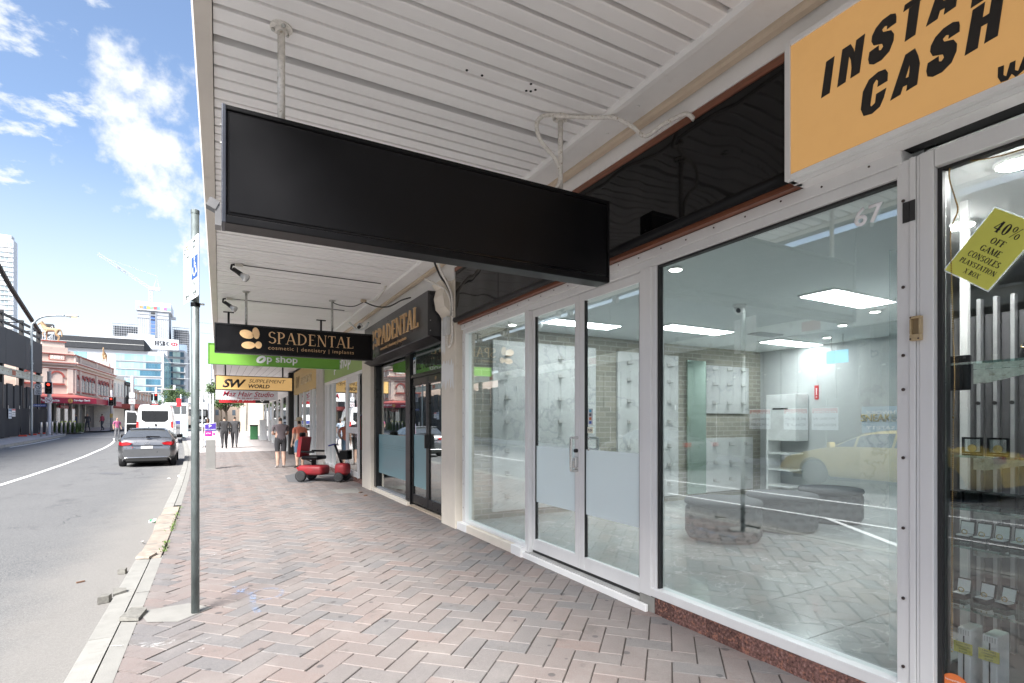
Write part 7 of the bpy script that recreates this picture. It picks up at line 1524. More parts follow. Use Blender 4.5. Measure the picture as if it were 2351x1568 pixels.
s2_ = thing('traffic_signal', 'traffic signal showing red in front of the bank awning end', 'traffic signal', (-9.43, 66, gz(66)))
MB().lathe([(.11, 0), (.11, 3.95), (.05, 4.0)], (-9.43, 66, gz(66)), 14).build('pole', M_SIGP, s2_, True); signal_head(s2_, -9.42, 65.8, 3.52, .88); no_turn(s2_, -9.85, 65.8, 3.5, .4, .8); MB().bbox(-9.2, -9.02, 65.6, 65.9, 3.08, 3.95, .03).build('side_head', M_BLKM, s2_)
box_obj('push_button_box', mat('button_yellow', (.6, .42, .12), .5), s2_, -9.55, -9.3, 65.86, 65.9, 1.9, 2.3)
s3_ = thing('traffic_signal', 'tall signal pole with bicycle signs left of the van', 'traffic signal', (-7.24, 62, gz(62)))
MB().lathe([(.16, 0), (.16, 5.2), (.1, 5.3)], (-7.24, 62, gz(62)), 14).build('pole', M_SIGP, s3_, True); no_bike(s3_, -7.25, 61.8, 4.02, .44, False); no_bike(s3_, -7.25, 61.8, 3.42, .48); MB().bbox(-7.72, -7.5, 61.8, 62.0, 3.2, 4.0, .03).build('side_head', M_BLKM, s3_)
s4_ = thing('traffic_signal', 'traffic signal showing red above the roof of the van', 'traffic signal', (-6.05, 70, gz(70)))
MB().lathe([(.11, 0), (.11, 4.5), (.05, 4.55)], (-6.05, 70, gz(70)), 14).build('pole', M_SIGP, s4_, True); signal_head(s4_, -6.05, 69.8, 4.17, .8); MB().tube([(-6.05, 70, 5.1), (-4.4, 70, 5.05)], .05, 8).build('mast_arm', M_SIGP, s4_, True); MB().lathe([(.09, 0), (.12, .1), (.12, .5), (.05, .55)], (-4.35, 70, 5.0), 12).build('arm_lamp', M_SIGW, s4_, True)
MB().tube([(-7.6, 70, 4.75), (-5.4, 70, 4.72)], .06, 8).build('cross_arm', M_SIGP, s4_, True); MB().bbox(-6.5, -6.32, 69.8, 70.05, 3.8, 4.5, .03).build('side_head', M_BLKM, s4_)

# ------------------------------------------------------------------ the corner bank of 1881
M_PINK = mat('pink_render', (.52, .405, .35), .8, var=.07, scale=1.5, dirt=(.44, .32, .27), dscale=1.2, dlo=.55, dhi=.75); M_TRIM = mat('red_trim', (.36, .075, .06), .7, var=.1); M_CRM2 = mat('pale_moulding', (.58, .48, .42), .75, var=.05)
M_MAR = mat('maroon_awning', (.33, .012, .045), .55, var=.05); M_DARKIN = mat('dark_interior', (.03, .03, .032), .5); M_WING = mat('upper_glass', (.10, .12, .14), .1, var=.2)
bk = thing('bank_building', 'ornate pink two storey corner bank building dated 1881 with red trim', 'building', (-12, 63, .7))
cA = Vector((-11.75, 62.6, 0)); dS = Vector((.0588, 1, 0)).normalized(); nS = Vector((1, -.0588, 0)).normalized(); cB = Vector((-15.4, 61.0, 0)); dC = (cA-cB).normalized(); nC = Vector((dC.y, -dC.x, 0)); LC = (cA-cB).length
def fbox(o, d, n, s0, s1, z0, z1, t0, t1):
    b = MB(); return b.prism([o+d*s0+n*t0+Vector((0, 0, z0)), o+d*s1+n*t0+Vector((0, 0, z0)), o+d*s1+n*t0+Vector((0, 0, z1)), o+d*s0+n*t0+Vector((0, 0, z1))], n*(t1-t0))
S = lambda nm, m, par, *a: fbox(cA, dS, nS, *a).build(nm, m, par); Cc = lambda nm, m, par, *a: fbox(cB, dC, nC, *a).build(nm, m, par)
LS = 14.7
b = MB(); pts = [cA, cA+dS*LS, cA+dS*LS+Vector((-16, 0, 0)), Vector((-30, 60.8, 0)), cB]; b.prism([p+Vector((0, 0, 3.3)) for p in pts], (0, 0, 4.35)); b.build('wall', M_PINK, bk)
ins = .6; pts2 = [cA-nS*1.8-nC*.2, cA+dS*LS-nS*1.8, cA+dS*LS+Vector((-16, 0, 0)), Vector((-30, 61.6, 0)), cB-nC*.3]; b = MB(); b.prism([p+Vector((0, 0, .5)) for p in pts2], (0, 0, 2.8)); b.build('ground_floor', mat('shop_dark_grey', (.10, .10, .105), .6, var=.1), bk)
for f_, LL in ((S, LS), (Cc, LC)):
    for nm, m_, z0, z1, t1 in (('string_course', M_TRIM, 6.30, 6.36, .10), ('string_course', M_CRM2, 6.361, 6.46, .14), ('cornice', M_CRM2, 6.62, 6.80, .26), ('cornice_line', M_TRIM, 6.801, 6.86, .36), ('cornice', M_CRM2, 6.861, 6.97, .34), ('cornice_line', M_TRIM, 7.60, 7.66, .14), ('parapet_cap', M_CRM2, 7.661, 7.74, .12), ('sill_course', M_CRM2, 4.02, 4.10, .06)):
        f_(nm, m_, bk, -.1 if f_ is S else .0, LL+(.0 if f_ is S else .1), z0, z1, 0.001, t1)
for s0 in (0, 1.5, 7.1, 12.9, 14.2): S('pilaster', M_CRM2, bk, s0, s0+.42, 4.11, 6.29, .001, .13); S('pier', M_CRM2, bk, s0, s0+.42, 6.98, 7.59, .001, .12)
for s0, s1 in ((1.95, 7.05), (7.55, 12.85)):
    n = 18
    for k in range(n): a = s0+(s1-s0)*k/n; S('baluster', M_CRM2, bk, a+.05, a+.2, 7.08, 7.5, .001, .08)
    S('parapet_panel', M_TRIM, bk, s0, s1, 7.0, 7.05, .001, .09)
def arched(o, d, n, s0, w, z0, z1, par, glass=True):
    wv = fbox(o, d, n, s0, s0+w, z0, z1, .002, .05).build('window', M_WING if glass else M_CRM2, par); seg = 10; b = MB(); q = []
    for k in range(seg+1): a = math.pi*k/seg; c_ = o+d*(s0+w/2)+n*.052+Vector((0, 0, z1)); q.append(c_+d*(w/2)*math.cos(a)+Vector((0, 0, (w/2)*math.sin(a))))
    b.prism(q, -n*.05); b.build('arch_head', M_WING if glass else M_CRM2, wv)
    b = MB(); r0, r1 = w/2+.01, w/2+.14
    for k in range(seg):
        a0, a1 = math.pi*k/seg, math.pi*(k+1)/seg; c_ = o+d*(s0+w/2)+n*.002+Vector((0, 0, z1)); P_ = [c_+d*r*math.cos(a)+Vector((0, 0, r*math.sin(a))) for r, a in ((r0, a0), (r1, a0), (r1, a1), (r0, a1))]; b.prism(P_, n*.12)
    b.build('arch_moulding', M_TRIM, wv); fbox(o, d, n, s0-.14, s0+w+.14, z0-.14, z0-.03, .002, .14).build('sill', M_TRIM, wv)
    if glass: fbox(o, d, n, s0+w/2-.02, s0+w/2+.02, z0, z1, .051, .07).build('mullion', M_CRM2, wv); fbox(o, d, n, s0, s0+w, (z0+z1)/2-.02, (z0+z1)/2+.02, .051, .068).build('transom', M_CRM2, wv)
for a0 in (2.25, 7.9):
    for k in range(4): arched(cA, dS, nS, a0+k*1.2, .72, 4.35, 5.45, bk)
arched(cA, dS, nS, .62, .62, 4.35, 5.45, bk); arched(cA, dS, nS, 13.35, .6, 4.35, 5.45, bk)
arched(cB, dC, nC, 2.35, .82, 4.98, 5.55, bk, False); arched(cB, dC, nC, .5, .82, 4.98, 5.55, bk, False)
for a in (0, 1.75, 3.5): Cc('pilaster', M_CRM2, bk, a, a+.42, 4.11, 6.29, .001, .12)
Cc('date_panel', M_TRIM, bk, 2.2, 3.35, 7.06, 7.54, .001, .08); dp = Cc('date_panel', M_CRM2, bk, 2.26, 3.29, 7.11, 7.49, .0805, .10); text('date', '1881', M_WSIGN, bk, cB+dC*2.4+nC*.102+Vector((0, 0, 7.19)), dC, (0, 0, 1), width=.72, height=.22, depth=.01, bold=.02)
for a in (.3, .8, 1.3): Cc('parapet_block', M_CRM2, bk, a, a+.2, 7.1, 7.5, .001, .07)
ped = Cc('pedestal', M_PINK, bk, 1.55, 3.55, 7.75, 8.25, -1.2, .05); Cc('pedestal_cap', M_CRM2, ped, 1.75, 3.35, 8.251, 8.72, -1.0, -.1); Cc('pedestal_trim', M_TRIM, ped, 1.65, 3.45, 8.721, 8.80, -1.1, .0); Cc('parapet_curve', M_PINK, bk, .9, 3.99, 7.742, 7.95, -.9, -.02)
S('pedestal', M_PINK, bk, 17.5-3.6, 17.5-3.0, 7.75, 8.3, -1.2, -.2)
# awning of the bank
def awning_bank(o, d, n, L_, par, nm='awning'):
    b = MB(); P0 = o+n*.02; b.add([P0+Vector((0, 0, 3.98)), P0+d*L_+Vector((0, 0, 3.98)), P0+d*L_+n*1.9+Vector((0, 0, 3.62)), P0+n*1.9+Vector((0, 0, 3.62))], [(0, 1, 2, 3)]); a = b.build(nm, mat('awning_roof_red', (.40, .10, .09), .6), par)
    fbox(o, d, n, 0, L_, 3.12, 3.61, 1.86, 1.92).build('awning_fascia', M_MAR, a); return a
a1 = awning_bank(cA+nC*.0, dS, nS, 9.0, bk); a2 = awning_bank(cB, dC, nC, LC, bk)
fbox(cB, dC, nC, LC, LC+1.2, 3.12, 3.61, 1.86, 1.92).build('awning_fascia', M_MAR, a2); fbox(cA, dS, nS, -1.15, 0, 3.12, 3.61, 1.86, 1.92).build('awning_fascia', M_MAR, a1)
b = MB(); b.add([cA+Vector((0, 0, 3.98)), cA+nC*1.9+Vector((0, 0, 3.62)), cB+dC*(LC+1.18)+nC*1.9+Vector((0, 0, 3.62)), cA+nS*1.9+Vector((0, 0, 3.62))], [(0, 1, 2, 3)]); b.build('awning_roof', MATS['awning_roof_red'], a2)
placed('bank_emblem', poly_flat([ellipse2(0, 0, .17, .19, 20)], .01), mat('emblem_gold', (.6, .38, .08), .5), bk, cB+dC*3.3+nC*1.93+Vector((0, 0, 3.36)), dC, (0, 0, 1)); placed('emblem_mark', poly_flat([[(-.09, .1), (.09, .1), (0, .0)], [(-.09, -.1), (.09, -.1), (0, 0)]], .02), M_MAR, bk, cB+dC*3.3+nC*1.93+Vector((0, 0, 3.36)), dC, (0, 0, 1))
text('lettering', 'Bendigo Bank', M_WSIGN, bk, cB+dC*3.54+nC*1.93+Vector((0, 0, 3.27)), dC, (0, 0, 1), width=1.2, height=.24, depth=.01, bold=.03); text('lettering', 'Parramatta', M_WSIGN, bk, cB+dC*1.25+nC*1.93+Vector((0, 0, 3.26)), dC, (0, 0, 1), width=1.3, height=.22, depth=.01, bold=.02)
for k in range(6): p0 = cA+dS*(1+1.7*k)+nS*.05+Vector((0, 0, 5.9)); MB().tube([p0, cA+dS*(1+1.7*k)+nS*1.85+Vector((0, 0, 3.66))], .012, 5).build('awning_stay', M_STEEL, bk)
for k in range(5): fbox(cA, dS, nS, 1.2+k*2.3, 1.35+k*2.3, .65, 3.3, -1.79, -1.6).build('shopfront_post', M_STEEL, bk); fbox(cA, dS, nS, 1.36+k*2.3, 3.45+k*2.3, .8, 3.0, -1.795, -1.76).build('shopfront_pane', M_CGLASS, bk)
bn = fbox(cA, dS, nS, .8, 3.2, 2.75, 3.05, -1.3, -1.2).build('inner_sign', M_MAR, bk); text('lettering', 'Bendigo Bank', M_WSIGN, bn, cA+dS*1.1-nS*1.19+Vector((0, 0, 2.82)), dS, (0, 0, 1), width=1.7, height=.14, depth=.01)
# horses on the parapet
def horse(label, loc, rz, s_=1.0):
    V = []; E = []; Rd = []
    def v(p, r): V.append(Vector(p)*s_); Rd.append((r[0]*s_, r[1]*s_) if isinstance(r, tuple) else (r*s_, r*s_)); return len(V)-1
    def e(*ids): [E.append((a, c)) for a, c in zip(ids[:-1], ids[1:])]
    ch = v((0, .42, 1.08), (.17, .21)); md = v((0, .05, 1.06), (.18, .2)); rp_ = v((0, -.38, 1.12), (.18, .2)); bt = v((0, -.55, 1.08), (.12, .15)); n1 = v((0, .60, 1.30), (.10, .16)); n2 = v((0, .74, 1.55), (.075, .11)); pl_ = v((0, .80, 1.70), (.06, .08)); hd = v((0, .95, 1.60), (.055, .07)); mz = v((0, 1.06, 1.46), (.04, .05))
    e(md, ch, n1, n2, pl_, hd, mz); e(md, rp_, bt)
    for sd in (-1, 1): a = v((.045*sd, .77, 1.82), .016); e(pl_, a)
    t1 = v((0, -.68, 1.02), .05); t2 = v((0, -.74, .75), .06); t3 = v((0, -.72, .48), .03); e(bt, t1, t2, t3)
    for sd, lift in ((1, False), (-1, True)):
        a = v((.11*sd, .42, .92), .095); k = v((.11*sd, .66 if lift else .44, .78 if lift else .52), .05); f_ = v((.11*sd, .62 if lift else .43, .52 if lift else .14), .036); h_ = v((.11*sd, .55 if lift else .47, .40 if lift else .03), .05); e(ch, a, k, f_, h_)
        a = v((.12*sd, -.36, .90), .125); k = v((.12*sd, -.26+.08*sd, .70), .08); hk = v((.12*sd, -.52+.08*sd, .47), .045); f_ = v((.12*sd, -.47+.08*sd, .14), .035); h_ = v((.12*sd, -.43+.08*sd, .03), .05); e(rp_, a, k, hk, f_, h_)
    me = bpy.data.meshes.new('h'); me.from_pydata(V, E, []); o = bpy.data.objects.new('h', me); col.objects.link(o); o.modifiers.new('skin', 'SKIN').use_smooth_shade = True; o.modifiers.new('sub', 'SUBSURF').levels = 2
    for i, d_ in enumerate(me.skin_vertices[0].data): d_.radius = Rd[i]; d_.use_root = (i == 1)
    dg = bpy.context.evaluated_depsgraph_get(); dg.update(); m2 = bpy.data.meshes.new_from_object(o.evaluated_get(dg)); bpy.data.objects.remove(o); m2.materials.clear(); m2.materials.append(mat('horse_stone', (.38, .26, .15), .8, var=.25, scale=3, dirt=(.25, .17, .1), dscale=4)); m2.polygons.foreach_set('use_smooth', [True]*len(m2.polygons))
    zm = min(q.co.z for q in m2.vertices); h = bpy.data.objects.new('horse_statue', m2); col.objects.link(h); h.location = (loc[0], loc[1], loc[2]-zm); h.rotation_euler = (0, 0, rz); tag(h, label, 'statue', 'horse statues on the bank parapet')
    b = MB()
    for k in range(9): t = k/8; p = Vector((0, .52+.26*t, 1.38+.36*t)); b.prism([p+Vector((-.02, -.03, 0)), p+Vector((.02, -.03, 0)), p+Vector((0, -.13, .05))], (0, .05, .05))
    b.v = [tuple(Vector(q)*s_ - Vector((0, 0, 0))) for q in b.v]; b.build('mane', mat('horse_mane', (.2, .13, .08), .9), h)
pc_ = cB+dC*2.55-nC*.55
horse('tan horse statue standing in profile on the corner pedestal of the bank', (pc_.x, pc_.y, 8.80), R(84), .98)
ph_ = cA+dS*14.2-nS*.7; horse('small tan horse statue facing us further along the bank parapet', (ph_.x, ph_.y, 8.30), R(180), .95)
for lab, x, y_, hd_, top in (('person in dark navy jacket standing at bank corner', -11.45, 61.9, 100, (.03, .04, .07)), ('person in grey walking past the bank entrance', -10.95, 63.8, 170, (.07, .07, .08)), ('person in red shirt waiting by second signal', -9.95, 64.6, 60, (.30, .05, .08))):
    person(lab, (x, y_, gz(y_)), R(hd_), 1.7, cols=dict(top=top, bottom=(.04, .045, .06)), short_sleeve=False, shorts=False, legs=WALK, hands=False)
person('person in pink top and grey trousers standing beside open van door', (-6.2, 45.6, gz(45.6)-.13), R(-150), 1.68, cols=dict(top=(.38, .10, .2), bottom=(.2, .2, .21)), shorts=False, hands=False)

# white and dark terraces beyond the bank
def terrace(nm, label, s0, s1, ztop, m_, nwin, wm):
    t = thing(nm, label, 'building', tuple(cA+dS*s0)); fbox(cA, dS, nS, s0+.02, s1, .3, ztop, -9, 0).build('wall', m_, t); fbox(cA, dS, nS, s0+.02, s1, ztop-.5, ztop-.3, .001, .2).build('cornice', m_, t)
    for k in range(nwin): a = s0+.5+k*(s1-s0)/nwin; w = fbox(cA, dS, nS, a, a+.8, 4.6, 6.1, .001, .03).build('window', wm, t); fbox(cA, dS, nS, a-.1, a+.9, 4.48, 4.58, .001, .1).build('sill', m_, w)
    fbox(cA, dS, nS, s0+.02, s1, 3.1, 3.6, .002, 2.4).build('awning', M_TRIM, t)
terrace('terrace_building', 'white painted two storey terrace next to the bank', 14.75, 20.4, 7.1, mat('terrace_white', (.68, .66, .60), .8), 3, M_WING); terrace('terrace_building', 'dark painted narrow terrace beyond the white one', 20.45, 24.2, 6.7, mat('terrace_dark', (.035, .035, .035), .7), 2, M_WING); terrace('terrace_building', 'tan low terrace at the far end of the row', 24.25, 40, 6.0, mat('terrace_tan', (.5, .42, .33), .8), 6, M_WING)

# ------------------------------------------------------------------ office block, tower under construction and cranes
M_PANW = mat('facade_white', (.46, .48, .505), .5, var=.04, scale=.3); M_TEAL = mat('teal_glass', (.26, .50, .54), .12, .0, var=.12, scale=.25, rnd=.18); M_NAVY = mat('navy_glass', (.05, .13, .19), .12, var=.2, rnd=.3)
ob = thing('office_building', 'white office block with teal window bands and bank sign on roof', 'building', (-15, 132, 0))
Y0 = 132; MB().box(-40, -10.1, Y0, Y0+22, 0, 15.9).build('wall', M_PANW, ob); MB().box(-30, -13.4, Y0-.6, Y0+8, 15.95, 18.15).build('plant_screen', mat('plant_screen_black', (.02, .022, .026), .5, var=.3), ob); MB().box(-30, -13.4, Y0-.66, Y0-.601, 17.0, 17.1).build('screen_rail', M_STEEL, ob)
b = MB(); b.prism([(-13.39, Y0-.6, 15.95), (-12.4, Y0+.2, 15.95), (-12.4, Y0+.2, 16.6), (-13.39, Y0-.6, 18.15)], (0, 6, 0)); b.build('plant_screen', MATS['plant_screen_black'], ob)
gm = {}
def pane(par, x0, x1, z0, z1, y_, m_, nm='window'):
    key = (round(x1-x0, 2), round(z1-z0, 2), m_.name)
    if key not in gm: gm[key] = MB().box(0, x1-x0, -.06, 0, 0, z1-z0).mesh('window', m_)
    o = bpy.data.objects.new(nm, gm[key]); col.objects.link(o); o.parent = par; mi = INV.get(par.name); p = Vector((x0, y_, z0)); o.location = (mi @ p) if mi else p
for r_, (z0, z1) in enumerate(((14.0, 15.15), (12.4, 13.5), (10.9, 11.95), (9.1, 10.25), (7.4, 8.6), (5.6, 6.85), (3.9, 5.0))):
    for k in range(15): x0 = -18.2+k*.505; pane(ob, x0, x0+.49, z0, z1, Y0-.001, M_NAVY if (k > 9 and r_ in (1, 2, 3, 4)) or (k in (8, 9) and r_ == 2) else M_TEAL)
    MB().box(-18.3, -10.5, Y0-.25, Y0-.06, z0-.2, z0-.12).build('ledge', M_PANW, ob)
    if r_ < 2: [pane(ob, -25+k*.75, -24.3+k*.75, z0, z1, Y0-.001, M_TEAL) for k in range(3)]
for k in range(7): MB().box(-10.095, -10.03, Y0+1.5+k*2.6, Y0+3.3+k*2.6, 3.5, 15.2).build('side_window', M_TEAL, ob)
for z in (13.6, 10.4): MB().box(-30, -18.4, Y0-.03, Y0-.002, z, z+.06).build('panel_joint', M_ALU2, ob)
o2 = thing('office_building', 'white wing of the office block with pale green glass, right of the bands', 'building', (-9, 152, 0)); Y1 = 152
MB().box(-10.9, -7.2, Y1, Y1+14, 0, 18.8).build('wall', M_PANW, o2); M_PGRN = mat('pale_green_glass', (.42, .58, .55), .15, var=.1, rnd=.12)
for z in (17.2, 15.5, 13.6, 12.1, 10.5, 8.9, 7.4, 5.8, 4.2):
    for k in range(4): pane(o2, -10.5+k*.76, -9.78+k*.76, z, z+1.1, Y1-.001, M_PGRN if k % 3 else M_NAVY)
    MB().box(-10.9, -7.0, Y1-.5, Y1-.06, z-.3, z-.22).build('sun_blade', M_ALU2, o2)
bs = thing('roof_sign', 'white roof sign box reading HSBC with red hexagon logo', 'sign', (-11, 150, 18.4)); MB().box(-27, -8.4, 149, 151.5, 18.4, 20.9).build('box', M_PANW, bs); MB().box(-18.6, -13.4, 151.51, 156, 18.4, 22.0).build('plant_room', M_PANW, bs)
serif('lettering', 'HSBC', mat('sign_dark_grey', (.02, .02, .025), .5), bs, (-13.1, 148.98, 19.3), (1, 0, 0), (0, 0, 1), 1.05, 2.9, depth=.03, bold=1.7)
hx = [[(-.75, 0), (-.35, .4), (-.35, -.4)], [(.35, .4), (.75, 0), (.35, -.4)], [(-.35, .4), (.35, .4), (0, 0)], [(-.35, -.4), (0, 0), (.35, -.4)]]; placed('hexagon_logo', poly_flat(hx, .04), mat('logo_red', (.55, .02, .04), .5), bs, (-9.3, 148.98, 19.78), (1, 0, 0), (0, 0, 1))
tw = thing('tower_building', 'grey tower under construction wrapped in mesh with colourful banner', 'building', (-23.4, 262, 0)); Y2 = 262
M_MESH = mat('grey_mesh', (.40, .42, .45), .8, var=.06, scale=.2); M_MESHD = mat('mesh_dark', (.22, .24, .27), .8)
MB().box(-28.9, -18.3, Y2, Y2+14, 0, 49.0).build('core', M_MESH, tw); MB().box(-29.5, -17.5, Y2-.6, Y2+14.5, 46.8, 50.2).build('crown', mat('crown_white', (.68, .70, .73), .6), tw)
for k in range(15): x = -28.8+k*.72; MB().box(x, x+.06, Y2-.09, Y2-.002, 30, 43.5).build('mesh_seam', M_MESHD, tw)
for z in (43.5, 45.0): MB().box(-29, -18.2, Y2-.12, Y2-.091, z, z+.3).build('floor_band', M_MESHD, tw)
MB().box(-24.9, -22.4, Y2-.2, Y2-.125, 30, 46.7).build('hoist_shaft', M_MESHD, tw)
for k in range(5): pane(tw, -24.4, -23.0, 36.5+k*1.7, 37.8+k*1.7, Y2-.21, mat('hoist_blue', (.08, .16, .42), .5), 'hoist_panel')
for k in range(3): pane(tw, -24.4, -23.0, 42.6+k*1.4, 43.4+k*1.4, Y2-.21, M_DARKIN, 'opening')
for k, cc in enumerate(((.35, .45, .55), (.5, .2, .1), (.1, .2, .4), (.55, .4, .1), (.2, .4, .25), (.45, .1, .12), (.15, .3, .45), (.5, .45, .4), (.3, .15, .3), (.2, .45, .5))): box_obj('banner', mat('banner_%d' % k, cc, .7, var=.4, scale=.8), tw, -29.3+k*1.17, -28.15+k*1.17, Y2-.7, Y2-.601, 47.3, 48.5)
text('lettering', 'PARKVIEW', mat('crown_text', (.45, .47, .5), .6), tw, (-25.2, Y2-.605, 49.1), (1, 0, 0), (0, 0, 1), width=2.6, height=.45, depth=.02, spacing=1.3); MB().box(-17.49, -15.9, Y2+2, Y2+4, 44.3, 45.3).build('loading_deck', M_PANW, tw)
def scaffold(nm, label, x0, x1, z0, z1, y_):
    t = thing(nm, label, 'building', (x0, y_, 0)); MB().box(x0+.3, x1-.3, y_+1, y_+12, 0, z1-1.2).build('frame_core', mat('scaff_core', (.16, .17, .19), .8, var=.3, scale=.6), t); n = int((x1-x0)/.75)
    for k in range(n+1): x = x0+(x1-x0)*k/n; MB().box(x-.06, x+.06, y_, y_+.12, z0, z1).build('standard', M_MESH, t)
    z = z0
    while z < z1: MB().box(x0, x1, y_-.1, y_-.002, z, z+.1).build('ledger', M_MESH, t); MB().box(x0, x1, y_+.13, y_+.9, z, z+.06).build('plank', M_MESHD, t); z += .95
scaffold('scaffolded_building', 'scaffold covered building left of the tower', -37.8, -29.2, 28, 41.5, 266); scaffold('scaffolded_building', 'scaffold covered building right of the tower', -17.2, -11.2, 28, 41.5, 266)
tag(MB().box(-14.5, -11, 240, 248, 0, 31).build('office_building', mat('blue_glass_block', (.20, .27, .38), .2, var=.15, scale=.5)), 'blue glass block behind the white office wing', 'building')
cr = thing('tower_crane', 'white tower crane with long raised jib on the grey tower', 'crane', (-25, 268, 49)); M_CRANE = mat('crane_white', (.52, .54, .56), .5)
def lattice(par, a, c, w, n, nm, r_=.05):
    a, c = Vector(a), Vector(c); d = (c-a).normalized(); u = d.cross(Vector((0, 1, 0))).normalized()*w/2; v_ = Vector((0, 1, 0))*w/2; b = MB()
    for q in (u+v_, u-v_, -u+v_, -u-v_): b.tube([a+q, c+q], r_, 4)
    for k in range(n):
        p, q = a+(c-a)*k/n, a+(c-a)*(k+1)/n; b.tube([p+u-v_, q-u-v_], r_*.7, 4); b.tube([p-u-v_, q+u-v_], r_*.7, 4)
    return b.build(nm, M_CRANE, par)
lattice(cr, (-25, 268, 49), (-25, 268, 56.5), 1.3, 6, 'mast', .1); lattice(cr, (-25, 268, 57.0), (-42.8, 268, 69), 1.0, 18, 'jib', .045); MB().bbox(-25.6, -21.6, 267, 269, 56.4, 57.6, .1).build('counter_jib', M_CRANE, cr); MB().tube([(-24, 268, 57.6), (-22.8, 268, 62.5), (-22.2, 268, 57.6)], .1, 5).build('a_frame', M_CRANE, cr); MB().tube([(-22.8, 268, 62.5), (-40, 268, 67.5)], .05, 4).build('pendant', M_CRANE, cr)
for k in (9, 11): p = Vector((-25, 268, 57.0)).lerp(Vector((-42.8, 268, 69)), k/18); MB().cbox(p, (.9, .9, .45), M=Matrix.Rotation(R(34), 3, 'Y')).build('jib_marker', M_MESHD, cr)
c2_ = thing('tower_crane', 'white lattice crane mast behind the horse statue', 'crane', (-24.3, 112, 8)); lattice(c2_, (-24.6, 112, 0), (-24.2, 112, 17), 1.2, 12, 'mast', .05); lattice(c2_, (-24.2, 112, 15.5), (-25.6, 112, 11), .6, 5, 'luffing_frame', .04); MB().bbox(-24.8, -23.6, 111.5, 112.5, 16.8, 17.3, .05).build('cab', M_DSTEEL, c2_)
tl = thing('tower_building', 'tall pale apartment tower with grid of windows at left edge', 'building', (-62, 222, 0)); Y3 = 222; MB().box(-75, -56.6, Y3, Y3+4, 0, 58.5).build('wall', mat('tower_pale', (.58, .60, .61), .6), tl); MB().box(-74, -57.2, Y3+.5, Y3+3.5, 58.51, 60).build('roof_screen', mat('roof_mesh', (.5, .52, .53), .7), tl)
M_TW = [mat('tower_glass', (.30, .36, .38), .2, rnd=.25), mat('tower_panel', (.45, .46, .46), .6, rnd=.1)]
rr_ = random.Random(8)
for z in range(24):
    for k in range(5): pane(tl, -61.4+k*.95, -60.7+k*.95, 22+z*1.5, 23.05+z*1.5, Y3-.001, M_TW[0] if rr_.random() < .65 else M_TW[1])
    MB().box(-75, -56.7, Y3-.3, Y3-.07, 21.5+z*1.5, 21.62+z*1.5).build('slab_edge', mat('slab_white', (.72, .73, .74), .6), tl)

# ------------------------------------------------------------------ right side in the distance: poles, cabinets, vehicles, wires, tree
for lab, x, y_, h_, r_ in (('thin grey pole beside the parking meter', -.8, 34, 2.9, .04), ('thin grey pole beyond the hatchback with red sign', -2.67, 50, 3.3, .05), ('grey tram pole far along the footpath edge', -.75, 62, 7.6, .09), ('farthest grey tram pole at street end', -.7, 84, 7.8, .1)):
    t = thing('pole', lab, 'pole', (x, y_, gz(y_))); MB().lathe([(r_*1.3, 0), (r_*1.3, .1), (r_, .12), (r_, h_), (r_*.5, h_+.02)], (x, y_, gz(y_)), 12).build('post', M_LAMPPOST, t, True)
    if y_ == 50: MB().box(x-.3, x+.02, y_-.06, y_-.05, 2.7, 3.35).build('sign_plate', MATS['sign_red'], t)
    if y_ > 60: MB().tube([(x, y_, 7.2), (-5, y_, 7.3)], .03, 6).build('span_arm', M_LAMPPOST, t)
for k, (y_, z) in enumerate(((38, 7.6), (41, 7.4), (58, 7.4), (70, 7.3), (92, 7.3), (115, 7.3), (140, 7.2))): one('overhead_wire', MB().tube([(-1.1, y_, z), (1, y_, z-.05), (3.2, y_, z+.05)], .012, 5), M_MESHD, ('overhead span wire nearest, crossing the street above hatchback', 'overhead span wire second nearest above the street', 'overhead span wire third along the street', 'overhead span wire fourth along the street', 'overhead span wire fifth along the street', 'overhead span wire sixth along the street', 'overhead span wire farthest down the street')[k], 'wire', 'overhead wires across the street')
cbn = thing('street_cabinet', 'pale blue street cabinet at the kerb ahead of the van', 'cabinet', (-2.3, 48, gz(48))); MB().bbox(-2.5, -2.1, 47.8, 48.6, gz(48), gz(48)+1.35, .02).build('body', mat('cabinet_blue', (.45, .55, .58), .5), cbn); MB().box(-2.45, -2.15, 47.79, 47.799, gz(48)+.1, gz(48)+1.25).build('door', mat('cabinet_door', (.52, .62, .65), .5), cbn)
tk = thing('truck', 'dark fronted truck with white body far down the street', 'truck', (-2.6, 92, gz(92)-.1)); zt = gz(92)-.1
MB().bbox(-3.7, -1.5, 92, 94, zt+.5, zt+2.6, .1).build('cab', M_BLKM, tk); MB().bbox(-3.75, -1.45, 94.1, 101, zt+.7, zt+3.7, .05).build('cargo_body', mat('cargo_pale', (.6, .6, .62), .5), tk); MB().box(-3.5, -1.7, 91.96, 91.99, zt+1.6, zt+2.4).build('windscreen', M_CGLASS, tk); MB().box(-3.4, -1.8, 91.95, 91.99, zt+.7, zt+1.1).build('grille', M_CHR, tk)
for sd in (-3.5, -1.7):
    wheel(tk, sd, 92.8, zt+.45, .45, .3); wheel(tk, sd, 99, zt+.45, .45, .3); MB().bbox(sd-.12, sd+.12, 91.93, 91.98, zt+1.15, zt+1.35, .02).build('head_lamp', M_LAMPW, tk)
bu = thing('bus', 'white bus with dark rear window right of the van', 'bus', (-4.6, 74, gz(74)-.1)); zt = gz(74)-.1
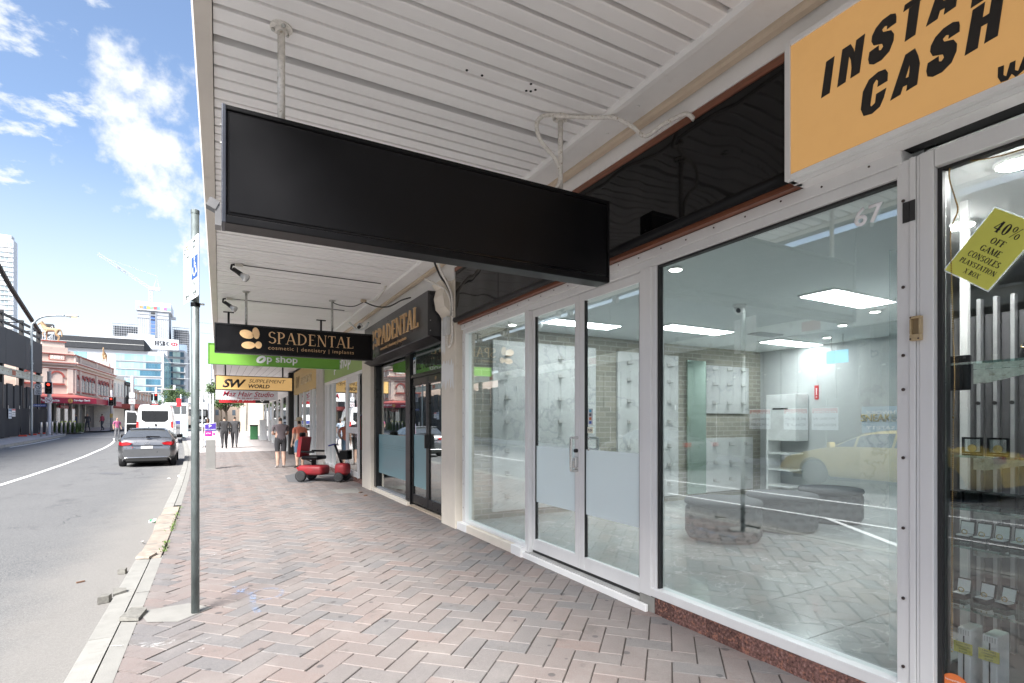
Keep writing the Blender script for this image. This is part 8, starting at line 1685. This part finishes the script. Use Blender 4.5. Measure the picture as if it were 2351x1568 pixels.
MB().bbox(-5.6, -3.2, 74, 84, zt+.35, zt+3.0, .12).build('body', mat('bus_white', (.7, .71, .72), .4), bu); MB().box(-5.4, -3.4, 73.97, 73.999, zt+1.7, zt+2.7).build('rear_window', M_CGLASS, bu); MB().box(-3.199, -3.17, 74.6, 83.6, zt+1.5, zt+2.6).build('side_window', M_CGLASS, bu); MB().box(-5.5, -3.3, 73.97, 73.999, zt+.5, zt+.9).build('rear_panel', mat('bus_blue', (.05, .06, .25), .5), bu)
for sd in (-5.4, -3.4): wheel(bu, sd, 76, zt+.48, .48, .3); wheel(bu, sd, 82, zt+.48, .48, .3)
def tree(label, x, y_, z, h_, r_, n, seed):
    t = thing('street_tree', label, 'tree', (x, y_, z), 0, 'street trees far along the road'); q = random.Random(seed)
    MB().tube([(x, y_, z), (x+.05, y_, z+h_*.3), (x-.05, y_+.1, z+h_*.6)], [.14, .11, .06], 8).build('trunk', mat('bark', (.10, .08, .06), .9), t, True)
    b = MB()
    for k in range(9): a = q.uniform(0, 6.28); b.tube([(x, y_, z+h_*.35), (x+math.cos(a)*r_*.7, y_+math.sin(a)*r_*.7, z+h_*q.uniform(.55, .85))], [.05, .015], 5)
    b.build('limbs', MATS['bark'], t); b = MB(); cl = [(x+q.gauss(0, r_*.45), y_+q.gauss(0, r_*.45), z+h_*q.uniform(.5, .95)) for _ in range(26)]
    for k in range(n):
        c_ = q.choice(cl); p = Vector(c_)+Vector((q.gauss(0, .28), q.gauss(0, .28), q.gauss(0, .22)))*r_*.6; a = Vector((q.gauss(0, 1), q.gauss(0, 1), q.gauss(0, 1))).normalized()*.13; c2v = a.orthogonal().normalized()*.07; b.add([p-a, p+c2v, p+a, p-c2v], [(0, 1, 2, 3)])
    b.build('crown', mat('leaf_green', (.06, .10, .03), .7, var=.5, scale=3), t)
tree('leafy street tree seen below the hair studio sign', .6, 62, gz(62), 5.2, 1.5, 2600, 3); tree('farther leafy street tree down the footpath', .2, 88, gz(88), 6.5, 2.2, 2600, 5); tree('leafy tree at the street end beyond the office block', -7.4, 118, gz(118), 7, 2.4, 2600, 6)
# backdrop blocks that close the street far away
for lab, x0, x1, y_, h_, cc in (('low cream building at the far end of the street', 2.6, 16, 60, 8.0, (.52, .46, .38)), ('low brick building far right of the street', -1.5, 20, 170, 6, (.34, .26, .2)), ('pale far building behind the terraces', -10, -4.5, 190, 9, (.5, .5, .5))):
    t = thing('building', lab, 'building', (x0, y_, 0)); MB().box(x0, x1, y_, y_+30, 0, h_).build('wall', mat('wall_%d' % int(cc[0]*1000), cc, .8, var=.08, scale=.5), t)
    for k in range(5): pane(t, x0+.6+k*(x1-x0)/5.2, x0+1.4+k*(x1-x0)/5.2, h_*.55, h_*.8, y_-.001, M_WING)
gb = thing('litter_bin', 'green and white bin on the far footpath by shops', 'bin', (2.2, 42.5, gz(42.5))); MB().bbox(1.95, 2.45, 42.3, 42.8, gz(42.5), gz(42.5)+.95, .03).build('body', mat('bin_green', (.04, .16, .06), .5), gb); MB().bbox(1.93, 2.47, 42.28, 42.82, gz(42.5)+.95, gz(42.5)+1.05, .03).build('lid', M_BLKM, gb)
wbx = tag(MB().bbox(2.5, 2.95, 41.2, 41.7, gz(41), gz(41)+1.45, .02).build('service_cabinet', M_PVC), 'white service cabinet against the far shopfront', 'cabinet')
